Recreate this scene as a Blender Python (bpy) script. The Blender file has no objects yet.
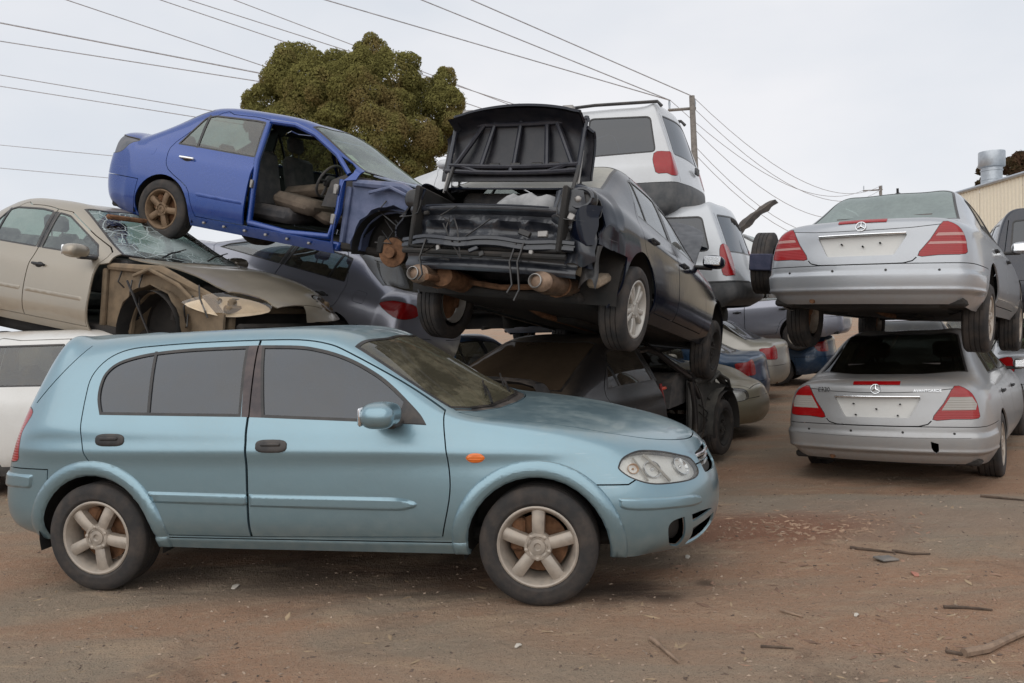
import bpy, math, random
import numpy as np
from mathutils import Vector, Matrix
from mathutils.bvhtree import BVHTree
from mathutils.geometry import delaunay_2d_cdt
PI = math.pi
rad = math.radians
SC = bpy.context.scene
COL = SC.collection

# ------------------------------------------------------------------ camera, sky, sun, exposure
cam_d = bpy.data.cameras.new('camera')
cam_d.sensor_width = 36.0
cam_d.lens = 36.0 * 770 / 1024
cam_d.clip_end = 3000
cam = bpy.data.objects.new('camera', cam_d)
COL.objects.link(cam)
_p, _r = rad(1.97), rad(2.0)
_fw = Vector((0, math.cos(_p), -math.sin(_p)))
_rt0 = Vector((1, 0, 0))
_up0 = _rt0.cross(_fw)
_rt = math.cos(_r) * _rt0 - math.sin(_r) * _up0
_up = math.sin(_r) * _rt0 + math.cos(_r) * _up0
_m = Matrix((_rt, _up, -_fw)).transposed().to_4x4()
_m.translation = Vector((0, 0, 1.5))
cam.matrix_world = _m
SC.camera = cam
SC.view_settings.view_transform = 'Standard'
SC.view_settings.look = 'None'
SC.view_settings.exposure = 0.0
SC.view_settings.gamma = 1.0
SC.render.film_transparent = False

SUN_EL, SUN_AZ = rad(44), rad(205)      # high behind the cloud, behind the camera's right shoulder
world = bpy.data.worlds.new('World')
SC.world = world
world.use_nodes = True
_nt = world.node_tree
_nt.nodes.clear()


def _wn(t, **k):
    n = _nt.nodes.new(t)
    for a, b in k.items():
        setattr(n, a, b)
    return n


_out = _wn('ShaderNodeOutputWorld')
_bg = _wn('ShaderNodeBackground')
_sky = _wn('ShaderNodeTexSky', sky_type='NISHITA', sun_disc=False, sun_elevation=SUN_EL, sun_rotation=SUN_AZ)
_bg2 = _wn('ShaderNodeBackground')
_tc = _wn('ShaderNodeTexCoord')
_map = _wn('ShaderNodeMapping')
_map.inputs['Scale'].default_value = (1.2, 1.0, 2.6)
_no = _wn('ShaderNodeTexNoise')
_no.inputs['Scale'].default_value = 1.25
_no.inputs['Detail'].default_value = 5
_no.inputs['Roughness'].default_value = 0.5
_cr = _wn('ShaderNodeValToRGB')
_cr.color_ramp.elements[0].position = 0.34
_cr.color_ramp.elements[0].color = (0.665, 0.715, 0.785, 1)
_cr.color_ramp.elements[1].position = 0.66
_cr.color_ramp.elements[1].color = (0.88, 0.88, 0.905, 1)
_mix = _wn('ShaderNodeMixShader')
_mix.inputs[0].default_value = 0.93
_bg.inputs['Strength'].default_value = 0.08
_bg2.inputs['Strength'].default_value = 1.05
L = _nt.links.new
L(_sky.outputs[0], _bg.inputs[0])
L(_tc.outputs['Generated'], _map.inputs[0])
L(_map.outputs[0], _no.inputs['Vector'])
L(_no.outputs['Fac'], _cr.inputs[0])
L(_cr.outputs[0], _bg2.inputs[0])
L(_bg.outputs[0], _mix.inputs[1])
L(_bg2.outputs[0], _mix.inputs[2])
L(_mix.outputs[0], _out.inputs[0])

sun_d = bpy.data.lights.new('sun', 'SUN')
sun_d.energy = 1.5
sun_d.angle = rad(90)
sun_d.color = (1.0, 0.97, 0.92)
sun = bpy.data.objects.new('sun', sun_d)
COL.objects.link(sun)
_d = Vector((math.sin(SUN_AZ) * math.cos(SUN_EL), math.cos(SUN_AZ) * math.cos(SUN_EL), math.sin(SUN_EL)))
sun.rotation_euler = _d.to_track_quat('Z', 'Y').to_euler()

# ------------------------------------------------------------------ materials
MATS = {}


class NT:
    def __init__(s, name):
        s.m = bpy.data.materials.new(name)
        s.m.use_nodes = True
        s.t = s.m.node_tree
        s.t.nodes.clear()
        s.out = s.n('ShaderNodeOutputMaterial')

    def n(s, t, **k):
        nd = s.t.nodes.new(t)
        for a, b in k.items():
            setattr(nd, a, b)
        return nd

    def l(s, a, b):
        s.t.links.new(a, b)

    def val(s, x, inp):
        if hasattr(x, 'links') or hasattr(x, 'is_output'):
            s.l(x, inp)
        else:
            inp.default_value = x

    def math(s, op, a, b=0.0, clamp=False):
        nd = s.n('ShaderNodeMath', operation=op, use_clamp=clamp)
        s.val(a, nd.inputs[0])
        s.val(b, nd.inputs[1])
        return nd.outputs[0]

    def noise(s, scale, detail=4, rough=0.55, vec=None, dist=0.0):
        nd = s.n('ShaderNodeTexNoise')
        nd.inputs['Scale'].default_value = scale
        nd.inputs['Detail'].default_value = detail
        nd.inputs['Roughness'].default_value = rough
        nd.inputs['Distortion'].default_value = dist
        s.l(vec if vec is not None else s.obj(), nd.inputs['Vector'])
        return nd.outputs['Fac']

    def obj(s):
        if not hasattr(s, '_tc'):
            s._tc = s.n('ShaderNodeTexCoord')
        return s._tc.outputs['Object']

    def sep(s, v):
        nd = s.n('ShaderNodeSeparateXYZ')
        s.l(v, nd.inputs[0])
        return nd.outputs

    def rng(s, x, a, b, c=0.0, d=1.0, smooth=True):
        nd = s.n('ShaderNodeMapRange', interpolation_type='SMOOTHSTEP' if smooth else 'LINEAR')
        s.val(x, nd.inputs[0])
        for i, q in enumerate((a, b, c, d)):
            nd.inputs[i + 1].default_value = q
        return nd.outputs[0]

    def mix(s, f, a, b):
        nd = s.n('ShaderNodeMix', data_type='RGBA')
        s.val(f, nd.inputs[0])
        for x, i in ((a, 6), (b, 7)):
            if isinstance(x, tuple):
                nd.inputs[i].default_value = (*x[:3], 1)
            else:
                s.l(x, nd.inputs[i])
        return nd.outputs[2]

    def bsdf(s, **k):
        nd = s.n('ShaderNodeBsdfPrincipled')
        for a, b in k.items():
            i = nd.inputs[a]
            if isinstance(b, tuple):
                i.default_value = (*b[:3], 1) if len(i.default_value) == 4 else b
            else:
                s.val(b, i)
        return nd

    def bump(s, h, strength=0.3, dist=0.01):
        nd = s.n('ShaderNodeBump')
        nd.inputs['Strength'].default_value = strength
        nd.inputs['Distance'].default_value = dist
        s.l(h, nd.inputs['Height'])
        return nd.outputs[0]

    def done(s, sh):
        s.l(sh, s.out.inputs[0])
        return s.m


DUST = (0.30, 0.225, 0.16)


def up_amount(t):
    g = t.n('ShaderNodeNewGeometry')
    return t.sep(g.outputs['Normal'])[2], g.outputs['Backfacing']


def paint(name, col, metal=0.45, rough=0.32, coat=0.7, dust=0.35, top=0.5, dustcol=DUST, inner=(0.03, 0.03, 0.032), rust=0.0, scuff=0.25, spec=0.5):
    """car paint: clear coat, uneven dust lying on flat tops, splash dirt low down, chips and scuffs; dark bare inside"""
    if name in MATS:
        return MATS[name]
    t = NT(name)
    nz, back = up_amount(t)
    z = t.sep(t.obj())[2]
    n1 = t.noise(2.3, 6, 0.62)
    n2 = t.noise(14, 5, 0.65)
    n3 = t.noise(70, 3, 0.6)
    upm = t.rng(nz, 0.66, 0.97)
    blotch = t.rng(t.math('ADD', t.math('MULTIPLY', n1, 0.65), t.math('MULTIPLY', n2, 0.35)), 0.38, 0.66)
    d_top = t.math('MULTIPLY', upm, t.math('MULTIPLY', t.math('ADD', t.math('MULTIPLY', blotch, 0.7), 0.3), top))
    low = t.rng(z, 0.62, 0.18)
    d_low = t.math('MULTIPLY', low, t.math('MULTIPLY', t.rng(n2, 0.3, 0.75), dust * 1.5))
    gen = t.math('MULTIPLY', t.math('MULTIPLY', blotch, t.rng(n3, 0.3, 0.8)), dust * 0.45)
    d = t.math('MAXIMUM', t.math('MAXIMUM', d_top, d_low), gen, True)
    base = t.mix(t.math('MULTIPLY', t.rng(n1, 0.3, 0.7), 0.18), col, tuple(c * 0.8 for c in col))
    if rust:
        base = t.mix(t.rng(t.math('ADD', t.math('MULTIPLY', n1, .5), t.math('MULTIPLY', n2, .5)), 0.62 - rust * .2, 0.66 - rust * .2), base, (0.12, 0.045, 0.02))
    sc = t.n('ShaderNodeTexNoise')
    mp = t.n('ShaderNodeMapping')
    mp.inputs['Scale'].default_value = (3, 3, 60)
    t.l(t.obj(), mp.inputs[0])
    t.l(mp.outputs[0], sc.inputs['Vector'])
    sc.inputs['Scale'].default_value = 2.0
    sc.inputs['Detail'].default_value = 3
    scm = t.math('MULTIPLY', t.math('MULTIPLY', t.rng(sc.outputs['Fac'], 0.66, 0.72), t.rng(n1, 0.5, 0.62)), scuff)
    base = t.mix(scm, base, tuple(min(1, c * 0.6 + 0.25) for c in col))
    base = t.mix(d, base, dustcol)
    rg = t.math('ADD', t.math('MULTIPLY', d, 0.6), rough, True)
    ct = t.math('MULTIPLY', t.math('SUBTRACT', 1.0, t.math('MULTIPLY', d, 1.4, True)), coat)
    mt = t.math('MULTIPLY', t.math('SUBTRACT', 1.0, d), metal)
    bp = t.bump(t.math('ADD', t.math('MULTIPLY', n1, 1.0), t.math('MULTIPLY', n3, 0.01)), 0.12, 0.02)
    b = t.bsdf(**{'Base Color': base, 'Metallic': mt, 'Roughness': rg, 'Coat Weight': ct, 'Coat Roughness': 0.09, 'Normal': bp, 'Specular IOR Level': spec})
    b2 = t.bsdf(**{'Base Color': inner, 'Roughness': 0.75})
    mx = t.n('ShaderNodeMixShader')
    t.l(back, mx.inputs[0])
    t.l(b.outputs[0], mx.inputs[1])
    t.l(b2.outputs[0], mx.inputs[2])
    MATS[name] = t.done(mx.outputs[0])
    return MATS[name]


def simple(name, col, rough=0.6, metal=0.0, var=0.25, dust=0.25, scale=9, bump=0.15, dustcol=DUST, coat=0.0, bscale=60):
    if name in MATS:
        return MATS[name]
    t = NT(name)
    n1 = t.noise(scale, 6, 0.62)
    n2 = t.noise(bscale, 4, 0.6)
    nz, back = up_amount(t)
    base = t.mix(t.rng(n1, 0.25, 0.75), tuple(c * (1 - var) for c in col), tuple(min(1, c * (1 + var)) for c in col))
    d = t.math('MULTIPLY', t.math('ADD', t.math('MULTIPLY', t.rng(nz, 0.1, 0.9), 0.6), 0.4), t.math('MULTIPLY', t.rng(n1, 0.3, 0.7), dust), True)
    base = t.mix(d, base, dustcol)
    b = t.bsdf(**{'Base Color': base, 'Roughness': t.math('ADD', t.math('MULTIPLY', d, 0.5), rough, True), 'Metallic': t.math('MULTIPLY', t.math('SUBTRACT', 1.0, d), metal), 'Coat Weight': coat,
                  'Normal': t.bump(t.math('ADD', n2, n1), bump, 0.004)})
    MATS[name] = t.done(b.outputs[0])
    return MATS[name]


def glass(name, tint=(0.25, 0.28, 0.27), refl=1.0, dust=0.15, dustcol=(0.36, 0.31, 0.22), f0=0.06, streak=False, rough=0.02):
    """car glass: tinted see-through pane, mirror reflection by angle, film of dust"""
    if name in MATS:
        return MATS[name]
    t = NT(name)
    tr = t.n('ShaderNodeBsdfTransparent')
    tr.inputs[0].default_value = (*tint, 1)
    gl = t.n('ShaderNodeBsdfGlossy')
    gl.inputs['Roughness'].default_value = rough
    gl.inputs['Color'].default_value = (0.95 * refl, 0.97 * refl, refl, 1)
    lw = t.n('ShaderNodeLayerWeight')
    lw.inputs[0].default_value = 0.28
    fac = t.math('ADD', t.math('MULTIPLY', t.math('POWER', lw.outputs['Facing'], 2.2), 0.8), f0, True)
    mx = t.n('ShaderNodeMixShader')
    t.l(fac, mx.inputs[0])
    t.l(tr.outputs[0], mx.inputs[1])
    t.l(gl.outputs[0], mx.inputs[2])
    df = t.n('ShaderNodeBsdfDiffuse')
    df.inputs[0].default_value = (*dustcol, 1)
    n1 = t.noise(3.2, 6, 0.65)
    n2 = t.noise(25, 4, 0.6)
    d = t.math('MULTIPLY', t.math('ADD', t.math('MULTIPLY', t.rng(n1, 0.3, 0.7), 0.7), t.math('MULTIPLY', t.rng(n2, 0.3, 0.75), 0.3)), dust, True)
    if dust > .5:
        d = t.math('ADD', t.math('MULTIPLY', d, .3), dust * .68, True)
    elif not streak:
        d = t.math('MAXIMUM', d, dust * 0.35)
    m2 = t.n('ShaderNodeMixShader')
    t.l(d, m2.inputs[0])
    t.l(mx.outputs[0], m2.inputs[1])
    t.l(df.outputs[0], m2.inputs[2])
    MATS[name] = t.done(m2.outputs[0])
    return MATS[name]


def lens(name, col, rough=0.12, ribs=0.0, dust=0.15):
    if name in MATS:
        return MATS[name]
    t = NT(name)
    n1 = t.noise(12, 5, 0.6)
    base = t.mix(t.math('MULTIPLY', t.rng(n1, 0.3, 0.75), dust), col, (0.3, 0.22, 0.16))
    k = {'Base Color': base, 'Roughness': rough, 'Coat Weight': 0.5, 'Coat Roughness': 0.05, 'Specular IOR Level': 0.3}
    if ribs:
        z = t.sep(t.obj())[2]
        s_ = t.math('SINE', t.math('MULTIPLY', z, ribs))
        k['Normal'] = t.bump(s_, 0.25, 0.004)
    b = t.bsdf(**k)
    MATS[name] = t.done(b.outputs[0])
    return MATS[name]


def M_rubber():
    if 'rubber' in MATS:
        return MATS['rubber']
    t = NT('rubber')
    n1 = t.noise(7, 6, 0.65)
    n2 = t.noise(55, 4, 0.6)
    base = t.mix(t.math('MULTIPLY', t.rng(n1, 0.35, 0.75), 0.5), (0.022, 0.021, 0.021), (0.105, 0.078, 0.06))
    b = t.bsdf(**{'Base Color': base, 'Roughness': 0.82, 'Normal': t.bump(t.math('ADD', n2, n1), 0.35, 0.004)})
    MATS['rubber'] = t.done(b.outputs[0])
    return MATS['rubber']


M_black = simple('black_plastic', (0.022, 0.022, 0.024), 0.5, dust=0.25)
M_trim = simple('black_trim', (0.012, 0.012, 0.013), 0.35, dust=0.12)
M_under = simple('underside_black', (0.016, 0.0155, 0.015), 0.85, dust=0.5, scale=5, dustcol=(0.09, 0.07, 0.055))
M_cabin = simple('cabin_trim', (0.05, 0.05, 0.052), 0.8, dust=0.3)
M_seat = simple('seat_cloth', (0.06, 0.06, 0.065), 0.95, dust=0.3, bscale=200)
M_rust = simple('rusty_steel', (0.16, 0.075, 0.035), 0.85, 0.2, var=0.5, dust=0.2, scale=14, bump=0.5)
M_steel = simple('dull_steel', (0.30, 0.29, 0.28), 0.45, 0.8, dust=0.35)
M_chrome = simple('chrome', (0.75, 0.76, 0.77), 0.12, 1.0, var=0.08, dust=0.1)
M_alloy = simple('dirty_alloy', (0.39, 0.345, 0.295), 0.42, 0.45, var=0.22, dust=0.55, scale=14)
M_brown_alloy = simple('brown_alloy', (0.16, 0.10, 0.055), 0.6, 0.3, var=0.3, dust=0.4, scale=12)
M_bronze = simple('exhaust_bronze', (0.19, 0.125, 0.085), 0.42, 0.6, var=0.45, dust=0.3, scale=10)
M_reflector = simple('lamp_reflector', (0.80, 0.79, 0.76), 0.25, 0.35, var=0.12, dust=0.04, bscale=120, bump=0.6)
M_red = lens('red_lens', (0.30, 0.004, 0.006), ribs=420, dust=.04)
M_red_dark = lens('dark_red_lens', (0.16, 0.006, 0.008), ribs=420)
M_pink = lens('clear_lens_strip', (0.46, 0.24, 0.22), ribs=420)
M_greyclear = lens('smoked_clear_lens', (0.34, 0.32, 0.29), ribs=300)
M_orange = lens('orange_lens', (0.75, 0.16, 0.015), ribs=500)
M_lampglass = glass('lamp_cover', (0.86, 0.86, 0.84), dust=0.2, dustcol=(0.5, 0.45, 0.36), f0=0.05)
M_plate = simple('white_plate', (0.62, 0.60, 0.55), 0.5, dust=0.3, var=0.08)

# ------------------------------------------------------------------ small mesh tools


class MB:
    """collects shapes into one mesh"""

    def __init__(s):
        s.v, s.f = [], []

    def add(s, V, F):
        o = len(s.v)
        s.v += [tuple(p) for p in V]
        s.f += [tuple(i + o for i in f) for f in F]
        return s

    def box(s, c, d, rot=None, taper=None):
        x, y, z = (q / 2 for q in d)
        V = [(sx * x, sy * y, sz * z) for sz in (-1, 1) for sx, sy in ((-1, -1), (1, -1), (1, 1), (-1, 1))]
        if taper:
            V = [(a * (taper if w > 0 else 1), b * (taper if w > 0 else 1), w) for a, b, w in V]
        if rot is not None:
            V = [tuple(rot @ Vector(p)) for p in V]
        V = [(a + c[0], b + c[1], w + c[2]) for a, b, w in V]
        return s.add(V, [(3, 2, 1, 0), (4, 5, 6, 7), (0, 1, 5, 4), (1, 2, 6, 5), (2, 3, 7, 6), (3, 0, 4, 7)])

    def bevbox(s, c, d, b=0.01, rot=None):
        """box with chamfered edges"""
        hx, hy, hz = (q / 2 for q in d)
        b = min(b, hx * .9, hy * .9, hz * .9)
        V, idx = [], {}
        for sx in (-1, 1):
            for sy in (-1, 1):
                for sz in (-1, 1):
                    for k in range(3):
                        p = [sx * hx, sy * hy, sz * hz]
                        for j in range(3):
                            if j != k:
                                p[j] -= (sx, sy, sz)[j] * b
                        idx[(sx, sy, sz, k)] = len(V)
                        V.append(tuple(p))
        F = []
        for k in range(3):
            a, c2 = [(1, 2), (2, 0), (0, 1)][k]
            for sg in (-1, 1):
                q = []
                for u, w in ((-1, -1), (1, -1), (1, 1), (-1, 1)):
                    sgn = [0, 0, 0]
                    sgn[k], sgn[a], sgn[c2] = sg, u, w
                    q.append(idx[(*sgn, k)])
                F.append(tuple(q if sg > 0 else q[::-1]))
        for k in range(3):
            a, c2 = [(1, 2), (2, 0), (0, 1)][k]
            for u in (-1, 1):
                for w in (-1, 1):
                    s1, s2 = [0] * 3, [0] * 3
                    s1[k], s1[a], s1[c2] = -1, u, w
                    s2[k], s2[a], s2[c2] = 1, u, w
                    q = [idx[(*s1, a)], idx[(*s2, a)], idx[(*s2, c2)], idx[(*s1, c2)]]
                    F.append(tuple(q if u * w < 0 else q[::-1]))
        for sx in (-1, 1):
            for sy in (-1, 1):
                for sz in (-1, 1):
                    q = [idx[(sx, sy, sz, k)] for k in range(3)]
                    F.append(tuple(q if sx * sy * sz > 0 else q[::-1]))
        if rot is not None:
            V = [tuple(rot @ Vector(p)) for p in V]
        return s.add([(p[0] + c[0], p[1] + c[1], p[2] + c[2]) for p in V], F)

    def tube(s, pts, r, n=8, cap=True, squash=1.0):
        pts = [Vector(p) for p in pts]
        rs = r if isinstance(r, (list, tuple)) else [r] * len(pts)
        V, F = [], []
        prev = None
        for i, p in enumerate(pts):
            d = (pts[min(i + 1, len(pts) - 1)] - pts[max(i - 1, 0)]).normalized()
            if prev is None:
                a = d.orthogonal().normalized()
                if abs(d.z) < .9:
                    a = Vector((0, 0, 1)).cross(d).normalized()
            else:
                a = (prev - d * prev.dot(d)).normalized()
            prev = a
            b = d.cross(a)
            for k in range(n):
                t = 2 * PI * k / n
                V.append(tuple(p + a * (math.cos(t) * rs[i]) + b * (math.sin(t) * rs[i] * squash)))
        for i in range(len(pts) - 1):
            for k in range(n):
                k2 = (k + 1) % n
                F.append((i * n + k, i * n + k2, (i + 1) * n + k2, (i + 1) * n + k))
        if cap:
            F.append(tuple(range(n - 1, -1, -1)))
            F.append(tuple(range((len(pts) - 1) * n, len(pts) * n)))
        return s.add(V, F)

    def lathe_y(s, prof, n=32, c=(0, 0, 0), closed=False, squash=(1, 1)):
        """prof: (radius, y) pairs turned about the y axis"""
        V, F = [], []
        m = len(prof)
        for k in range(n):
            t = 2 * PI * k / n
            for r, y in prof:
                V.append((c[0] + r * math.cos(t) * squash[0], c[1] + y, c[2] + r * math.sin(t) * squash[1]))
        for k in range(n):
            k2 = (k + 1) % n
            for j in range(m if closed else m - 1):
                j2 = (j + 1) % m
                F.append((k * m + j, k * m + j2, k2 * m + j2, k2 * m + j))
        return s.add(V, F)

    def lathe_z(s, prof, n=24, c=(0, 0, 0)):
        o = MB().lathe_y(prof, n)
        return s.add([(x + c[0], -z + c[1], y + c[2]) for x, y, z in o.v], o.f)

    def prism(s, poly, y0, y1):
        """poly in (x, z), from y0 to y1"""
        n = len(poly)
        V = [(x, y0, z) for x, z in poly] + [(x, y1, z) for x, z in poly]
        F = [(i, (i + 1) % n, n + (i + 1) % n, n + i) for i in range(n)]
        F += [tuple(range(n - 1, -1, -1)), tuple(range(n, 2 * n))]
        return s.add(V, F)

    def ellipsoid(s, c, r, n=14, m=9, p=2.0):
        V, F = [], []

        def sg(a, e):
            return math.copysign(abs(a) ** (2 / e), a)
        for j in range(m + 1):
            t = PI * j / m - PI / 2
            for k in range(n):
                a = 2 * PI * k / n
                V.append((c[0] + r[0] * sg(math.cos(t), p) * sg(math.cos(a), p), c[1] + r[1] * sg(math.cos(t), p) * sg(math.sin(a), p), c[2] + r[2] * sg(math.sin(t), p)))
        for j in range(m):
            for k in range(n):
                k2 = (k + 1) % n
                F.append((j * n + k, j * n + k2, (j + 1) * n + k2, (j + 1) * n + k))
        return s.add(V, F)

    def xf(s, M):
        s.v = [tuple(M @ Vector(p)) for p in s.v]
        return s

    def jitter(s, a, rng):
        s.v = [tuple(q + rng.uniform(-a, a) for q in p) for p in s.v]
        return s


def link(name, me, parent=None, mat=None):
    o = bpy.data.objects.new(name, me)
    COL.objects.link(o)
    if parent is not None:
        o.parent = parent
    if mat is not None:
        me.materials.clear()
        me.materials.append(mat)
    return o


def obj(name, mb, mat, parent=None, smooth=True, angle=40):
    me = bpy.data.meshes.new(name)
    me.from_pydata(mb.v, [], mb.f)
    me.validate()
    if smooth:
        me.shade_smooth()
        me.set_sharp_from_angle(angle=rad(angle))
    me.update()
    return link(name, me, parent, mat)


def tag(o, label=None, cat=None, group=None, kind=None):
    for k, v in (('label', label), ('category', cat), ('group', group), ('kind', kind)):
        if v:
            o[k] = v
    return o


def thing(name, label, cat, loc=(0, 0, 0), rot=(0, 0, 0), group=None):
    o = bpy.data.objects.new(name, None)
    o.empty_display_size = 0.2
    COL.objects.link(o)
    o.location = loc
    o.rotation_euler = rot
    return tag(o, label, cat, group)


def pose_matrix(q):
    x, y, z, yaw, pitch, roll = q
    return Matrix.Translation((x, y, z)) @ Matrix.Rotation(rad(yaw), 4, 'Z') @ Matrix.Rotation(-rad(pitch), 4, 'Y') @ Matrix.Rotation(rad(roll), 4, 'X')

# ------------------------------------------------------------------ car shells: smooth body surface, then panels cut out of it


def cc(V, F):
    """one Catmull-Clark step on quads (numpy)"""
    n, m = len(V), len(F)
    E = np.stack([F, np.roll(F, -1, 1)], 2).reshape(-1, 2)
    Es = np.sort(E, 1)
    U, inv, cnt = np.unique(Es, axis=0, return_inverse=True, return_counts=True)
    inv = inv.reshape(-1)
    ne = len(U)
    fp = V[F].mean(1)
    mid = V[U].mean(1)
    fe = np.zeros((ne, 3))
    np.add.at(fe, inv, np.repeat(fp, 4, 0))
    ep = np.where((cnt == 2)[:, None], (V[U].sum(1) + fe) / 4, mid)
    val = np.zeros(n)
    Q = np.zeros((n, 3))
    np.add.at(Q, F.reshape(-1), np.repeat(fp, 4, 0))
    fc = np.bincount(F.reshape(-1), minlength=n)
    Rm = np.zeros((n, 3))
    for k in (0, 1):
        np.add.at(Rm, U[:, k], mid)
        val += np.bincount(U[:, k], minlength=n)
    bnd = cnt == 1
    isb = np.zeros(n, bool)
    isb[U[bnd].reshape(-1)] = True
    bs = np.zeros((n, 3))
    for k in (0, 1):
        np.add.at(bs, U[bnd][:, k], V[U[bnd][:, 1 - k]])
    val = np.maximum(val, 1)[:, None]
    inner = (Q / np.maximum(fc, 1)[:, None] + 2 * Rm / val + (val - 3) * V) / val
    nv = np.where(isb[:, None], (bs + 6 * V) / 8, inner)
    newV = np.concatenate([nv, ep, fp])
    e = inv.reshape(m, 4) + n
    f = np.arange(m) + n + ne
    nf = [np.stack([F[:, k], e[:, k], f, e[:, (k - 1) % 4]], 1) for k in range(4)]
    return newV, np.concatenate(nf)


def col(x, w, zb, yb, yr, zr, zc, xr=0.0, xc=0.0, zs=0.22, xs=None, zz=None, yy=None, mid=0.52):
    """one cross-section of a body: five side rows, then rail, roof and centre"""
    z = zz or [zs, zs + .12, mid, zb - .13, zb]
    y = yy or [w * .9, w * .98, w, .45 * w + .55 * (yb + .02) + .01, yb]
    if not yy:
        y[3] = .55 * w + .45 * yb + .012
    xo = xs or [0] * 5
    P = [(x + xo[k], -y[k], z[k]) for k in range(5)]
    P.append((x + xr, -yr, zr))
    P.append((x + xr * .4 + xc * .6, -yr * .55, zr + (zc - zr) * .74))
    P.append((x + xc, 0.0, zc))
    return P


def cage(cols, tailcap, nosecap):
    """cols from tail to nose; caps: four (x, z, bulge power) rows at the centre line"""
    nr = 8
    V, idx = [], {}
    for i, c in enumerate(cols):
        for r in range(15):
            p = c[r] if r < nr else c[14 - r]
            V.append(p if r < nr else (p[0], -p[1], p[2]))
            idx[(i, r)] = len(V) - 1
    F = []
    for i in range(len(cols) - 1):
        for r in range(14):
            F.append((idx[(i, r)], idx[(i + 1, r)], idx[(i + 1, r + 1)], idx[(i, r + 1)]))
    for which, cap in ((0, tailcap), (len(cols) - 1, nosecap)):
        c = cols[which]
        g = {}
        for k in range(4):
            xe, ye, ze = c[k]
            xc_, zc_ = cap[k][:2]
            for j in range(7):
                if j in (0, 6):
                    g[(k, j)] = idx[(which, k if j == 0 else 14 - k)]
                    continue
                jj = j if j <= 3 else 6 - j
                fr = 0.0 if jj == 3 else (c[4 + jj][1] / c[4][1])
                fr = min(.93, fr)
                b = 1 - fr ** 2.4
                yv = ye * fr * (1 if j < 3 else -1)
                V.append((xe + (xc_ - xe) * b, yv, ze + (zc_ - ze) * b))
                g[(k, j)] = len(V) - 1
        for j in range(7):
            g[(4, j)] = idx[(which, 4 + j)]
        for k in range(4):
            for j in range(6):
                q = (g[(k, j)], g[(k, j + 1)], g[(k + 1, j + 1)], g[(k + 1, j)])
                F.append(q[::-1] if which == 0 else q)
    return np.array(V, float), np.array(F, int)


def vnormals(V, T):
    n = np.zeros_like(V)
    a, b, c = V[T[:, 0]], V[T[:, 1]], V[T[:, 2]]
    fn = np.cross(b - a, c - a)
    for k in range(3):
        np.add.at(n, T[:, k], fn)
    return n / np.maximum(np.linalg.norm(n, axis=1, keepdims=True), 1e-12)


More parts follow.
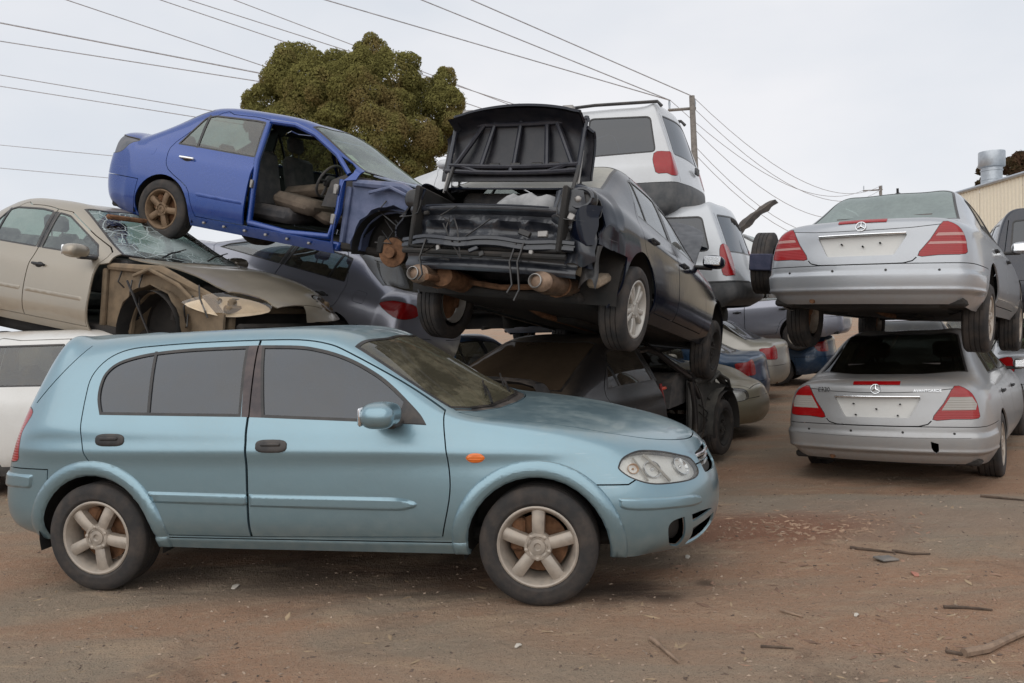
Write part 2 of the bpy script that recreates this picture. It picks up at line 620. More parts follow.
class Shell:
    """right half of a body as triangles; panels are cut out by outlines drawn in a view"""
    VIEWS = {'side': ((1, 0, 0), (0, 0, 1), (0, -1, 0)), 'front': ((0, 1, 0), (0, 0, 1), (1, 0, 0)),
             'rear': ((0, 1, 0), (0, 0, 1), (-1, 0, 0)), 'top': ((1, 0, 0), (0, 1, 0), (0, 0, 1))}

    def __init__(s, cols, tailcap, nosecap, level=3, fit=3, warp=None):
        Vc, F = cage(cols, tailcap, nosecap)
        tgt = Vc.copy()
        n = len(Vc)
        for _ in range(fit):
            v, f = cc(Vc, F)
            v, f = cc(v, f)
            Vc += (tgt - v[:n]) * .75
        v, f = Vc, F
        for _ in range(level):
            v, f = cc(v, f)
        if warp:
            v = warp(v)
        T = np.concatenate([f[:, [0, 1, 2]], f[:, [0, 2, 3]]])
        N = vnormals(v, T)
        s.full = (v, T)
        keep = v[T][:, :, 1].max(1) < 1e-6
        T = T[keep]
        used = np.unique(T)
        mp = -np.ones(len(v), int)
        mp[used] = np.arange(len(used))
        s.V, s.N, s.T = v[used], N[used], mp[T]
        mid = np.abs(s.V[:, 1]) < 1e-6
        s.V[mid, 1] = 0
        s.N[mid, 1] = 0
        s.R = np.zeros(len(s.T), int)
        s.names = ['body']
        s.bvh = BVHTree.FromPolygons([tuple(p) for p in s.V], [tuple(map(int, t)) for t in s.T])

    def at(s, x, z, view='side', depth=5.0):
        """point and outward normal of the surface at a place in a view"""
        U, Vv, Wd = (Vector(q) for q in (s.VIEWS[view] if isinstance(view, str) else view))
        o = U * x + Vv * z + Wd * depth
        h = s.bvh.ray_cast(o, -Wd)
        if h[0] is None:
            h = s.bvh.find_nearest(U * x + Vv * z + Wd * .8)
        n = h[1]
        if n.dot(Wd) < 0:
            n = -n
        return h[0], n

    @staticmethod
    def oblique(a, tilt=0):
        """view towards the car from angle a: 0 the right side, 90 the front, -90 the rear"""
        a, t = rad(a), rad(tilt)
        w = Vector((math.sin(a) * math.cos(t), -math.cos(a) * math.cos(t), math.sin(t)))
        u = Vector((math.cos(a), math.sin(a), 0))
        return (tuple(u), tuple(w.cross(u)), tuple(w))

    def area(s):
        a, b, c = s.V[s.T[:, 0]], s.V[s.T[:, 1]], s.V[s.T[:, 2]]
        return float(np.linalg.norm(np.cross(b - a, c - a), axis=1).sum())

    def cut(s, view, feats, face=0.06, box=None, only=None):
        """cuts, and cuts again more narrowly if the surface folded over itself in that view"""
        keep, a0 = (s.V, s.N, s.T, s.R), s.area()
        for f, jit in ((face, 0), (face, 1), (max(face, .12), 2), (max(face, .2), 3), (max(face, .3), 4), (max(face, .4), 5)):
            s.V, s.N, s.T, s.R = keep
            fs = feats if not jit else [(nm, [(p[0] + .00037 * jit * math.sin(7 * i + 3 * k), p[1] + .00041 * jit * math.cos(5 * i + k)) for i, p in enumerate(q)]) for k, (nm, q) in enumerate(feats)]
            s._cut(view, fs, f, box, only)
            if abs(s.area() - a0) < .004 * a0:
                break
        else:
            print('cut folded', view, [n for n, _ in feats][:2])
        return s

    def _cut(s, view, feats, face=0.06, box=None, only=None):
        """feats: list of (name, outline) in priority order, later wins; names become regions"""
        U, Vv, Wd = (np.array(q, float) for q in (s.VIEWS[view] if isinstance(view, str) else view))
        P2 = np.stack([s.V @ U, s.V @ Vv], 1)
        tri = s.T
        if abs(Wd[0]) > .95:
            face = max(face, .3)
        a, b, c = s.V[tri[:, 0]], s.V[tri[:, 1]], s.V[tri[:, 2]]
        fn = np.cross(b - a, c - a)
        fl = np.linalg.norm(fn, axis=1)
        facing = (fn @ Wd) > face * np.maximum(fl, 1e-14)
        tp = P2[tri]
        tmin, tmax = tp.min(1), tp.max(1)
        sel = np.zeros(len(tri), bool)
        polys = []
        for nm, poly in feats:
            q = np.array(poly, float)
            if len(q) < 3:
                continue
            ar = np.sum(q[:, 0] * np.roll(q[:, 1], -1) - np.roll(q[:, 0], -1) * q[:, 1])
            if ar < 0:
                q = q[::-1]
            polys.append((nm, q))
            lo, hi = q.min(0) - .01, q.max(0) + .01
            sel |= (tmax[:, 0] > lo[0]) & (tmin[:, 0] < hi[0]) & (tmax[:, 1] > lo[1]) & (tmin[:, 1] < hi[1])
        sel &= facing
        if box is None and abs(Wd[0]) > .3:
            x0, x1 = s.V[:, 0].min(), s.V[:, 0].max()
            dd = .55 if abs(Wd[0]) > .95 else 1.0
            box = ((x1 - dd, -9, -9), (9, 9, 9)) if Wd[0] > 0 else ((-9, -9, -9), (x0 + dd, 9, 9))
        if box is not None:
            cen = (a + b + c) / 3
            lo, hi = np.array(box[0]), np.array(box[1])
            sel &= np.all((cen >= lo) & (cen <= hi), 1)
        if only is not None:
            sel &= np.isin(s.R, [s.names.index(n) for n in only if n in s.names])
        ids = np.nonzero(sel)[0]
        if not len(ids):
            return s
        lt = tri[ids]
        used, inv = np.unique(lt, return_inverse=True)
        lt = inv.reshape(lt.shape)
        pts = [Vector(p) for p in P2[used]]
        L2 = P2[used][lt]
        ar = (L2[:, 1, 0] - L2[:, 0, 0]) * (L2[:, 2, 1] - L2[:, 0, 1]) - (L2[:, 2, 0] - L2[:, 0, 0]) * (L2[:, 1, 1] - L2[:, 0, 1])
        faces = [list(map(int, t)) if q > 0 else list(map(int, t[::-1])) for t, q in zip(lt, ar)]
        nt = len(faces)
        edges = []
        for nm, q in polys:
            o = len(pts)
            pts += [Vector(p) for p in q]
            k = len(q)
            edges += [(o + i, o + (i + 1) % k) for i in range(k)]
        ov, oe, of, iv, ie, if_ = delaunay_2d_cdt(pts, edges, faces, 0, 1e-6, True)
        ov = np.array([tuple(p) for p in ov])
        nu = len(used)
        V3 = np.full((len(ov), 3), np.nan)
        N3 = np.zeros((len(ov), 3))
        gid = -np.ones(len(ov), int)
        for i, lst in enumerate(iv):
            for k in lst:
                if k < nu:
                    gid[i] = used[k]
                    break
        newT, newR, src = [], [], []
        for t, lst in zip(of, if_):
            o = [k for k in lst if k < nt]
            if not o:
                continue
            t = list(t)
            if len(t) != 3:
                continue
            r = s.R[ids[o[0]]]
            newT.append(t)
            newR.append(r)
            src.append(o[0])
        if newT:
            cen2 = ov[np.array(newT)].mean(1)
            newR = np.array(newR)
            for nm, q in polys:
                if nm not in s.names:
                    s.names.append(nm)
                lo, hi = q.min(0), q.max(0)
                cand = np.nonzero(np.all((cen2 >= lo) & (cen2 <= hi), 1))[0]
                if not len(cand):
                    continue
                px, py = cen2[cand, 0], cen2[cand, 1]
                ins = np.zeros(len(cand), bool)
                for (x0, y0), (x1, y1) in zip(q, np.roll(q, -1, 0)):
                    if y0 == y1:
                        continue
                    ins ^= ((y0 > py) != (y1 > py)) & (px < (x1 - x0) * (py - y0) / (y1 - y0) + x0)
                newR[cand[ins]] = s.names.index(nm)
        base = len(s.V)
        addV, addN = [], []
        for t, o in zip(newT, src):
            for i in t:
                if gid[i] < 0:
                    A = s.T[ids[o]]
                    p0, p1, p2 = P2[A[0]], P2[A[1]], P2[A[2]]
                    d = (p1[0] - p0[0]) * (p2[1] - p0[1]) - (p2[0] - p0[0]) * (p1[1] - p0[1])
                    q = ov[i]
                    if abs(d) < 1e-14:
                        w1 = w2 = 1 / 3
                    else:
                        w1 = ((q[0] - p0[0]) * (p2[1] - p0[1]) - (p2[0] - p0[0]) * (q[1] - p0[1])) / d
                        w2 = ((p1[0] - p0[0]) * (q[1] - p0[1]) - (q[0] - p0[0]) * (p1[1] - p0[1])) / d
                    w1, w2 = min(max(w1, 0.), 1.), min(max(w2, 0.), 1.)
                    if w1 + w2 > 1:
                        w1, w2 = w1 / (w1 + w2), w2 / (w1 + w2)
                    w0 = 1 - w1 - w2
                    addV.append(w0 * s.V[A[0]] + w1 * s.V[A[1]] + w2 * s.V[A[2]])
                    nn = w0 * s.N[A[0]] + w1 * s.N[A[1]] + w2 * s.N[A[2]]
                    addN.append(nn / max(np.linalg.norm(nn), 1e-9))
                    gid[i] = base + len(addV) - 1
        if addV:
            s.V = np.concatenate([s.V, np.array(addV)])
            s.N = np.concatenate([s.N, np.array(addN)])
        keep = np.ones(len(s.T), bool)
        keep[ids] = False
        nT = np.array([[gid[i] for i in t] for t in newT], int).reshape(-1, 3)
        # keep winding outward
        a, b, c = s.V[nT[:, 0]], s.V[nT[:, 1]], s.V[nT[:, 2]]
        fl = np.cross(b - a, c - a) @ Wd < 0
        nT[fl] = nT[fl][:, ::-1]
        ok = np.linalg.norm(np.cross(b - a, c - a), axis=1) > 1e-11
        s.T = np.concatenate([s.T[keep], nT[ok]])
        s.R = np.concatenate([s.R[keep], np.array(newR, int)[ok]])
        return s

    def region(s, names):
        if isinstance(names, str):
            names = [names]
        ids = [s.names.index(n) for n in names if n in s.names]
        return s.T[np.isin(s.R, ids)]

    def mesh(s, names, name, sides='R', flange=0.012, off=0.0, bevel=None, centre=False, warp=None):
        """mesh data of the named regions: sides 'R', 'L' or 'B' (both halves in one mesh)"""
        T = s.region(names)
        if not len(T):
            return None
        used, inv = np.unique(T, return_inverse=True)
        T = inv.reshape(T.shape)
        V, N = s.V[used].copy(), s.N[used].copy()
        # boundary loop edges
        E = np.concatenate([T[:, [0, 1]], T[:, [1, 2]], T[:, [2, 0]]])
        Es = np.sort(E, 1)
        key = Es[:, 0] * (len(V) + 1) + Es[:, 1]
        _, iv, ct = np.unique(key, return_inverse=True, return_counts=True)
        B = E[ct[iv] == 1]
        onmid = (np.abs(V[B[:, 0], 1]) < 1e-5) & (np.abs(V[B[:, 1], 1]) < 1e-5)
        B = B[~onmid]
        if off:
            if bevel:
                bp = np.unique(B)
                bpt = V[bp]
                d = np.empty(len(V))
                for i0 in range(0, len(V), 512):
                    d[i0:i0 + 512] = np.sqrt(((V[i0:i0 + 512, None, :] - bpt[None]) ** 2).sum(2)).min(1)
                h = np.clip(d / bevel, 0, 1)
                V = V + N * (off * np.sqrt(np.clip(1 - (1 - h) ** 2, 0, 1)))[:, None]
            else:
                V = V + N * off
        if warp is not None:
            V = warp(V)
        if off or warp is not None:
            N = vnormals(V, T)
            mid = np.abs(V[:, 1]) < 1e-6
            N[mid, 1] = 0
        nv = len(V)
        if flange and len(B):
            a, b = B[:, 0], B[:, 1]
            e = V[b] - V[a]
            fnm = np.cross(e, N[a])
            fnm /= np.maximum(np.linalg.norm(fnm, axis=1, keepdims=True), 1e-9)
            k = len(B)
            top = np.concatenate([V[a], V[b]])
            low = np.concatenate([V[a] - N[a] * flange, V[b] - N[b] * flange])
            i0 = np.arange(k) + nv
            q = np.stack([i0 + k, i0, i0 + 2 * k, i0 + 3 * k], 1)
            fT = np.concatenate([q[:, [0, 1, 2]], q[:, [0, 2, 3]]])
            V = np.concatenate([V, top, low])
            N = np.concatenate([N, fnm, fnm, fnm, fnm])
            T = np.concatenate([T, fT])
        if sides in ('L', 'B'):
            Vm, Nm, Tm = V * [1, -1, 1], N * [1, -1, 1], T[:, ::-1]
            if sides == 'L':
                V, N, T = Vm, Nm, Tm
            else:
                midv = np.nonzero(np.abs(V[:nv, 1]) < 1e-6)[0]
                T2 = Tm + len(V)
                rm = np.arange(2 * len(V))
                rm[midv + len(V)] = midv
                T = np.concatenate([T, rm[T2]])
                V = np.concatenate([V, Vm])
                N = np.concatenate([N, Nm])
                us, iv2 = np.unique(T, return_inverse=True)
                V, N, T = V[us], N[us], iv2.reshape(T.shape)
        me = bpy.data.meshes.new(name)
        me.vertices.add(len(V))
        me.vertices.foreach_set('co', V.astype(np.float32).ravel())
        me.loops.add(len(T) * 3)
        me.loops.foreach_set('vertex_index', T.astype(np.int32).ravel())
        me.polygons.add(len(T))
        me.polygons.foreach_set('loop_start', np.arange(0, len(T) * 3, 3, dtype=np.int32))
        me.polygons.foreach_set('use_smooth', np.ones(len(T), bool))
        me.update(calc_edges=True)
        me.validate()
        if len(me.vertices) == len(N):
            me.normals_split_custom_set_from_vertices([tuple(q) for q in N])
        return me


def offset(poly, d):
    """move a closed outline inwards by d (outwards when negative)"""
    p = np.array(poly, float)
    ar = np.sum(p[:, 0] * np.roll(p[:, 1], -1) - np.roll(p[:, 0], -1) * p[:, 1])
    if ar < 0:
        p = p[::-1]
    e1 = p - np.roll(p, 1, 0)
    e2 = np.roll(p, -1, 0) - p
    n1 = np.stack([-e1[:, 1], e1[:, 0]], 1)
    n2 = np.stack([-e2[:, 1], e2[:, 0]], 1)
    n1 /= np.maximum(np.linalg.norm(n1, axis=1, keepdims=True), 1e-9)
    n2 /= np.maximum(np.linalg.norm(n2, axis=1, keepdims=True), 1e-9)
    m = n1 + n2
    k = np.maximum(np.sum(m * n1, 1, keepdims=True), .35)
    return (p + m / k * d).tolist()


def smooth(pts, n=5, closed=True):
    """round outline through points (Catmull-Rom); a point with a third value 1 stays a corner"""
    P = [(p[0], p[1]) for p in pts]
    K = [len(p) > 2 and p[2] for p in pts]
    m = len(P)
    out = []
    for i in range(m if closed else m - 1):
        p0, p1, p2, p3 = P[(i - 1) % m], P[i], P[(i + 1) % m], P[(i + 2) % m]
        if K[i] or (not closed and i == 0):
            p0 = p1
        if K[(i + 1) % m] or (not closed and i == m - 2):
            p3 = p2
        for k in range(n):
            t = k / n
            out.append(tuple(.5 * (2 * b + (c - a) * t + (2 * a - 5 * b + 4 * c - d) * t * t + (3 * b - a - 3 * c + d) * t ** 3) for a, b, c, d in zip(p0, p1, p2, p3)))
    if not closed:
        out.append(P[-1])
    return out


def fillet(pts, r=0.03, n=4):
    """straight-sided outline with rounded corners"""
    m = len(pts)
    out = []
    for i in range(m):
        p, a, b = np.array(pts[i][:2], float), np.array(pts[i - 1][:2], float), np.array(pts[(i + 1) % m][:2], float)
        rr = pts[i][2] if len(pts[i]) > 2 else r
        da, db = a - p, b - p
        la, lb = np.linalg.norm(da), np.linalg.norm(db)
        t = min(rr, la * .45, lb * .45)
        s_, e_ = p + da / la * t, p + db / lb * t
        for k in range(n + 1):
            u = k / n
            out.append(tuple((1 - u) ** 2 * s_ + 2 * u * (1 - u) * p + u * u * e_))
    return out


def arch(cx, cz, r, zlow=0.0, n=26, a0=-35, sx=1.0):
    pts = [(cx + sx * r * math.cos(rad(a)), cz + r * math.sin(rad(a))) for a in np.linspace(a0, 180 - a0, n)]
    return [(pts[0][0], zlow)] + pts + [(pts[-1][0], zlow)]

# ------------------------------------------------------------------ car building kit
RNG = random.Random(5)


def pv(view, pts):
    """3-D points seen in a view, as (u, v) pairs"""
    U, Vv, _ = (Shell.VIEWS[view] if isinstance(view, str) else view)
    return [(sum(a * b for a, b in zip(p, U)), sum(a * b for a, b in zip(p, Vv))) for p in pts]


def gapped(name, poly, gap=.007):
    return [('gap', poly), (name, offset(poly, gap))]


def sealed(name, poly, w=.014, seal=None):
    seal = seal or 'seal_' + name
    return [(seal, poly), (name, offset(poly, w))]


def arc(a, b, r, w0, w1, n=24):
    return [(r * math.cos(rad(t)), r * math.sin(rad(t))) for t in np.linspace(a, b, n)]


WHEELS = {}


def wheel_data(kind, r, rim, width):
    """meshes for one wheel with its outer face towards -y"""
    key = (kind, r, rim, width)
    if key in WHEELS:
        return WHEELS[key]
    h = width / 2
    sb = (r - rim)
    tread = []
    ng = 4
    for i in range(ng):
        y0 = -h * .74 + i * (h * 1.48) / ng
        y1 = y0 + h * 1.48 / ng
        tread += [(r, y0 + .002), (r, y1 - .006), (r - .009, y1 - .0055), (r - .009, y1 - .0005)]
    tread[-1] = (r, h * .74)
    tread[-2] = (r, h * .74 - .002)
    side_o = [(rim - .004, -h * .72), (rim + .006, -h * .86), (rim + sb * .18, -h * .97), (rim + sb * .22, -h * .985), (rim + sb * .26, -h * .98), (rim + sb * .5, -h * 1.0), (rim + sb * .78, -h * .95), (r - .012, -h * .86), (r - .003, -h * .78)]
    side_i = [(a, -b) for a, b in side_o[::-1]]
    ty = MB().lathe_y(side_o + tread + side_i, 56)
    # cross grooves at the shoulders
    rm = MB()
    n = 48
    rm.lathe_y([(rim + .004, -h * .80), (rim + .006, -h * .90), (rim - .002, -h * .93), (rim - .010, -h * .90), (rim - .016, -h * .80), (rim - .028, -h * .55), (rim - .045, h * .2), (rim - .03, h * .8)], n)
    fr = -h * .74
    hub = rim * .27

    def spoke(a, w0, w1, yi, yo, th, dom=.004, r0=hub * .8, r1=rim - .008):
        V, F = [], []
        st = 6
        for i in range(st + 1):
            u = i / st
            rr = r0 + (r1 - r0) * u
            w = w0 + (w1 - w0) * u
            yy = yi + (yo - yi) * u - .008 * math.sin(PI * u)
            for q, dy in ((-1, th), (-1, dom * 2), (-.7, 0), (0, -dom), (.7, 0), (1, dom * 2), (1, th)):
                V.append((rr, yy + dy, q * w))
        for i in range(st):
            for k in range(6):
                F.append((i * 7 + k, i * 7 + k + 1, i * 7 + 8 + k, i * 7 + 7 + k))
        m = MB().add(V, F)
        c_, s_ = math.cos(a), math.sin(a)
        m.v = [(x * c_ - z * s_, y, x * s_ + z * c_) for x, y, z in m.v]
        rm.add(m.v, m.f)
    if kind == 'five':
        for k in range(5):
            spoke(2 * PI * k / 5 + .32, rim * .145, rim * .165, fr - .004, fr - .002, .05)
        rm.lathe_y([(rim * .36, fr + .03), (rim * .355, fr - .004), (rim * .33, fr - .012), (rim * .27, fr - .013), (rim * .255, fr - .004), (rim * .2, fr - .004), (rim * .19, fr - .010), (rim * .10, fr - .012), (rim * .07, fr - .004), (0, fr - .004)], 30)
    elif kind == 'seven':
        for k in range(7):
            spoke(2 * PI * k / 7, rim * .14, rim * .17, fr, fr - .004, .045)
        rm.lathe_y([(rim * .34, fr + .03), (rim * .33, fr - .004), (rim * .22, fr - .008), (rim * .2, fr - .012), (0, fr - .015)], 28)
    elif kind == 'ten':
        for k in range(10):
            a = 2 * PI * (k // 2) / 5 + (.19 if k % 2 else -.19)
            spoke(a, rim * .085, rim * .095, fr + .004, fr - .002, .045)
        rm.lathe_y([(rim * .36, fr + .03), (rim * .35, fr), (rim * .22, fr - .006), (rim * .2, fr - .012), (0, fr - .014)], 28)
    elif kind == 'steel':
        rm.lathe_y([(rim - .03, fr + .02), (rim * .78, fr + .035), (rim * .7, fr + .02), (rim * .45, fr + .01), (rim * .36, fr + .04), (rim * .2, fr + .03), (rim * .18, fr + .01), (0, fr + .008)], 32)
    else:  # cover: flat disc with slots
        for k in range(8):
            spoke(2 * PI * k / 8, rim * .2, rim * .27, fr, fr - .002, .03, r1=rim - .02)
        rm.lathe_y([(rim * .5, fr + .01), (rim * .48, fr - .006), (rim * .2, fr - .012), (0, fr - .014)], 28)
    for k in range(5):
        a = 2 * PI * k / 5 + .32 + (PI / 5 if kind == 'five' else 0)
        q = rim * (.30 if kind == 'five' else .27)
        rm.lathe_y([(.011, fr + .0), (.011, fr - .013), (.006, fr - .016), (0, fr - .016)], 6, (q * math.cos(a), 0, q * math.sin(a)))
    dk = MB().lathe_y([(0, .0), (rim * .72, 0), (rim * .72, .012), (0, .014)], 30)
    dk.lathe_y([(rim * .35, .0), (rim * .34, -.03), (0, -.03)], 20)
    cp = MB().bevbox((-rim * .55, .004, rim * .2), (.075, .07, .17), .012)
    dk.add(cp.v, cp.f)
    out = []
    for nm, mb in (('tyre', ty), ('rim', rm), ('brake_disc', dk)):
        me = bpy.data.meshes.new(nm)
        me.from_pydata(mb.v, [], mb.f)
        me.shade_smooth()
        me.set_sharp_from_angle(angle=rad(35))
        out.append(me)
    WHEELS[key] = out
    return out


def wheel(parent, x, y, z, kind='five', r=.31, rim=.2, width=.19, rim_mat=None, spin=0.0, steer=0.0, disc_mat=None, left=False, loose=None):
    if loose:
        w = thing(*loose[:3])
    else:
        w = bpy.data.objects.new('wheel', None)
        COL.objects.link(w)
        w.empty_display_size = .1
        w.parent = parent
    w.location = (x, y, z)
    w.rotation_euler = (0, 0, rad(steer) + (PI if left else 0))
    for me, mat in zip(wheel_data(kind, r, rim, width), (M_rubber(), rim_mat or M_alloy, disc_mat or M_rust)):
        nm = me.name.split('.')[0]
        if kind in ('cover', 'steel') and nm == 'brake_disc':
            continue
        m2 = me if not me.materials or me.materials[0] == mat else me.copy()
        if not m2.materials:
            m2.materials.append(mat)
        elif m2.materials[0] != mat:
            m2.materials[0] = mat
        o = link(nm, m2, w)
        o.rotation_euler = (0, spin, 0)
    return w


class Car:
    def __init__(s, name, label, cat, q, cols, tail, nose, mat, level=3, group=None, fit=3, warp=None):
        s.root = thing(name, label, cat, group=group)
        s.root.matrix_world = pose_matrix(q)
        s.q, s.mat = q, mat
        s.cols = cols
        s.sh = Shell(cols, tail, nose, level, fit, warp)
        s.made = {}

    def part(s, regions, name, mat, sides='B', parent=None, flange=.012, off=0., bevel=None, warp=None, label=None):
        """sides: 'B' one piece across, 'RL' a piece on each side, 'R' or 'L' one side only"""
        out = []
        for sd in ([sides] if sides in ('B', 'R', 'L') else ['R', 'L']):
            me = s.sh.mesh(regions, name, sd, flange, off, bevel, warp=warp)
            if me is None:
                continue
            par = parent
            if isinstance(parent, (list, tuple)):
                par = parent[0] if sd == 'R' or len(parent) == 1 else parent[-1]
            o = link(name, me, par or s.root, mat)
            if label:
                o['label'] = label
            out.append(o)
        return out

    def add(s, name, mb, mat, parent=None, mirror=False, label=None, angle=40):
        out = [obj(name, mb, mat, parent or s.root, angle=angle)]
        if mirror:
            m = MB()
            m.v = [(x, -y, z) for x, y, z in mb.v]
            m.f = [tuple(f[::-1]) for f in mb.f]
            out.append(obj(name, m, mat, parent or s.root, angle=angle))
        if label:
            for o in out:
                o['label'] = label
        return out

    def arches(s, wheels, r, w, depth=.36):
        """dark tub round each wheel"""
        for x, z in wheels:
            m = MB()
            n = 22
            V, F = [], []
            for i in range(n + 1):
                t = rad(-12 + 204 * i / n)
                for y in (-w + .012, -w + depth):
                    V.append((x + r * math.cos(t), y, z + r * math.sin(t)))
            for i in range(n):
                F.append((2 * i, 2 * i + 1, 2 * i + 3, 2 * i + 2))
            F.append(tuple(2 * i + 1 for i in range(n, -1, -1)))
            m.add(V, F)
            s.add('wheel_arch_liner', m, M_under, mirror=True)

    def floor(s, x0, x1, z=.2, w=.62, arches=(), r=.38):
        m = MB()
        xs = [x0]
        for a in sorted(arches):
            xs += [a - r, a + r]
        xs.append(x1)
        m.bevbox(((x0 + x1) / 2, 0, z + .05), (x1 - x0, w * 2 - .1, .08), .03)
        for i in range(0, len(xs) - 1, 2):
            if xs[i + 1] - xs[i] > .1:
                for sg in (-1, 1):
                    m.bevbox(((xs[i] + xs[i + 1]) / 2, sg * (w + .03), z + .06), (xs[i + 1] - xs[i] - .02, .2, .07), .02)
        s.add('underbody', m, M_under)

    def running_gear(s, wb, r, tail, z=.2, mufflers=1, w=.75):
        m = MB()
        m.tube([(0, -w + .05, r), (0, -.3, r - .03), (0, .3, r - .03), (0, w - .05, r)], .035, 8)
        m.bevbox((.12, 0, r + .01), (.3, .9, .09), .03)
        for sg in (-1, 1):
            m.tube([(.45, sg * .5, z + .03), (.05, sg * (w - .14), r - .05)], .03, 6)
            m.tube([(-.03, sg * .55, r - .02), (-.06, sg * .52, r + .3)], .045, 8)
            m.tube([(wb, sg * .25, r - .06), (wb, sg * (w - .12), r - .08)], .03, 6)
        m.bevbox((wb, 0, r - .03), (.5, .7, .12), .04)
        m.bevbox((wb * .45, 0, z + .02), (1.1, .26, .07), .03)
        s.add('suspension', m, M_under)
        e = MB()
        e.tube([(wb - .3, .1, z + .03), (wb * .5, .05, z), (.45, .1, z + .01), (.2, .25, r - .02), (-.15, .35, r + .05), (tail + .45, .4, z + .12)], .026, 8)
        if mufflers:
            e.tube([(tail + .62, .38, z + .12), (tail + .60, .38, z + .12), (tail + .2, .38, z + .12), (tail + .18, .38, z + .12)], [.02, .095, .095, .02], 14, squash=.8)
            e.tube([(tail + .2, .4, z + .10), (tail + .06, .42, z + .09)], .025, 10)
        s.add('exhaust', e, M_rust)

    def cabin(s, front, rear, belt, w, roof, wheel_side=-1, seats=True, dash=True, bench=True, mats=None):
        """front: x of front seat squab centre; rear: x of rear bench"""
        ms = mats or M_seat
        if seats:
            for sg in (-1, 1):
                m = MB()
                zc = belt - .48
                m.bevbox((front, sg * w * .46, zc), (.50, .5, .16), .05)
                m.bevbox((front - .30, sg * w * .46, zc + .32), (.14, .48, .62), .05, Matrix.Rotation(rad(-16), 3, 'Y'))
                st = s.add('seat', m, ms)[0]
                h = MB().bevbox((front - .43, sg * w * .46, zc + .76), (.09, .26, .17), .035, Matrix.Rotation(rad(-12), 3, 'Y'))
                h.tube([(front - .40, sg * w * .46 - .06, zc + .6), (front - .42, sg * w * .46 - .06, zc + .7)], .008, 5)
                h.tube([(front - .40, sg * w * .46 + .06, zc + .6), (front - .42, sg * w * .46 + .06, zc + .7)], .008, 5)
                s.add('headrest', h, ms, st)
        if bench:
            m = MB()
            zc = belt - .46
            m.bevbox((rear, 0, zc), (.48, w * 1.5, .17), .05)
            m.bevbox((rear - .28, 0, zc + .3), (.14, w * 1.5, .58), .05, Matrix.Rotation(rad(-18), 3, 'Y'))
            b = s.add('rear_seat', m, ms)[0]
            for yy in (-.5, .5):
                s.add('headrest', MB().bevbox((rear - .33, yy * w * .9, zc + .57), (.09, .24, .13), .035), ms, b)
        if dash:
            m = MB()
            x = front + .92
            m.prism([(x - .28, belt - .32), (x - .20, belt - .06), (x - .05, belt + .015), (x + .22, belt + .01), (x + .3, belt - .3)], -w * .88, w * .88)
            m.bevbox((x - .2, 0, belt - .42), (.3, .26, .4), .04)
            d = s.add('dashboard', m, M_cabin)[0]
            sw = MB()
            c, rr = Vector((x - .42, wheel_side * w * .46, belt - .07)), .18
            R_ = Matrix.Rotation(rad(24), 3, 'Y')
            sw.tube([c + R_ @ Vector((0, rr * math.cos(t), rr * math.sin(t))) for t in np.linspace(0, 2 * PI, 25)], .014, 8, cap=False)
            sw.bevbox(tuple(c), (.05, .15, .12), .03, R_)
            for a in (0, PI, -PI / 2):
                sw.tube([c, c + R_ @ Vector((0, rr * math.cos(a), rr * math.sin(a)))], .014, 6)
            sw.tube([c, c + R_ @ Vector((.3, 0, 0))], .03, 8)
            s.add('steering_wheel', sw, M_cabin)

    def mirror(s, x, y, z, sc=1.0, mat=None, sides=True, p=2.6):
        m = MB().ellipsoid((x, y, z), (.085 * sc, .105 * sc, .066 * sc), 18, 11, p)
        m.v = [(a + (.03 * sc if a > x else 0) * abs(b - y) / .1, b, c) for a, b, c in m.v]
        base = MB().bevbox((x + .03, y + .12 * sc, z - .055 * sc), (.09 * sc, .21 * sc, .035), .012)
        gl = MB().bevbox((x - .075 * sc, y, z), (.02, .16 * sc, .09 * sc), .008)
        for sg in ((1, -1) if sides else (1,)):
            def fl(mb):
                if sg == 1:
                    return mb
                r = MB()
                r.v = [(a, -b, c) for a, b, c in mb.v]
                r.f = [tuple(f[::-1]) for f in mb.f]
                return r
            o = s.add('wing_mirror', fl(m), mat or s.mat)[0]
            s.add('mirror_base', fl(base), M_black, o)
            s.add('mirror_glass', fl(gl), M_chrome, o)

    def handle(s, doors, x, z, ln=.19, mat=None, kind='bar', cup=True, only=None):
        p, n = s.sh.at(x, z)
        n = Vector(n)
        ux = Vector((1, 0, 0))
        ux = (ux - n * ux.dot(n)).normalized()
        uz = n.cross(ux)
        Rm = Matrix((ux, n, uz)).transposed()
        m = MB()
        if kind == 'paddle':
            m.ellipsoid((0, 0, 0), (ln / 2, .012, .036), 20, 9, 3.2)
            m.bevbox((0, .012, .008), (ln * .62, .016, .02), .006)
        else:
            m.bevbox((0, .022, 0), (ln, .016, .026), .007)
            m.bevbox((-ln * .42, .008, 0), (.025, .03, .022), .005)
            m.bevbox((ln * .42, .008, 0), (.025, .03, .022), .005)
        m.v = [tuple(Rm @ Vector(v) + p) for v in m.v]
        for k, d in enumerate(doors):
            k = 1 if only == 'L' else k
            mm = m
            if k == 1:
                mm = MB()
                mm.v = [(a, -b, c) for a, b, c in m.v]
                mm.f = [tuple(f[::-1]) for f in m.f]
            s.add('door_handle', mm, mat or M_black, d)
            if cup and kind == 'bar':
                c = MB().ellipsoid((0, -.001, 0), (ln * .33, .004, .03), 16, 6)
                c.v = [tuple(Rm @ Vector(v) + p) for v in c.v]
                if k == 1:
                    c.v = [(a, -b, e) for a, b, e in c.v]
                    c.f = [tuple(f[::-1]) for f in c.f]
                s.add('handle_recess', c, M_under, d)

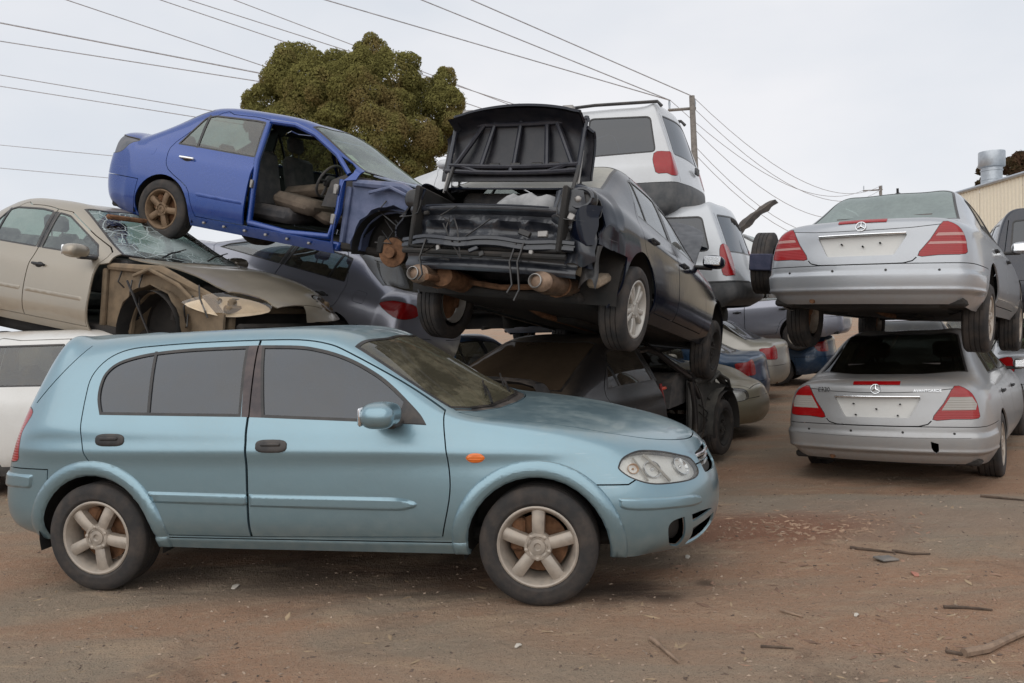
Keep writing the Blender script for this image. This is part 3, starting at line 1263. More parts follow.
    def wipers(s, x0, z0, x1, z1, y=.0, mat=None):
        for yy in (-.42, .12):
            m = MB()
            a = Vector((x0, yy, z0))
            b = Vector((x0 - .10, yy + .28, z0 + .07))
            m.tube([a, (a + b) / 2 + Vector((0, 0, .015)), b], .008, 6)
            m.tube([a + (b - a) * .35 + Vector((-.02, 0, .01)), b + (b - a) * .35], .006, 5)
            s.add('wiper', m, M_trim)

    def wheels(s, wb, track, zf, zr, kind, r, rim, width=.19, mat=None, which='FR FL RR RL', spin=(0, .7), disc=None):
        for k in which.split():
            x = wb if k[0] == 'F' else 0
            wheel(s.root, x, -track if k[1] == 'R' else track, zf if k[0] == 'F' else zr, kind, r, rim, width, mat, spin=spin[0] if k[0] == 'F' else spin[1], left=k[1] == 'L', disc_mat=disc)

# ------------------------------------------------------------------ the light blue hatchback in front


def hatch_shell():
    cols = [
        col(-.53, .77, 1.0, .70, .53, 1.365, 1.405, xr=.10, xc=-.03, xs=[.06, -.10, -.11, -.05, .02], zz=[.27, .36, .60, .83, 1.0], yy=[.66, .735, .745, .735, .70]),
        col(-.36, .81, 1.01, .765, .555, 1.385, 1.425, xr=.08, xc=.02, zs=.27),
        col(0., .838, 1.0, .79, .57, 1.40, 1.445, zs=.26),
        col(.6, .843, .985, .795, .575, 1.415, 1.455, zs=.25),
        col(1.15, .845, .97, .795, .575, 1.408, 1.455, zs=.25),
        col(1.46, .845, .96, .79, .575, 1.345, 1.405, xc=.10, zs=.25),
        col(1.80, .845, .952, .785, .635, 1.165, 1.190, xc=.11, zs=.25),
        col(2.10, .845, .935, .772, .705, .985, .992, xc=.19, zs=.25),
        col(2.36, .842, .905, .765, .665, .945, .962, xc=.08, zs=.25),
        col(2.70, .835, .862, .745, .625, .900, .918, zs=.25),
        col(2.98, .815, .795, .705, .57, .838, .868, xc=.03, zs=.24),
        col(3.16, .75, .72, .63, .47, .775, .785, xr=.06, xc=.175, xs=[-.08, .03, .05, .02, 0], zz=[.24, .33, .50, .63, .72], yy=[.67, .715, .725, .70, .64]),
    ]
    return cols, [(-.62, .27), (-.76, .37), (-.77, .58), (-.68, .83)], [(3.39, .20), (3.475, .32), (3.495, .50), (3.445, .65)]


def hatch_warp(v):
    v = v.copy()
    x, z = v[:, 0], v[:, 2]
    flank = np.clip((x + .6) / .3, 0, 1) * np.clip((3.0 - x) / .4, 0, 1) * (np.abs(v[:, 1]) > .6)
    ridge = .011 * np.exp(-((z - .80) / .045) ** 2) + .014 * np.clip((.325 - z) / .02, 0, 1) * np.clip((x - .30) / .04, 0, 1) * np.clip((2.22 - x) / .04, 0, 1)
    v[:, 1] += np.sign(v[:, 1]) * flank * ridge
    return v


def build_hatchback():
    c_, t_, n_ = hatch_shell()
    blue = paint('hatch_blue', (0.205, 0.318, 0.370), metal=.62, rough=.29, coat=.8, dust=.16, top=.36, dustcol=(.40, .37, .28))
    C = Car('hatchback_car', 'light blue five door hatchback parked on the dirt in front of the stacked wrecks', 'car', (-2.25, 5.141, 0.01, -10.5, 0, 0), c_, t_, n_, blue, level=4, warp=hatch_warp)
    S = C.sh
    top = [(.10, 1.372), (.3, 1.386), (.6, 1.396), (.935, 1.40)]
    rdoor = smooth([(.955, .325, 1), (.96, .62), (.958, .96), (.935, 1.40, 1), (.6, 1.397), (.3, 1.386), (.10, 1.368), (-.02, 1.315), (-.085, 1.22), (-.085, 1.10), (-.065, .93), (-.035, .79), (.03, .70, 1), (.13, .66), (.25, .575), (.335, .44), (.36, .325, 1)], 4)
    fdoor = smooth([(.955, .325, 1), (.96, .62), (.958, .96), (.935, 1.40, 1), (1.17, 1.395), (1.34, 1.368), (1.475, 1.315), (1.80, 1.15), (2.055, 1.0, 1), (2.06, .93), (2.095, .70), (2.09, .55), (2.04, .345, 1)], 4)
    rwin = smooth([(.04, 1.005, 1), (0.0, 1.09), (-.012, 1.17), (.0, 1.235), (.05, 1.287), (.14, 1.32), (.29, 1.346), (.53, 1.362), (.875, 1.368, 1), (.915, .985, 1)], 4)
    fwin = smooth([(.955, 1.368, 1), (1.035, .98, 1), (1.68, .948), (1.965, .93, 1), (1.925, .985), (1.84, 1.06), (1.75, 1.132), (1.66, 1.193), (1.53, 1.262), (1.41, 1.31), (1.29, 1.342), (1.17, 1.36)], 4)
    F = []
    F += gapped('rear_bumper', [(-.29, .70), (-1.2, .71), (-1.2, .05), (-.36, .05)])
    F += gapped('front_bumper', [(2.74, .632), (3.0, .627), (3.05, .655), (3.8, .67), (3.8, .05), (2.80, .05)])
    F += gapped('rocker', [(.3, .318), (2.2, .322), (2.2, .1), (.3, .1)])
    F += gapped('rear_door', rdoor) + gapped('front_door', fdoor)
    F += [('pillar', [(.87, 1.368), (.918, .985), (1.04, .98), (.958, 1.368)]), ('gap', [(.928, 1.366), (.958, .98), (.966, .98), (.937, 1.366)])]
    F += sealed('rear_window', rwin, .016) + sealed('front_window', fwin, .016)
    F += [('seal', [(.283, 1.35), (.340, 1.0), (.357, 1.0), (.300, 1.35)]), ('sail', [(1.83, 1.058), (1.845, 1.052), (1.962, .936), (1.80, .942)])]
    mo_r = fillet([(.345, .582), (.958, .572), (.958, .508), (.37, .518)], .02)
    mo_f = smooth([(.97, .572, 1), (1.7, .563), (1.86, .552), (1.915, .525), (1.86, .498), (1.7, .492), (.97, .503, 1)], 5)
    F += [('moulding_rear', mo_r), ('moulding_rear', offset(mo_r, .014)), ('moulding_front', mo_f), ('moulding_front', offset(mo_f, .014))]
    mb_r = fillet([(-.40, .665), (-1.2, .668), (-1.2, .585), (-.42, .585)], .02)
    F += [('bumper_strip_rear', mb_r), ('bumper_strip_rear', offset(mb_r, .012))]
    ind = smooth([(2.18, .765), (2.2, .785), (2.23, .79), (2.26, .785), (2.28, .765), (2.26, .745), (2.23, .74), (2.2, .745)], 3)
    F += [('indicator', ind), ('indicator', offset(ind, .012))]
    F += [('gap', [(-.185, 1.392), (-.178, 1.392), (-.43, 1.07), (-.44, 1.07)])]
    for cx in (0, 2.535):
        for q in (.452, .446, .438, .428, .416, .402, .388, .376):
            F += [('arch_flare', arch(cx, .30, q, n=40))]
    F += [('hole', arch(0, .30, .366)), ('hole', arch(2.535, .30, .366))]
    S.cut('side', F)
    S.cut('rear', [('rear_bumper', [(-.9, .05), (-.9, .705), (.05, .705), (.05, .05)])], only=['body'], box=((-9, -9, -9), (-.41, 9, 9)))
    ob = Shell.oblique(-50)
    S.cut(ob, sealed('tail_lamp', smooth(pv(ob, [(-.44, -.735, 1.02), (-.475, -.745, .90), (-.50, -.77, .80), (-.53, -.77, .735), (-.64, -.66, .735), (-.665, -.52, .80), (-.63, -.50, 1.0), (-.52, -.64, 1.05)]), 4), .006))
    S.cut('rear', sealed('rear_screen', fillet([(-.58, 1.06), (-.47, 1.35), (.1, 1.36), (.1, 1.06)], .05), .02) + [('bumper_strip_rear', [(-.9, .585), (-.9, .668), (.1, .668), (.1, .585)])], only=['body', 'rear_bumper'])
    ws = [(2.075, -.685), (1.80, -.625), (1.49, -.55), (1.53, -.40), (1.565, -.2), (1.575, .1), (2.29, .1), (2.285, -.15), (2.24, -.4), (2.16, -.58)]
    S.cut('top', sealed('windscreen', ws, .02, 'screen_seal') + gapped('bonnet', smooth([(2.11, -.700, 1), (2.35, -.680), (2.62, -.655), (2.85, -.628), (3.02, -.57), (3.14, -.50), (3.25, -.38), (3.335, -.20), (3.36, 0.0), (3.36, .1, 1), (2.34, .1, 1), (2.33, -.15), (2.28, -.4), (2.19, -.60)], 4), .006), face=.2, only=['body'])
    S.cut('top', [('cowl', [(2.10, -.69), (2.19, -.598), (2.28, -.40), (2.33, -.15), (2.34, .1), (2.29, .1), (2.285, -.15), (2.24, -.4), (2.16, -.58), (2.08, -.68)])], face=.2, only=['body', 'gap'])
    S.cut('front', [('front_bumper', [(-.9, .05), (-.9, .60), (-.46, .60), (-.3, .585), (.1, .58), (.1, .05)])], only=['body'])
    ob = Shell.oblique(48)
    lampf = smooth(pv(ob, [(2.95, -.765, .715), (2.985, -.74, .755), (3.063, -.68, .775), (3.17, -.591, .757), (3.267, -.501, .722), (3.325, -.44, .690), (3.355, -.445, .625), (3.324, -.523, .598), (3.211, -.675, .605), (3.106, -.746, .617), (3.02, -.775, .650), (2.965, -.78, .69)]), 4)
    mo_n = smooth(pv(ob, [(2.955, -.815, .545), (2.98, -.806, .561), (3.208, -.715, .546), (3.319, -.58, .528), (3.362, -.515, .498), (3.345, -.55, .470), (3.20, -.72, .488), (2.985, -.808, .502)]), 4)
    intake = smooth(pv(ob, [(3.19, -.725, .372), (3.215, -.71, .425), (3.31, -.60, .43), (3.382, -.48, .425), (3.43, -.36, .40), (3.44, -.33, .32), (3.40, -.38, .255), (3.319, -.52, .235), (3.22, -.67, .28)]), 4)
    S.cut(ob, sealed('headlamp', lampf, .007, 'lamp_rim'), face=.2, box=((2.84, -9, .56), (9, 9, 9)))
    S.cut(ob, [('nose_strip', mo_n), ('nose_strip', offset(mo_n, .012)), ('intake', intake), ('intake_bar', pv(ob, [(3.27, -.66, .44), (3.31, -.61, .44), (3.36, -.55, .23), (3.30, -.60, .23)])), ('intake_bar', pv(ob, [(3.30, -.62, .385), (3.44, -.36, .41), (3.46, -.33, .38), (3.31, -.61, .345)]))], face=.2, box=((2.84, -9, .15), (9, 9, .60)))
    S.cut('front', [('grille', fillet([(-.40, .605), (-.37, .705), (-.2, .715), (-.05, .715), (-.05, .60), (-.2, .595)], .02))], only=['body', 'front_bumper', 'bonnet', 'gap'])
    body = C.part('body', 'body', blue)[0]
    C.part('rear_bumper', 'rear_bumper', blue)
    fb = C.part(['front_bumper', 'intake_bar'], 'front_bumper', blue)[0]
    C.part('rocker', 'sill', blue, 'RL')
    C.part('bonnet', 'bonnet', blue)
    C.part('arch_flare', 'arch_flare', blue, 'RL', off=.020, bevel=.045, flange=.03)
    rd = C.part('rear_door', 'door', blue, 'RL', flange=.02)
    fd = C.part('front_door', 'door', blue, 'RL', flange=.02)
    C.part(['seal', 'seal_rear_window'], 'window_seal', M_trim, 'RL', rd, flange=.01)
    C.part('seal_front_window', 'window_seal', M_trim, 'RL', fd, flange=.01)
    C.part('seal_tail_lamp', 'lamp_seal', M_trim, 'RL', flange=.01)
    C.part('seal_rear_screen', 'window_seal', M_trim, flange=.01)
    C.part('pillar', 'pillar_trim', simple('pillar_film', (.035, .022, .026), .3, dust=.2), 'RL', flange=.006)
    C.part(['sail'], 'mirror_sail', M_black, 'RL', off=.003)
    gl = glass('hatch_side_glass', (.04, .047, .055), dust=.22, f0=.085, streak=True, dustcol=(.13, .16, .20))
    C.part('rear_window', 'window', gl, 'RL', rd, flange=0, off=-.006)
    C.part('front_window', 'window', gl, 'RL', fd, flange=0, off=-.006)
    C.part('rear_screen', 'rear_window', gl, flange=0, off=-.005)
    C.part('screen_seal', 'windscreen_seal', M_trim)
    C.part('windscreen', 'windscreen', glass('hatch_screen_glass', (.50, .54, .42), dust=.50, dustcol=(.25, .22, .15), f0=.07), flange=0, off=-.004, label='dusty greenish brown windscreen')
    C.part('cowl', 'wiper_cowl', M_black, off=-.006)
    C.part('moulding_rear', 'side_moulding', blue, 'RL', rd, off=.014, bevel=.016, flange=.004)
    C.part('moulding_front', 'side_moulding', blue, 'RL', fd, off=.014, bevel=.016, flange=.004)
    C.part('bumper_strip_rear', 'bumper_strip', blue, off=.013, bevel=.014, flange=.004)
    C.part('nose_strip', 'bumper_strip', blue, 'RL', fb, off=.013, bevel=.014, flange=.004)
    C.part('indicator', 'side_indicator', M_orange, 'RL', off=.008, bevel=.012, flange=.004)
    C.part('tail_lamp', 'tail_light', M_red, 'RL')
    # headlight: clear cover over a bright bowl with two round lamps
    hl = C.part('headlamp', 'headlight', M_lampglass, 'RL', flange=0, off=-.002)
    C.part('lamp_rim', 'headlight_rim', M_trim, 'RL', flange=.05)
    C.part('headlamp', 'lamp_bowl', M_reflector, 'RL', hl, flange=0, off=-.028)
    U_, V_, W_ = (Vector(q) for q in ob)
    for k, (pt3, r, sq) in enumerate((((3.27, -.53, .675), .058, .85), ((3.10, -.67, .69), .052, .9), ((3.02, -.735, .70), .030, .9))):
        (u0, v0), = pv(ob, [pt3])
        p, n = S.at(u0, v0, ob)
        m = MB()
        m.lathe_y([(r, .006), (r * .97, -.004), (r * .90, -.004), (r * .80, .010), (r * .45, .020), (r * .22, .020), (r * .20, .004), (r * .10, -.002), (0, -.002)], 24, squash=(1, sq))
        Rm = Vector((0, -1, 0)).rotation_difference(n).to_matrix()
        m.v = [tuple(Rm @ Vector(v) + p - n * .018) for v in m.v]
        for sg, h in zip((1, -1), hl):
            mm = MB()
            mm.v = [(a, b * sg, e) for a, b, e in m.v]
            mm.f = m.f if sg == 1 else [f[::-1] for f in m.f]
            C.add('lamp_reflector', mm, M_chrome if k < 2 else simple('amber_bulb', (.55, .30, .14), .3, .3), h)
    for j, (t0, b0) in enumerate((((3.085, -.68, .765), (3.215, -.665, .615)), ((3.03, -.72, .755), (3.10, -.74, .63)))):
        ptz = []
        for t in np.linspace(.04, .96, 7):
            q3 = [t0[i] + (b0[i] - t0[i]) * t for i in range(3)]
            (u0, v0), = pv(ob, [q3])
            p, n = S.at(u0, v0, ob)
            ptz.append(p - n * .014)
        for sg, h in zip((1, -1), hl):
            C.add('lamp_divider', MB().tube([(p.x, p.y * sg, p.z) for p in ptz], .008 if j == 0 else .005, 6), simple('lamp_grey', (.33, .31, .28), .35, .3, dust=.05), h)
    C.part('intake', 'lower_grille', M_under, 'RL', off=-.045, flange=-.030)
    C.part('grille', 'grille', M_under, off=-.03, flange=-.015)
    g = MB()
    for z in (.625, .655, .685):
        g.tube([(3.335, -.39, z), (3.395, -.25, z), (3.42, -.1, z), (3.42, .1, z), (3.395, .25, z), (3.335, .39, z)], .011, 8)
    C.add('grille_bar', g, M_chrome)
    C.mirror(1.765, -.945, 1.005, 1.03, p=2.6)
    C.handle(rd, .13, .868, .185, kind='paddle')
    C.handle(fd, 1.11, .832, .185, kind='paddle')
    w = C.sh
    C.arches([(0, .3), (2.535, .3)], .40, .80)
    C.floor(-.5, 3.0, .23, .60, (0, 2.535), .4)
    C.running_gear(2.535, .3, -.7, .17)
    C.cabin(.98, .12, .96, .70, 1.4)
    C.wipers(2.24, 1.0, 0, 0)
    C.wheels(2.535, .735, .3075, .3075, 'five', .3075, .205, .195, spin=(.05, .5))
    a = MB().tube([(.25, 0, 1.44), (.05, 0, 1.62)], .004, 5)
    # spoiler lip on the tailgate
    return C


build_hatchback()

# ------------------------------------------------------------------ saloons
def saloon_shell(wb=2.85, tail=-1.07, nose=3.70, w=.91, roof=1.45, belt=.95, deck=1.03, decktail=1.0, bb=-.30, rh=.42, fh=1.52, cowl=2.28,
                 hood=.98, hoodf=.74, rail=.57, zs=.22, cowlc=.2, tailround=.14, noseround=.30, tuck=.0, roofx=None, bbc=-.08, rhc=-.1, fhc=.14):
    """tail to nose sections of a three-box car"""
    L_ = lambda a, b, t: a + (b - a) * t
    wm = (rh + fh) / 2 if roofx is None else roofx
    k = w / .91
    cols = [
        col(tail + tailround, w * .88, decktail - .06, w * .80, w * .62, decktail - .012, decktail, xr=-.02, xc=-tailround + .03,
            xs=[.04, -.02, -.03, -.01, .0], zz=[zs + .04, zs + .15, .60, .80, decktail - .06], yy=[w * .80, w * .88, w * .90, w * .875, w * .80]),
        col(tail + .36, w * .965, L_(decktail, belt, .4) - .035, w * .845, w * .66, L_(decktail, deck, .35) - .004, L_(decktail, deck, .35) + .008, zs=zs + .02),
        col(-.28 if bb > -.2 else bb - .12, w * .985, belt + .0, w * .86, w * .70, deck - .012, deck + .0, zs=zs),
        col(bb + .06, w * .99, belt + .015, w * .865, w * .715, deck + .055, deck + .03, xc=bbc, zs=zs),
        col(L_(bb, rh, .52), w, belt + .012, w * .87, L_(w * .715, rail, .55), L_(deck, roof - .05, .60), L_(deck, roof, .55), xc=L_(bbc, rhc, .5), zs=zs),
        col(rh, w, belt + .01, w * .87, rail + .005, roof - .055, roof - .012, xc=rhc, zs=zs),
        col(wm, w, belt, w * .87, rail, roof - .045, roof, zs=zs),
        col(fh, w, belt - .01, w * .87, rail, roof - .085, roof - .03, xc=fhc, zs=zs),
        col(L_(fh, cowl, .52), w, belt - .015, w * .865, L_(rail, w * .77, .52), L_(roof - .085, hood + .01, .54), L_(roof - .03, hood + .0, .53), xc=L_(fhc, cowlc, .5), zs=zs),
        col(cowl, w * .995, belt - .025, w * .855, w * .775, hood + .005, hood, xc=cowlc, zs=zs),
        col(L_(cowl, nose, .28), w * .985, belt - .05, w * .84, w * .72, hood - .02, hood - .005, xc=.05, zs=zs),
        col(L_(cowl, nose, .55), w * .97, L_(belt, hoodf, .38) - .01, w * .81, w * .68, L_(hood, hoodf, .35), L_(hood, hoodf, .25), zs=zs),
        col(nose - .44, w * .93, L_(belt, hoodf, .75) - .02, w * .77, w * .62, L_(hood, hoodf, .75), L_(hood, hoodf, .62), xc=.02, zs=zs),
        col(nose - noseround, w * .85, hoodf - .06, w * .70, w * .52, hoodf - .01, hoodf + .01, xr=.08, xc=noseround - .09,
            xs=[-.02, .05, .07, .03, 0], zz=[zs + .02, zs + .12, .48, .60, hoodf - .06], yy=[w * .76, w * .82, w * .84, w * .80, w * .70]),
    ]
    tc = [(tail + .06, zs + .04), (tail - .02, zs + .14), (tail - .045, .58), (tail - .0, .81)]
    nc = [(nose - .06, zs), (nose, zs + .1), (nose + .01, .47), (nose - .03, .60)]
    return cols, tc, nc


MERC = dict(wb=2.854, tail=-1.08, nose=3.72, w=.91, roof=1.45, belt=.96, deck=1.04, decktail=1.0, bb=-.38, rh=.28, fh=1.50, cowl=2.25, rail=.56)


def line(pts, w=.008):
    """thin closed outline round an open line"""
    p = np.array(pts, float)
    d = np.gradient(p, axis=0)
    n = np.stack([-d[:, 1], d[:, 0]], 1)
    n /= np.maximum(np.linalg.norm(n, axis=1, keepdims=True), 1e-9)
    return np.concatenate([p + n * w / 2, (p - n * w / 2)[::-1]]).tolist()


def rail_z(C, x):
    xs = [c[5][0] for c in C.cols]
    zs = [c[5][2] for c in C.cols]
    return float(np.interp(x, xs, zs))


def belt_z(C, x):
    return float(np.interp(x, [c[4][0] for c in C.cols], [c[4][2] for c in C.cols]))


def side_glass(C, xa, xb, ta, tb, m=.05, mb=.035, n=8):
    """outline of side glass between belt points xa, xb and rail points ta, tb"""
    bot = [(x, belt_z(C, x) + mb) for x in np.linspace(xb, xa, 4)]
    top = [(x, rail_z(C, x) - m) for x in np.linspace(ta, tb, n)]
    return fillet(top + bot, .02, 2)


def saloon(name, label, q, P, mat, level=3, arch_r=.365, wz=.315, B=1.02, rd=.02, fd=None, qwin=True, lamp_r=None, lamp_f=None, warp=None, group=None, cat='car',
           sill=.30, glassx=None, bumper_z=.60, arches=('R', 'F'), fit=3, hatch=False, screen=True, backlight=True, bumper_f=.56, boot_w=.60):
    c_, t_, n_ = saloon_shell(**P) if isinstance(P, dict) else P
    C = Car(name, label, cat, q, c_, t_, n_, mat, level=level, warp=warp, group=group, fit=fit)
    S = C.sh
    C.P = P if isinstance(P, dict) else {}
    wb, tail, nose = C.P['wb'], C.P['tail'], C.P['nose']
    cowl, fh, rh, bb = C.P['cowl'], C.P['fh'], C.P['rh'], C.P['bb']
    w = C.P.get('w', .91)
    C.wb, C.tail, C.nose, C.w, C.arch_r, C.wz = wb, tail, nose, w, arch_r, wz
    fd = cowl - .18 if fd is None else fd
    bz, zr = (lambda x: belt_z(C, x)), (lambda x: rail_z(C, x))
    r = arch_r + .03
    F = gapped('rear_bumper', [(-r + .06, bumper_z), (tail - .5, bumper_z + .01), (tail - .5, .0), (-r - .03, .0)])
    F += gapped('front_bumper', [(wb + r - .10, bumper_f), (nose + .5, bumper_f + .01), (nose + .5, .0), (wb + r + .03, .0)])
    top = lambda xs: [(x, zr(x) - .018) for x in xs]
    C.rwx = max(rd + .02, bb + .33)
    dr = [(B, sill, 1), (B, bz(B)), (B - .05, zr(B) - .018, 1)] + top(np.linspace(B - .2, rh + .08, 4)) + [(C.rwx, bz(C.rwx) + .06), (rd, bz(rd) - .10), (rd + .06, .72), (.30, .58), (r - .015, .44), (r + .05, sill, 1)]
    df = [(B, sill, 1), (B, bz(B)), (B - .05, zr(B) - .018, 1)] + top(np.linspace(B + .15, fh, 4)) + top(np.linspace(fh + .12, cowl - .12, 3)) + [(fd, bz(fd) - .03, 1), (fd + .03, .62), (fd, sill, 1)]
    F += gapped('rear_door', smooth(dr, 3)) + gapped('front_door', smooth(df, 3))
    F += sealed('rear_window', side_glass(C, C.rwx + .03, B - .035, max(rh - .08, C.rwx + .10), B - .085), .015)
    F += sealed('front_window', side_glass(C, B + .035, cowl - .22, B + .0, cowl - .33, n=10), .015)
    if qwin:
        q0 = C.rwx + .27
        F += [('seal', [(q0, bz(q0) + .03), (q0 + .025, bz(q0) + .03), (q0 + .0, zr(q0) - .045), (q0 - .03, zr(q0) - .045)])]
    F += [('pillar', [(B - .033, bz(B) + .036), (B + .033, bz(B) + .036), (B - .002, zr(B) - .05), (B - .083, zr(B) - .05)]), ('gap', [(B - .004, bz(B) + .036), (B + .004, bz(B) + .036), (B - .042, zr(B) - .05), (B - .05, zr(B) - .05)])]
    for a in arches:
        F += [('hole', arch(0 if a == 'R' else wb, wz, arch_r))]
    S.cut('side', F)
    if not hatch:
        S.cut('top', [('boot', [(tail - .2, -boot_w), (bb - .12, -boot_w - .02), (bb - .12, .05), (tail - .2, .05)])], only=['body'], face=.4)
        S.cut('rear', [('rear_bumper', [(-w - .1, 0), (-w - .1, bumper_z + .006), (.05, bumper_z), (.05, 0)])], only=['body'], box=((-9, -9, -9), (-r - .05, 9, 9)))
    S.cut('front', [('front_bumper', [(-w - .1, 0), (-w - .1, bumper_f + .006), (.05, bumper_f), (.05, 0)])], only=['body'], box=((wb + r + .05, -9, -9), (9, 9, 9)))
    rb = C.cols
    if screen:
        y0, y1 = w * .745, .505
        cw = C.P.get('cowlc', .2)
        S.cut('top', sealed('windscreen', [(cowl - .02, -y0), (fh + .06, -y1), (fh + .13, -.3), (fh + .155, .06), (cowl + cw - .0, .06), (cowl + cw - .03, -.25), (cowl + cw - .11, -.5)], .022, 'screen_seal') +
              gapped('bonnet', [(cowl + .05, -y0 + .0), (cowl + .6, -w * .70), (nose - .55, -w * .655), (nose - .30, -w * .56), (nose - .10, -.3), (nose - .07, .06), (cowl + cw + .05, .06), (cowl + cw + .02, -.25), (cowl + cw - .06, -.5)], .006), face=.18, only=['body'])
    if backlight:
        bc = C.P.get('bbc', -.08)
        S.cut('top', sealed('backlight', [(bb - .02, -w * .735), (.45 * bb + .55 * rh, -.575), (rh - .06, -.525), (rh - .10, -.3), (rh - .12, .06), (bb + bc - .03, .06), (bb + bc - .02, -.3), (bb - .05, -.55)], .022, 'back_seal'), face=.12, only=['body', 'boot'])
    if lamp_r:
        ob = Shell.oblique(-62)
        S.cut(ob, sealed('tail_lamp', smooth(pv(ob, lamp_r), 3), .005))
    if lamp_f:
        ob = Shell.oblique(48)
        S.cut(ob, sealed('head_lamp', smooth(pv(ob, lamp_f), 3), .006, 'lamp_rim'))
    return C


def saloon_parts(C, mat=None, skip=(), gl=None, screen_gl=None, back_gl=None, lampmat=None, inside=True, gear=True, handles=(.26, 1.20), hz=.80, doors=('R', 'L'), fl=.012, mirrors=True, chrome_handle=False, floor_tail=.15):
    """turns the cut regions into parts; skip holds names like 'front_door_R'"""
    mat = mat or C.mat
    K = {}

    def sides(reg):
        s = ''.join(a for a in 'RL' if reg + '_' + a not in skip and reg not in skip)
        return {'RL': 'RL', 'R': 'R', 'L': 'L'}.get(s)

    def put(reg, name, m, parent=None, **k):
        sd = sides(reg)
        if sd and reg in C.sh.names:
            K[reg] = C.part(reg, name, m, sd, parent, **k)
        return K.get(reg, [])

    def one(reg, name, m, **k):
        if reg not in skip and reg in C.sh.names:
            K[reg] = C.part(reg, name, m, 'B', **k)
    one('body', 'body', mat, flange=fl)
    one('boot', 'boot_lid', mat, flange=.034)
    one('rear_bumper', 'rear_bumper', mat)
    one('front_bumper', 'front_bumper', mat)
    one('bonnet', 'bonnet', mat)
    put('rear_door', 'door', mat, flange=.02)
    put('front_door', 'door', mat, flange=.02)
    put('pillar', 'pillar_trim', M_trim, flange=.004)
    gl = gl or glass('side_glass', (.20, .22, .22), dust=.22)
    d = K.get('rear_door') or None
    sdx = sides('rear_window')
    if sdx:
        C.part(['seal', 'seal_rear_window'], 'window_seal', M_trim, sdx, d)
    put('rear_window', 'window', gl, d, flange=0, off=-.006)
    d = K.get('front_door') or None
    if sides('front_window'):
        C.part('seal_front_window', 'window_seal', M_trim, sides('front_window'), d)
    put('front_window', 'window', gl, d, flange=0, off=-.006)
    one('screen_seal', 'screen_seal', M_trim)
    one('back_seal', 'screen_seal', M_trim)
    one('windscreen', 'windscreen', screen_gl or gl, flange=0, off=-.004)
    one('backlight', 'rear_window', back_gl or screen_gl or gl, flange=0, off=-.004)
    put('tail_lamp', 'tail_light', lampmat or M_red, off=.002)
    put('seal_tail_lamp', 'lamp_seal', M_trim)
    put('head_lamp', 'headlight', M_lampglass, flange=0)
    put('lamp_rim', 'headlight_rim', M_trim, flange=.05)
    if K.get('head_lamp'):
        C.part('head_lamp', 'lamp_bowl', M_reflector, sides('head_lamp'), K['head_lamp'], flange=0, off=-.045)
    if handles:
        hm = M_chrome if chrome_handle else mat
        if K.get('rear_door'):
            C.handle(K['rear_door'], handles[0], hz + .02, .18, hm, only=sides('rear_door'))
        if K.get('front_door'):
            C.handle(K['front_door'], handles[1], hz, .18, hm, only=sides('front_door'))
    C.arches([(0, C.wz), (C.wb, C.wz)], C.arch_r + .03, C.w * .965)
    C.floor(C.tail + floor_tail, C.nose - .3, .22, C.w - .24, (0, C.wb), C.arch_r + .04)
    if gear:
        C.running_gear(C.wb, C.wz, C.tail, .2, w=C.w - .1)
    if inside:
        C.cabin(C.P['cowl'] - 1.12, max(.05, C.P['rh'] - .22), C.P['belt'], C.w * .82, C.P['roof'])
    if mirrors:
        C.mirror(C.P['cowl'] - .30, -C.w - .045, C.P['belt'] + .055, 1.0)
    C.K = K
    return K


def dots(C, pts, r, name, mat, view, parent=None, h=.006):
    out = []
    for u, v in pts:
        p, n = C.sh.at(u, v, view)
        for sg in ((1, -1) if abs(p.y) > .05 else (1,)):
            o = MB().lathe_y([(r, .004), (r * .95, -h), (0, -h)], 10)
            Rm = Vector((0, -1, 0)).rotation_difference(Vector((n.x, n.y * sg, n.z))).to_matrix()
            m = MB().add([tuple(Rm @ Vector(q) + Vector((p.x, p.y * sg, p.z))) for q in o.v], o.f)
            out += C.add(name, m, mat, parent)
    return out


def lettering(C, text, p, n, up, size, mat, parent=None, depth=.003):
    cu = bpy.data.curves.new('lettering', 'FONT')
    cu.body = text
    cu.size = size
    cu.extrude = depth
    cu.align_x = 'CENTER'
    cu.align_y = 'CENTER'
    tmp = bpy.data.objects.new('tmp_text', cu)
    COL.objects.link(tmp)
    dg = bpy.context.evaluated_depsgraph_get()
    me = bpy.data.meshes.new_from_object(tmp.evaluated_get(dg))
    bpy.data.objects.remove(tmp)
    n = Vector(n).normalized()
    x = Vector(up).cross(n).normalized()
    y = n.cross(x)
    R_ = Matrix((x, y, n)).transposed().to_4x4()
    R_.translation = Vector(p) + n * .004
    me.transform(R_)
    me.materials.clear()
    o = link('lettering', me, parent or C.root, mat)
    return o


def merc_warp(v):
    v = v.copy()
    rear = np.clip((-.42 - v[:, 0]) / .15, 0, 1)
    z = v[:, 2]
    sm = lambda t: t * t * (3 - 2 * t)
    d = .020 * sm(np.clip((.545 - z) / .03, 0, 1)) - .030 * sm(np.clip((.385 - z) / .05, 0, 1)) + .012 * np.exp(-((z - .375) / .018) ** 2)
    d = d * rear * (z < .6)
    n = v * [1, 1, 0]
    n[:, 0] = np.minimum(n[:, 0] + .45, 0) * 1.4
    n /= np.maximum(np.linalg.norm(n, axis=1, keepdims=True), .05)
    return v + n * d[:, None]


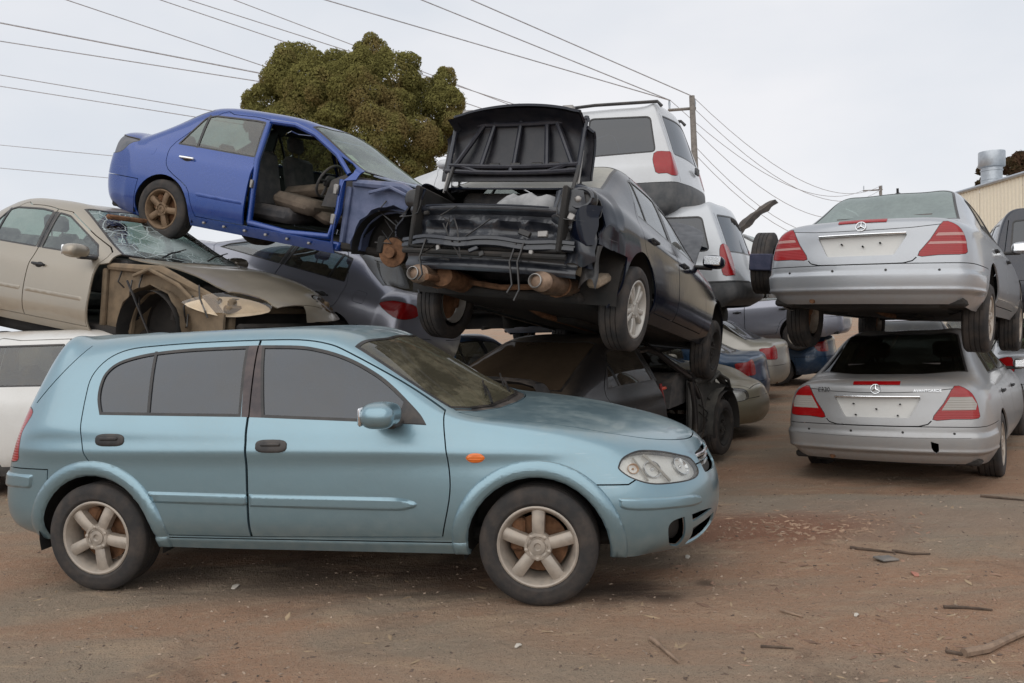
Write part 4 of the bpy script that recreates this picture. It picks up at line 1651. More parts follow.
def merc(label, q, mat, upper):
    lamp = [(-.977, -.628, .962), (-.955, -.738, .918), (-.95, -.79, .826), (-.955, -.806, .74), (-.975, -.80, .676), (-1.04, -.612, .668), (-1.073, -.455, .666), (-1.03, -.54, .81)]
    C = saloon('silver_saloon', label, q, MERC, mat, level=4, warp=merc_warp, lamp_r=lamp, B=1.12, rd=.06, bumper_z=.60, boot_w=.66,
               lamp_f=[(3.30, -.80, .66), (3.42, -.72, .74), (3.58, -.52, .74), (3.66, -.40, .66), (3.60, -.52, .58), (3.42, -.74, .58)])
    S = C.sh
    # boot lid: rear face, recess for the plate, seams
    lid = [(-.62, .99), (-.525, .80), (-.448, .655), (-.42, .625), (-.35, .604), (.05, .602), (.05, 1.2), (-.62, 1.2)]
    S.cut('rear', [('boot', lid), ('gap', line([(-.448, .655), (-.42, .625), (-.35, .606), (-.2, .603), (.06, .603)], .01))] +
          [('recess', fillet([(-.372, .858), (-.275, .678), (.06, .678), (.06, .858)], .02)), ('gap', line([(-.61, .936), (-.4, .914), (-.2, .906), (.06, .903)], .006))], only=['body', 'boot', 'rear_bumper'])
    lob = Shell.oblique(-62)
    if upper:
        st = [[(-1.00, -.59, .86), (-.955, -.78, .86), (-.955, -.785, .835), (-1.01, -.575, .835)], [(-1.03, -.54, .785), (-.955, -.80, .785), (-.955, -.80, .765), (-1.04, -.525, .765)]]
    else:
        st = [[(-1.00, -.588, .865), (-.965, -.755, .865), (-.955, -.79, .80), (-.965, -.775, .752), (-1.05, -.53, .748)]]
    for k in st:
        S.cut(lob, [('lamp_strip', pv(lob, k))], only=['tail_lamp'])
    S.cut('rear', [('gap', line([(-.75, .508), (-.4, .503), (.06, .502)], .003))] if not upper else [], only=['rear_bumper'])
    fl = fillet([(-.20, .972), (-.20, .999), (.05, 1.0), (.05, .974)], .004)
    S.cut('rear', [('brake_lamp', fl)], only=['body', 'boot'], face=.1)
    if not upper:
        S.cut('rear', [('torn', [(-.50, .455), (-.44, .475), (-.445, .41), (-.475, .36), (-.50, .39)])], only=['rear_bumper'])
    bg = glass('pale_green_back_glass' if upper else 'black_back_glass', (.30, .38, .34) if upper else (.04, .045, .038), dust=.72 if upper else .30, dustcol=(.33, .38, .36) if upper else (.04, .036, .024), f0=.07 if upper else .05)  # upper pane: pale green reflection painted as a diffuse film
    K = saloon_parts(C, mat, gl=glass('merc_side_glass', (.25, .27, .26), dust=.25), back_gl=bg, screen_gl=glass('plain_screen', (.6, .65, .6), dust=.3), handles=(.34, 1.36), hz=.80)
    C.part('recess', 'plate_recess', simple('pale_recess', (.60, .595, .57), .4, .1, var=.06, dust=.2), off=-.03, parent=K['boot'][0], flange=0)  # whitish reflection in the recess put into its colour
    C.part('recess', 'plate_recess_edge', M_trim, off=-.001, parent=K['boot'][0], flange=.035) if False else None
    C.part('lamp_strip', 'clear_lens', M_pink if upper else M_greyclear, 'RL', K['tail_lamp'], off=.003, flange=.005)
    C.part('brake_lamp', 'brake_light', M_red, off=.008, flange=.012, parent=K['boot'][0])
    C.part('torn', 'bumper_insert', mat, 'L', parent=K['rear_bumper'], flange=0)
    # ring and three spokes on the lid
    p, n = S.at(0.0, .938, 'rear')
    n = Vector((n[0], 0, n[2])).normalized()
    m = MB()
    up = Vector((0, 1, 0)).cross(n) * -1
    yv = Vector((0, 1, 0))
    if up.z < 0:
        up = -up
    c = p + n * .008
    R0 = .042
    m.tube([c + yv * R0 * math.cos(t) + up * R0 * math.sin(t) for t in np.linspace(0, 2 * PI, 29)], .0042, 6, cap=False)
    for a in (90, 210, 330):
        e = c + yv * R0 * math.cos(rad(a)) + up * R0 * math.sin(rad(a))
        m.tube([c, e], [.009, .003], 6)
    C.add('badge', m, M_chrome, K['boot'][0])
    # chrome grip over the recess
    m = MB()
    pts = [S.at(y, .868, 'rear') for y in np.linspace(-.36, 0, 7)]
    pts = [a + Vector(b) * .006 for a, b in pts]
    pts = pts + [Vector((a.x, -a.y, a.z)) for a in pts[-2::-1]]
    m.tube(pts, .011, 8)
    C.add('boot_grip', m, M_chrome, K['boot'][0])
    dots(C, [(-.62, .545), (-.22, .55)], .011, 'parking_sensor', M_trim, 'rear', K['rear_bumper'][0])
    dots(C, [(-.16, .79), (-.02, .765)] if upper else [(-.2, .80), (-.18, .70), (.0, .755)], .008, 'screw_hole', M_trim, 'rear', K['boot'][0], h=-.026)
    if not upper:
        for yy, t, sz in ((.47, 'E320', .06), (-.42, 'AVANTGARDE', .034)):
            p, n = S.at(-abs(yy), .905 if yy > 0 else .90, 'rear')
            lettering(C, t, (p.x, math.copysign(abs(p.y), yy), p.z + .02), (n[0], math.copysign(abs(n[1]), yy), n[2]), (0, 0, 1), sz, M_chrome, K['boot'][0])
    if upper:
        m = MB().tube([(.32, .0, 1.44), (.30, .0, 1.50)], .012, 8).tube([(.33, 0, 1.44), (.33, 0, 1.462)], [.05, .012], 10)
        C.add('aerial', m, M_trim)
    return C


M_silver = paint('silver_paint', (.40, .415, .435), metal=.5, rough=.34, coat=.6, dust=.22, top=.22, scuff=.35)
M_silver_low = paint('silver_paint_dusty', (.36, .36, .36), metal=.45, rough=.38, coat=.5, dust=.4, top=.55, scuff=.35)
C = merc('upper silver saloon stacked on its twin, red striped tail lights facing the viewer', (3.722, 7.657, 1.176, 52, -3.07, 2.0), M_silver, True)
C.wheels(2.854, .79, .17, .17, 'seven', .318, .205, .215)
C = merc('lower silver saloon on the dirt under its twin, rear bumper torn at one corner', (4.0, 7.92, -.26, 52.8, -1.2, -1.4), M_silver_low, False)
C.wheels(2.854, .79, .33, .33, 'seven', .318, .205, .215)

# ------------------------------------------------------------------ upright bodies: van, off-roader, estate
def wagon_shell(wb=2.9, tail=-1.0, nose=3.7, w=.93, roof=1.75, belt=1.05, rail=.66, cowl=2.6, fh=1.7, hood=1.05, hoodf=.85, zs=.3, slope=.16, cowlc=.2, bump=.08, mid=.62):
    L_ = lambda a, b, t: a + (b - a) * t
    zr = roof - .075
    cols = [
        col(tail + .10, w * .9, belt, w * .84, rail * .95, zr - .03, roof - .05, xr=slope, xc=slope - .06, xs=[.04, -bump * .6, -bump * .6, -.02, .02],
            zz=[zs + .03, zs + .13, mid, belt - .16, belt], yy=[w * .80, w * .88, w * .89, w * .88, w * .85]),
        col(tail + .28, w * .96, belt + .005, w * .885, rail, zr - .008, roof - .02, xr=slope * .85, xc=slope * .8, zs=zs, mid=mid),
        col(-.1, w * .99, belt, w * .905, rail + .01, zr, roof, zs=zs, mid=mid),
        col(.6, w, belt, w * .91, rail + .01, zr, roof, zs=zs, mid=mid),
        col(L_(.6, fh, .6), w, belt - .005, w * .91, rail + .005, zr, roof, zs=zs, mid=mid),
        col(fh, w, belt - .01, w * .91, rail, zr - .05, roof - .04, xc=.12, zs=zs, mid=mid),
        col(L_(fh, cowl, .52), w, belt - .015, w * .90, L_(rail, w * .80, .52), L_(zr - .05, hood + .01, .54), L_(roof - .04, hood, .54), xc=L_(.12, cowlc, .5), zs=zs, mid=mid),
        col(cowl, w * .995, belt - .03, w * .885, w * .80, hood + .005, hood + .005, xc=cowlc, zs=zs, mid=mid),
        col(L_(cowl, nose, .35), w * .98, L_(belt, hoodf, .3) - .03, w * .86, w * .72, L_(hood, hoodf, .25) - .01, L_(hood, hoodf, .2), zs=zs, mid=mid),
        col(nose - .42, w * .94, L_(belt, hoodf, .8) - .03, w * .80, w * .64, L_(hood, hoodf, .8), L_(hood, hoodf, .65), zs=zs, mid=mid),
        col(nose - .22, w * .87, hoodf - .06, w * .74, w * .54, hoodf - .01, hoodf + .01, xr=.06, xc=.14, xs=[-.02, .05, .07, .03, 0], zz=[zs + .02, zs + .12, mid - .06, mid + .08, hoodf - .06], yy=[w * .78, w * .84, w * .86, w * .83, w * .74]),
    ]
    tc = [(tail + .05, zs + .03), (tail - bump, zs + .12), (tail - bump, mid - .02), (tail + .01, belt - .16)]
    nc = [(nose - .05, zs), (nose, zs + .1), (nose + .01, mid - .07), (nose - .03, mid + .07)]
    return cols, tc, nc


def wagon(name, label, q, P, mat, lower=None, lower_z=None, lamp=None, B=1.1, rd=.10, arch_r=.37, wz=.33, level=3, qx=None, cat='car', group=None, rear_glass=None, tailgate=True, warp=None, head=None, glass_m=None, back_m=None, skip=()):
    c_, t_, n_ = wagon_shell(**P)
    C = Car(name, label, cat, q, c_, t_, n_, mat, level=level, group=group, warp=warp)
    S = C.sh
    C.P = dict(P, bb=P['tail'] + .1, rh=P['tail'] + .35)
    C.wb, C.tail, C.nose, C.w, C.arch_r, C.wz = P['wb'], P['tail'], P['nose'], P['w'], arch_r, wz
    wb, tail, nose, w, cowl, fh = C.wb, C.tail, C.nose, C.w, P['cowl'], P['fh']
    bz, zr = (lambda x: belt_z(C, x)), (lambda x: rail_z(C, x))
    r = arch_r + .03
    F = []
    if lower_z:
        F += gapped('cladding', [(tail - .5, lower_z), (nose + .5, lower_z), (nose + .5, 0), (tail - .5, 0)], .003)
    F += gapped('rear_bumper', [(-r + .04, P['mid'] + .04), (tail - .5, P['mid'] + .05), (tail - .5, 0), (-r - .02, 0)])
    F += gapped('front_bumper', [(wb + r - .08, P['mid'] + .0), (nose + .5, P['mid'] + .0), (nose + .5, 0), (wb + r + .03, 0)])
    sill = P['zs'] + .09
    top = lambda xs: [(x, zr(x) - .015) for x in xs]
    dr = [(B, sill, 1), (B, bz(B)), (B - .03, zr(B) - .015, 1)] + top(np.linspace(B - .25, rd + .12, 3)) + [(rd + .03, bz(rd) + .1), (rd, bz(rd) - .1), (rd + .05, .8), (r - .04, .56), (r + .05, sill, 1)]
    df = [(B, sill, 1), (B, bz(B)), (B - .03, zr(B) - .015, 1)] + top(np.linspace(B + .15, fh, 3)) + top(np.linspace(fh + .15, cowl - .1, 3)) + [(cowl - .08, bz(cowl) - .03, 1), (cowl - .05, .7), (cowl - .08, sill, 1)]
    F += gapped('rear_door', smooth(dr, 3)) + gapped('front_door', smooth(df, 3))
    F += sealed('rear_window', side_glass(C, rd + .08, B - .035, rd + .14, B - .065, m=.06), .015)
    F += sealed('front_window', side_glass(C, B + .035, cowl - .22, B + .01, cowl - .38, m=.06), .015)
    q1, q0 = rd - .04, (tail + .36 if qx is None else qx)
    F += sealed('quarter_window', fillet([(q0 - .06, bz(q0) + .05), (q1, bz(q1) + .04), (q1 + .03, zr(q1) - .06), (q0 + .05, zr(q0) - .075)], .07, 4), .02)
    for a in (0, wb):
        F += [('hole', arch(a, wz, arch_r))]
    S.cut('side', F)
    S.cut('rear', [('rear_bumper', [(-w - .1, 0), (-w - .1, P['mid'] + .045), (.05, P['mid'] + .045), (.05, 0)])], only=['body', 'cladding'], box=((-9, -9, -9), (-r - .02, 9, 9)))
    zb = P['belt'] + .04
    S.cut('rear', [('tailgate', [(-w * .74, P['mid'] + .06), (-w * .76, P['belt']), (-P['rail'] * .92, P['roof'] - .12), (-.2, P['roof'] - .085), (.05, P['roof'] - .08), (.05, P['mid'] + .06)])] +
          [('gap', line([(-w * .73, P['mid'] + .06), (-w * .76, P['belt']), (-P['rail'] * .92, P['roof'] - .14)], .010))] +
          sealed('rear_screen', fillet(rear_glass or [(-w * .69, zb), (-P['rail'] * .86, P['roof'] - .15), (.08, P['roof'] - .13), (.08, zb)], .05), .02), only=['body'], face=.2)
    S.cut('front', [('front_bumper', [(-w - .1, 0), (-w - .1, P['mid']), (.05, P['mid']), (.05, 0)])], only=['body', 'cladding'])
    cw = P.get('cowlc', .2)
    S.cut('top', sealed('windscreen', [(cowl - .02, -w * .78), (fh + .05, -P['rail'] * .93), (fh + .11, -.3), (fh + .13, .06), (cowl + cw, .06), (cowl + cw - .03, -.25), (cowl + cw - .11, -.5)], .02, 'screen_seal') +
          gapped('bonnet', [(cowl + .05, -w * .76), (cowl + .5, -w * .70), (nose - .4, -w * .62), (nose - .2, -w * .5), (nose - .08, .06), (cowl + cw + .05, .06), (cowl + cw + .02, -.25), (cowl + cw - .06, -.5)], .006), face=.18, only=['body'])
    if lamp:
        ob = Shell.oblique(-45)
        S.cut(ob, sealed('tail_lamp', smooth(pv(ob, lamp), 3), .005))
    if head:
        ob = Shell.oblique(48)
        S.cut(ob, sealed('head_lamp', smooth(pv(ob, head), 3), .006, 'lamp_rim'))
    lo = lower or mat
    gl = glass_m or glass('side_glass', (.20, .22, .22), dust=.22)

    def has(n):
        return n in S.names and n not in skip
    C.part('body', 'body', mat)
    C.part('cladding', 'lower_cladding', lo)
    rb = C.part('rear_bumper', 'rear_bumper', lo)
    C.part('front_bumper', 'front_bumper', lo)
    C.part('bonnet', 'bonnet', mat) if has('bonnet') else 0
    tg = C.part('tailgate', 'tailgate', mat)
    d1 = C.part('rear_door', 'door', mat, 'RL', flange=.02)
    d2 = C.part('front_door', 'door', mat, 'RL', flange=.02)
    C.part('screen_seal', 'screen_seal', M_trim)
    C.part('seal_rear_window', 'window_seal', M_trim, 'RL', d1)
    C.part('seal_front_window', 'window_seal', M_trim, 'RL', d2)
    C.part('seal_quarter_window', 'window_seal', M_trim, 'RL')
    C.part('seal_rear_screen', 'window_seal', M_trim, parent=tg)
    C.part('seal_tail_lamp', 'lamp_seal', M_trim, 'RL')
    C.part('rear_window', 'window', gl, 'RL', d1, flange=0, off=-.006)
    C.part('front_window', 'window', gl, 'RL', d2, flange=0, off=-.006)
    C.part('quarter_window', 'window', gl, 'RL', flange=0, off=-.006)
    C.part('rear_screen', 'rear_window', back_m or gl, flange=0, off=-.005, parent=tg)
    C.part('windscreen', 'windscreen', gl, flange=0, off=-.005)
    C.tl = C.part('tail_lamp', 'tail_light', M_red, 'RL', off=.004)
    if head:
        hl = C.part('head_lamp', 'headlight', M_lampglass, 'RL', flange=0)
        C.part('lamp_rim', 'headlight_rim', M_trim, 'RL', flange=.05)
        C.part('head_lamp', 'lamp_bowl', M_reflector, 'RL', hl, flange=0, off=-.045)
    C.handle(d1, rd + .18, P['belt'] - .14, .17, mat)
    C.handle(d2, B + .15, P['belt'] - .15, .17, mat)
    C.arches([(0, wz), (wb, wz)], arch_r + .03, w * .96)
    C.floor(tail + .12, nose - .3, P['zs'] + .02, w - .24, (0, wb), arch_r + .04)
    C.running_gear(wb, wz, tail, P['zs'], w=w - .1)
    C.cabin(cowl - 1.15, .15, P['belt'], w * .82, P['roof'])
    C.mirror(cowl - .32, -w - .06, P['belt'] + .06, 1.1)
    C.tg, C.rb = tg, rb
    return C


M_van = paint('van_silver_white', (.52, .525, .53), metal=.25, rough=.36, coat=.6, dust=.2, top=.3)
M_suv = paint('suv_pale_silver', (.50, .515, .53), metal=.25, rough=.36, coat=.6, dust=.2, top=.3)
M_cladding = simple('grey_cladding', (.075, .08, .085), .55, dust=.25)
M_greenglass = glass('green_glass', (.30, .42, .36), dust=.2, f0=.07)
M_blueglass = glass('blue_black_glass', (.015, .025, .04), dust=.05, f0=.085, dustcol=(.15, .19, .25))
VAN = dict(wb=2.91, tail=-1.02, nose=3.72, w=.945, roof=1.78, belt=1.06, rail=.70, cowl=2.62, fh=1.62, hood=1.10, hoodf=.86, zs=.30, slope=.24, mid=.68)
V = wagon('people_carrier', 'pale silver people carrier on top of the rear stack, behind the raised black boot lid', (1.60, 11.0, 2.44, 153.5, 3.0, 0), VAN, M_van, lower=M_cladding, lamp=[(-.90, -.80, .80), (-.86, -.86, .83), (-.72, -.885, .85), (-.72, -.87, 1.10), (-.86, -.83, 1.12), (-.93, -.74, 1.08), (-.96, -.70, .84)],
          rd=.25, B=1.18, cat='van', glass_m=M_blueglass)
V.wheels(2.91, .80, .20, .22, 'seven', .33, .20, .205, which='RR RL')
for sg in (1, -1):
    m = MB().tube([(-.72, sg * .62, 1.74), (-.66, sg * .62, 1.805), (.2, sg * .63, 1.835), (1.1, sg * .62, 1.82), (1.45, sg * .61, 1.75)], .022, 8)
    V.add('roof_rail', m, M_black)
m = MB().bevbox((-1.03, -.1, .98), (.03, .18, .10), .012)
V.add('tailgate_handle', m, M_cladding, V.tg[0])
SUVP = dict(wb=2.75, tail=-.95, nose=3.55, w=.93, roof=1.80, belt=1.12, rail=.70, cowl=2.45, fh=1.55, hood=1.12, hoodf=.95, zs=.46, slope=.20, mid=.74, bump=.12)
U = wagon('off_road_car', 'pale silver off-roader with grey lower cladding and a tyre strapped to its tailgate', (2.32, 10.6, 1.03, 151, 0, 0), SUVP, M_suv, lower=M_cladding, lower_z=.80, lamp=[(-.93, -.70, .88), (-.90, -.78, .86), (-.80, -.85, .87), (-.78, -.84, 1.06), (-.80, -.82, 1.24), (-.88, -.77, 1.26), (-.925, -.70, 1.22), (-.945, -.67, 1.05)],
          wz=.37, arch_r=.42, rd=.20, B=1.05, cat='car', glass_m=M_blueglass)
U.wheels(2.75, .78, .30, .30, 'seven', .37, .20, .235, which='RR RL')

# ------------------------------------------------------------------ wrecks
def snoise(p, s, seed=0):
    """smooth noise from summed waves, about -1..1 (numpy)"""
    r = np.random.RandomState(seed)
    o = np.zeros(len(p))
    for k in range(7):
        d = r.normal(size=3)
        d /= np.linalg.norm(d)
        o += np.sin(p @ d * s * (0.6 + .25 * k) + r.uniform(0, 6.28)) / (1 + .25 * k)
    return o / 3.2


def dents(amount, scale, where, seed=1):
    def f(v):
        w = where(v)
        n = snoise(v, scale, seed)
        c = v * [1, 1, 0] * [.5, 1, 1]
        d = c / np.maximum(np.linalg.norm(c, axis=1, keepdims=True), .2)
        return v - d * (np.abs(n) * amount * w)[:, None]
    return f


def ramp(x, a, b):
    return np.clip((x - a) / (b - a), 0, 1)


def cut_wing(C, drop=.0):
    P = C.P
    cowl, nose, fd = P['cowl'], C.nose, P['cowl'] - .18
    C.sh.cut('side', [('wing', [(fd + .01, .15), (fd + .035, .62), (fd + .01, belt_z(C, fd) - .03), (cowl - .06, belt_z(C, cowl) + .0), (cowl + .02, 1.3), (nose + .3, 1.3), (nose + .3, 0), (fd, 0)])], only=['body'])
    ob = Shell.oblique(60)
    C.sh.cut(ob, [('wing', pv(ob, [(cowl + .3, -1.2, 0), (nose + .3, -1.2, 0), (nose + .3, -.1, 0), (nose + .3, -.1, 2), (cowl + .3, -.8, 2), (cowl + .3, -1.2, 2)]))], only=['body'], box=((cowl + .4, -9, -9), (9, 9, 9)))


def engine_bay(C, mat, side='R', hub=True, bar=True, disc_at=None):
    """inner wing, strut, radiator support and loose metal where the outer wing is gone"""
    wb, cowl, nose, w, zs = C.wb, C.P['cowl'], C.nose, C.w, .22
    hood, hoodf = C.P['hood'], C.P['hoodf']
    sg = -1
    m = MB()
    r = C.arch_r + .05
    V, F = [], []
    n = 18
    for i in range(n + 1):
        t = rad(-5 + 195 * i / n)
        wob = .012 * math.sin(i * 2.3)
        for y, rr in ((-w * .93, r + wob), (-w * .80, r - .02), (-w * .62, r - .03)):
            V.append((wb + rr * math.cos(t), y, C.wz + .02 + rr * math.sin(t)))
    for i in range(n):
        for k in range(2):
            F.append((3 * i + k, 3 * i + k + 1, 3 * i + 4 + k, 3 * i + 3 + k))
    m.add(V, F)
    C.add('inner_wing', m, mat)
    m = MB()
    pl = [(cowl - .15, .28), (cowl - .12, C.P['belt'] - .06), (cowl + .1, hood - .05), (nose - .45, hoodf + .0), (nose - .28, hoodf - .12), (nose - .28, .42), (wb + r - .02, .40)]
    pl += [(wb + (r - .03) * math.cos(rad(a)), C.wz + (r - .03) * math.sin(rad(a))) for a in (20, 45, 70, 95, 120, 145, 165)] + [(wb - r + .04, .28)]
    m.prism(pl[::-1], -w * .80, -w * .77)
    m.jitter(.006, RNG)
    C.add('inner_panel', m, mat)
    m = MB()
    m.tube([(cowl - .1, -w * .81, hood - .10), (wb, -w * .82, hood - .07), (nose - .40, -w * .74, hoodf - .02)], [.035, .045, .03], 8)
    m.bevbox((cowl - .14, -w * .82, .55), (.06, .05, .6), .015)
    m.tube([(wb - .32, -w * .86, .82), (wb - .1, -w * .88, .9), (wb + .25, -w * .86, .80), (wb + .5, -w * .8, .62)], .018, 7)
    C.add('wing_rail', m, mat)
    m = MB()
    for k in range(6):
        x = RNG.uniform(cowl, nose - .4)
        z = RNG.uniform(.45, hood - .12)
        m = MB().tube([(x, -w * .82, z), (x + RNG.uniform(-.1, .2), -w * .87, z - .1), (x + RNG.uniform(-.2, .25), -w * .84, z - RNG.uniform(.1, .35))], .008, 5)
        C.add('loose_wire', m, M_trim)
    m = MB()
    m.bevbox((nose - .32, 0, hoodf - .08), (.08, w * 1.5, .07), .02)
    m.bevbox((nose - .34, 0, .40), (.08, w * 1.5, .08), .02)
    for y in (-w * .66, w * .66):
        m.bevbox((nose - .33, y, .56), (.07, .08, .34), .02)
    C.add('radiator_support', m, mat)
    m = MB().bevbox((nose - .40, 0, .56), (.06, w * 1.2, .34), .01)
    C.add('radiator', m, M_under)
    if bar:
        C.add('crash_bar', MB().bevbox((nose - .22, 0, .47), (.09, w * 1.36, .11), .025), M_under)
    m = MB()
    m.bevbox((wb + .05, .1, .62), (.6, .7, .36), .08)
    m.bevbox((wb + .3, -.38, .70), (.24, .2, .2), .02)
    m.tube([(wb, -w * .62, .45), (wb - .03, -w * .58, .85)], .05, 9)
    C.add('engine', m, M_under)
    if hub:
        d = MB().lathe_y([(0, -.06), (.05, -.06), (.055, -.015), (.075, -.012), (.135, -.012), (.14, 0), (.135, .012), (.05, .02), (0, .02)], 30, (wb, -w + .14, C.wz))
        C.add('brake_disc', d, M_rust)
        h = MB().tube([(wb, -w + .18, C.wz), (wb, -w + .34, C.wz + .01)], .05, 10)
        h.bevbox((wb - .13, -w + .16, C.wz + .05), (.08, .09, .17), .02)
        h.tube([(wb, -w + .3, C.wz), (wb + .02, -w + .34, C.wz + .45)], .04, 9)
        h.tube([(wb, -w + .3, C.wz - .05), (wb + .1, -.3, C.wz - .06)], .03, 7)
        C.add('hub_carrier', h, M_under)


def build_blue():
    P = dict(wb=2.64, tail=-.92, nose=3.46, w=.875, roof=1.455, belt=.945, deck=1.06, decktail=1.05, bb=-.36, rh=.30, fh=1.38, cowl=2.22, hood=.99, hoodf=.76, rail=.545, zs=.20, cowlc=.26)
    m = paint('vivid_blue', (.004, .043, .235), metal=.3, rough=.27, coat=.7, dust=.06, top=.10, dustcol=(.33, .31, .30))
    C = saloon('blue_saloon', 'vivid blue saloon with its front door and wing stripped off, topmost on the left stack', (-3.34, 8.8, 2.44, -19, -13, 2), P, m, level=3, arch_r=.355, wz=.31, B=1.03, rd=-.02, bumper_z=.58, sill=.30,
               lamp_r=[(-.80, -.62, 1.0), (-.72, -.74, 1.0), (-.60, -.80, .97), (-.62, -.80, .84), (-.75, -.77, .80), (-.85, -.66, .82)])
    cut_wing(C)
    S = C.sh
    S.cut('side', [('fuel_flap', fillet([(-.33, .83), (-.17, .83), (-.17, .95), (-.33, .95)], .05)), ('body_dimple', fillet([(-.315, .845), (-.185, .845), (-.185, .935), (-.315, .935)], .04)),
                   ('trim_line', fillet([(.42, .545), (1.0, .535), (1.0, .50), (.44, .505)], .012))], only=['body', 'rear_door'])
    gl = glass('blue_car_glass', (.30, .36, .34), dust=.22, f0=.07)
    K = saloon_parts(C, m, skip=('front_door_R', 'front_window_R', 'wing_R', 'wing', 'front_bumper', 'head_lamp', 'lamp_rim', 'bonnet', 'tail_lamp', 'seal_R'), gl=gl, screen_gl=glass('blue_car_screen', (.55, .68, .58), dust=.42, dustcol=(.40, .47, .40), f0=.08), handles=(.24, 1.2), hz=.84, gear=True, mirrors=False, chrome_handle=True)
    C.part('bonnet', 'bonnet', simple('primer_grey', (.22, .26, .34), .5, dust=.2))
    C.part('wing', 'front_wing', m, 'L')
    C.part('fuel_flap', 'fuel_flap', m, 'RL', flange=.004)
    C.part('body_dimple', 'fuel_flap', m, 'RL', flange=.004, off=.001)
    C.part('trim_line', 'door_moulding', m, 'RL', K['rear_door'], off=.008, bevel=.01, flange=.004)
    C.part('tail_lamp', 'tail_light', simple('bare_lamp_hole', (.10, .11, .13), .5), 'RL', off=-.01)
    # bare door frame: inner sill, hinge post and latch post
    fr = MB()
    B = 1.03
    fr.tube([(B + .03, -.80, .34), (1.5, -.80, .31), (1.98, -.79, .35), (2.03, -.77, .60), (2.02, -.75, .90)], .035, 10)
    fr.tube([(B + .03, -.80, .34), (B + .02, -.79, .65), (B + .0, -.755, .95), (B - .03, -.60, 1.33)], .032, 10)
    fr.tube([(B - .02, -.58, 1.36), (1.3, -.575, 1.36), (1.55, -.59, 1.29), (1.85, -.63, 1.13), (2.05, -.70, .96)], .026, 8)
    fr.bevbox((1.55, -.74, .27), (1.1, .12, .09), .02)
    C.add('door_frame', fr, m)
    for x, z in ((2.03, .52), (2.02, .80)):
        C.add('door_hinge', MB().bevbox((x - .02, -.815, z), (.05, .04, .10), .01), M_steel)
    C.add('door_latch', MB().bevbox((B + .03, -.835, .72), (.03, .03, .08), .006), M_steel)
    pts = [(x, -.845 + .02 * (x > 2), .255) for x in (.55, .8, 1.05, 1.3, 1.55, 1.8)]
    for k, p in enumerate(pts):
        C.add('sill_clip', MB().bevbox(p, (.03, .03, .025), .006), M_steel)
    # cargo thrown into the cabin
    for k, (p, d, a) in enumerate((((1.32, -.30, .60), (.5, .5, .16), 6), ((1.22, -.05, .74), (.55, .35, .13), -12), ((1.55, -.2, .52), (.3, .4, .1), 20))):
        C.add('loose_cushion', MB().bevbox(p, d, .06, Matrix.Rotation(rad(a), 3, 'Y')), simple('brown_cloth', (.13, .10, .075), .95))
    lb = [MB().box((2.02 + .02, -.50, 1.045), (.20, .14, .004), Matrix.Rotation(rad(31), 3, 'Y')), MB().box((1.93, -.50, 1.13), (.10, .12, .004), Matrix.Rotation(rad(31), 3, 'Y'))]
    for b in lb:
        C.add('windscreen_sticker', b, simple('cream_paper', (.66, .62, .48), .7, dust=.1))
    engine_bay(C, simple('bay_blue_grey', (.09, .12, .22), .55, dust=.35), disc_at=True)
    for k in range(3):
        nm = MB().ellipsoid((3.28 - .05 * k, -.5 + .35 * k, .55 - .1 * k), (.14, .22, .2), 10, 7, 3)
        nm.jitter(.02, RNG)
        C.add('broken_plastic', nm, M_under)
    wheel(C.root, 0, -.77, .31, 'five', .305, .20, .19, M_brown_alloy, spin=.3)
    wheel(C.root, 0, .77, .31, 'five', .305, .20, .19, M_brown_alloy, left=True)
    return C


def cracked_glass():
    t = NT('shattered_screen')
    o = t.obj()
    wv = t.n('ShaderNodeTexNoise')
    wv.inputs['Scale'].default_value = 3
    t.l(o, wv.inputs['Vector'])
    vo = t.n('ShaderNodeTexVoronoi', feature='DISTANCE_TO_EDGE')
    vo.inputs['Scale'].default_value = 7
    mxv = t.n('ShaderNodeMix', data_type='VECTOR')
    mxv.inputs[0].default_value = .12
    t.l(o, mxv.inputs[4])
    t.l(wv.outputs['Color'], mxv.inputs[5])
    t.l(mxv.outputs[1], vo.inputs['Vector'])
    vo2 = t.n('ShaderNodeTexVoronoi', feature='DISTANCE_TO_EDGE')
    vo2.inputs['Scale'].default_value = 26
    t.l(o, vo2.inputs['Vector'])
    n1 = t.noise(1.6, 3, .5)
    line1 = t.rng(vo.outputs['Distance'], .035, .012)
    line2 = t.math('MULTIPLY', t.rng(vo2.outputs['Distance'], .05, .015), t.rng(n1, .42, .6))
    crack = t.math('MAXIMUM', line1, line2)
    craze = t.math('MULTIPLY', t.rng(n1, .38, .68), .6)
    f = t.math('MAXIMUM', t.math('MULTIPLY', crack, .75), craze, True)
    g = t.n('ShaderNodeBsdfTransparent')
    g.inputs[0].default_value = (.42, .50, .48, 1)
    gl = t.n('ShaderNodeBsdfGlossy')
    gl.inputs['Roughness'].default_value = .06
    nb = t.bump(t.math('ADD', vo.outputs['Distance'], vo2.outputs['Distance']), .6, .01)
    t.l(nb, gl.inputs['Normal'])
    m1 = t.n('ShaderNodeMixShader')
    m1.inputs[0].default_value = .22
    t.l(g.outputs[0], m1.inputs[1])
    t.l(gl.outputs[0], m1.inputs[2])
    d = t.n('ShaderNodeBsdfDiffuse')
    d.inputs[0].default_value = (.46, .52, .51, 1)
    m2 = t.n('ShaderNodeMixShader')
    t.l(f, m2.inputs[0])
    t.l(m1.outputs[0], m2.inputs[1])
    t.l(d.outputs[0], m2.inputs[2])
    return t.done(m2.outputs[0])


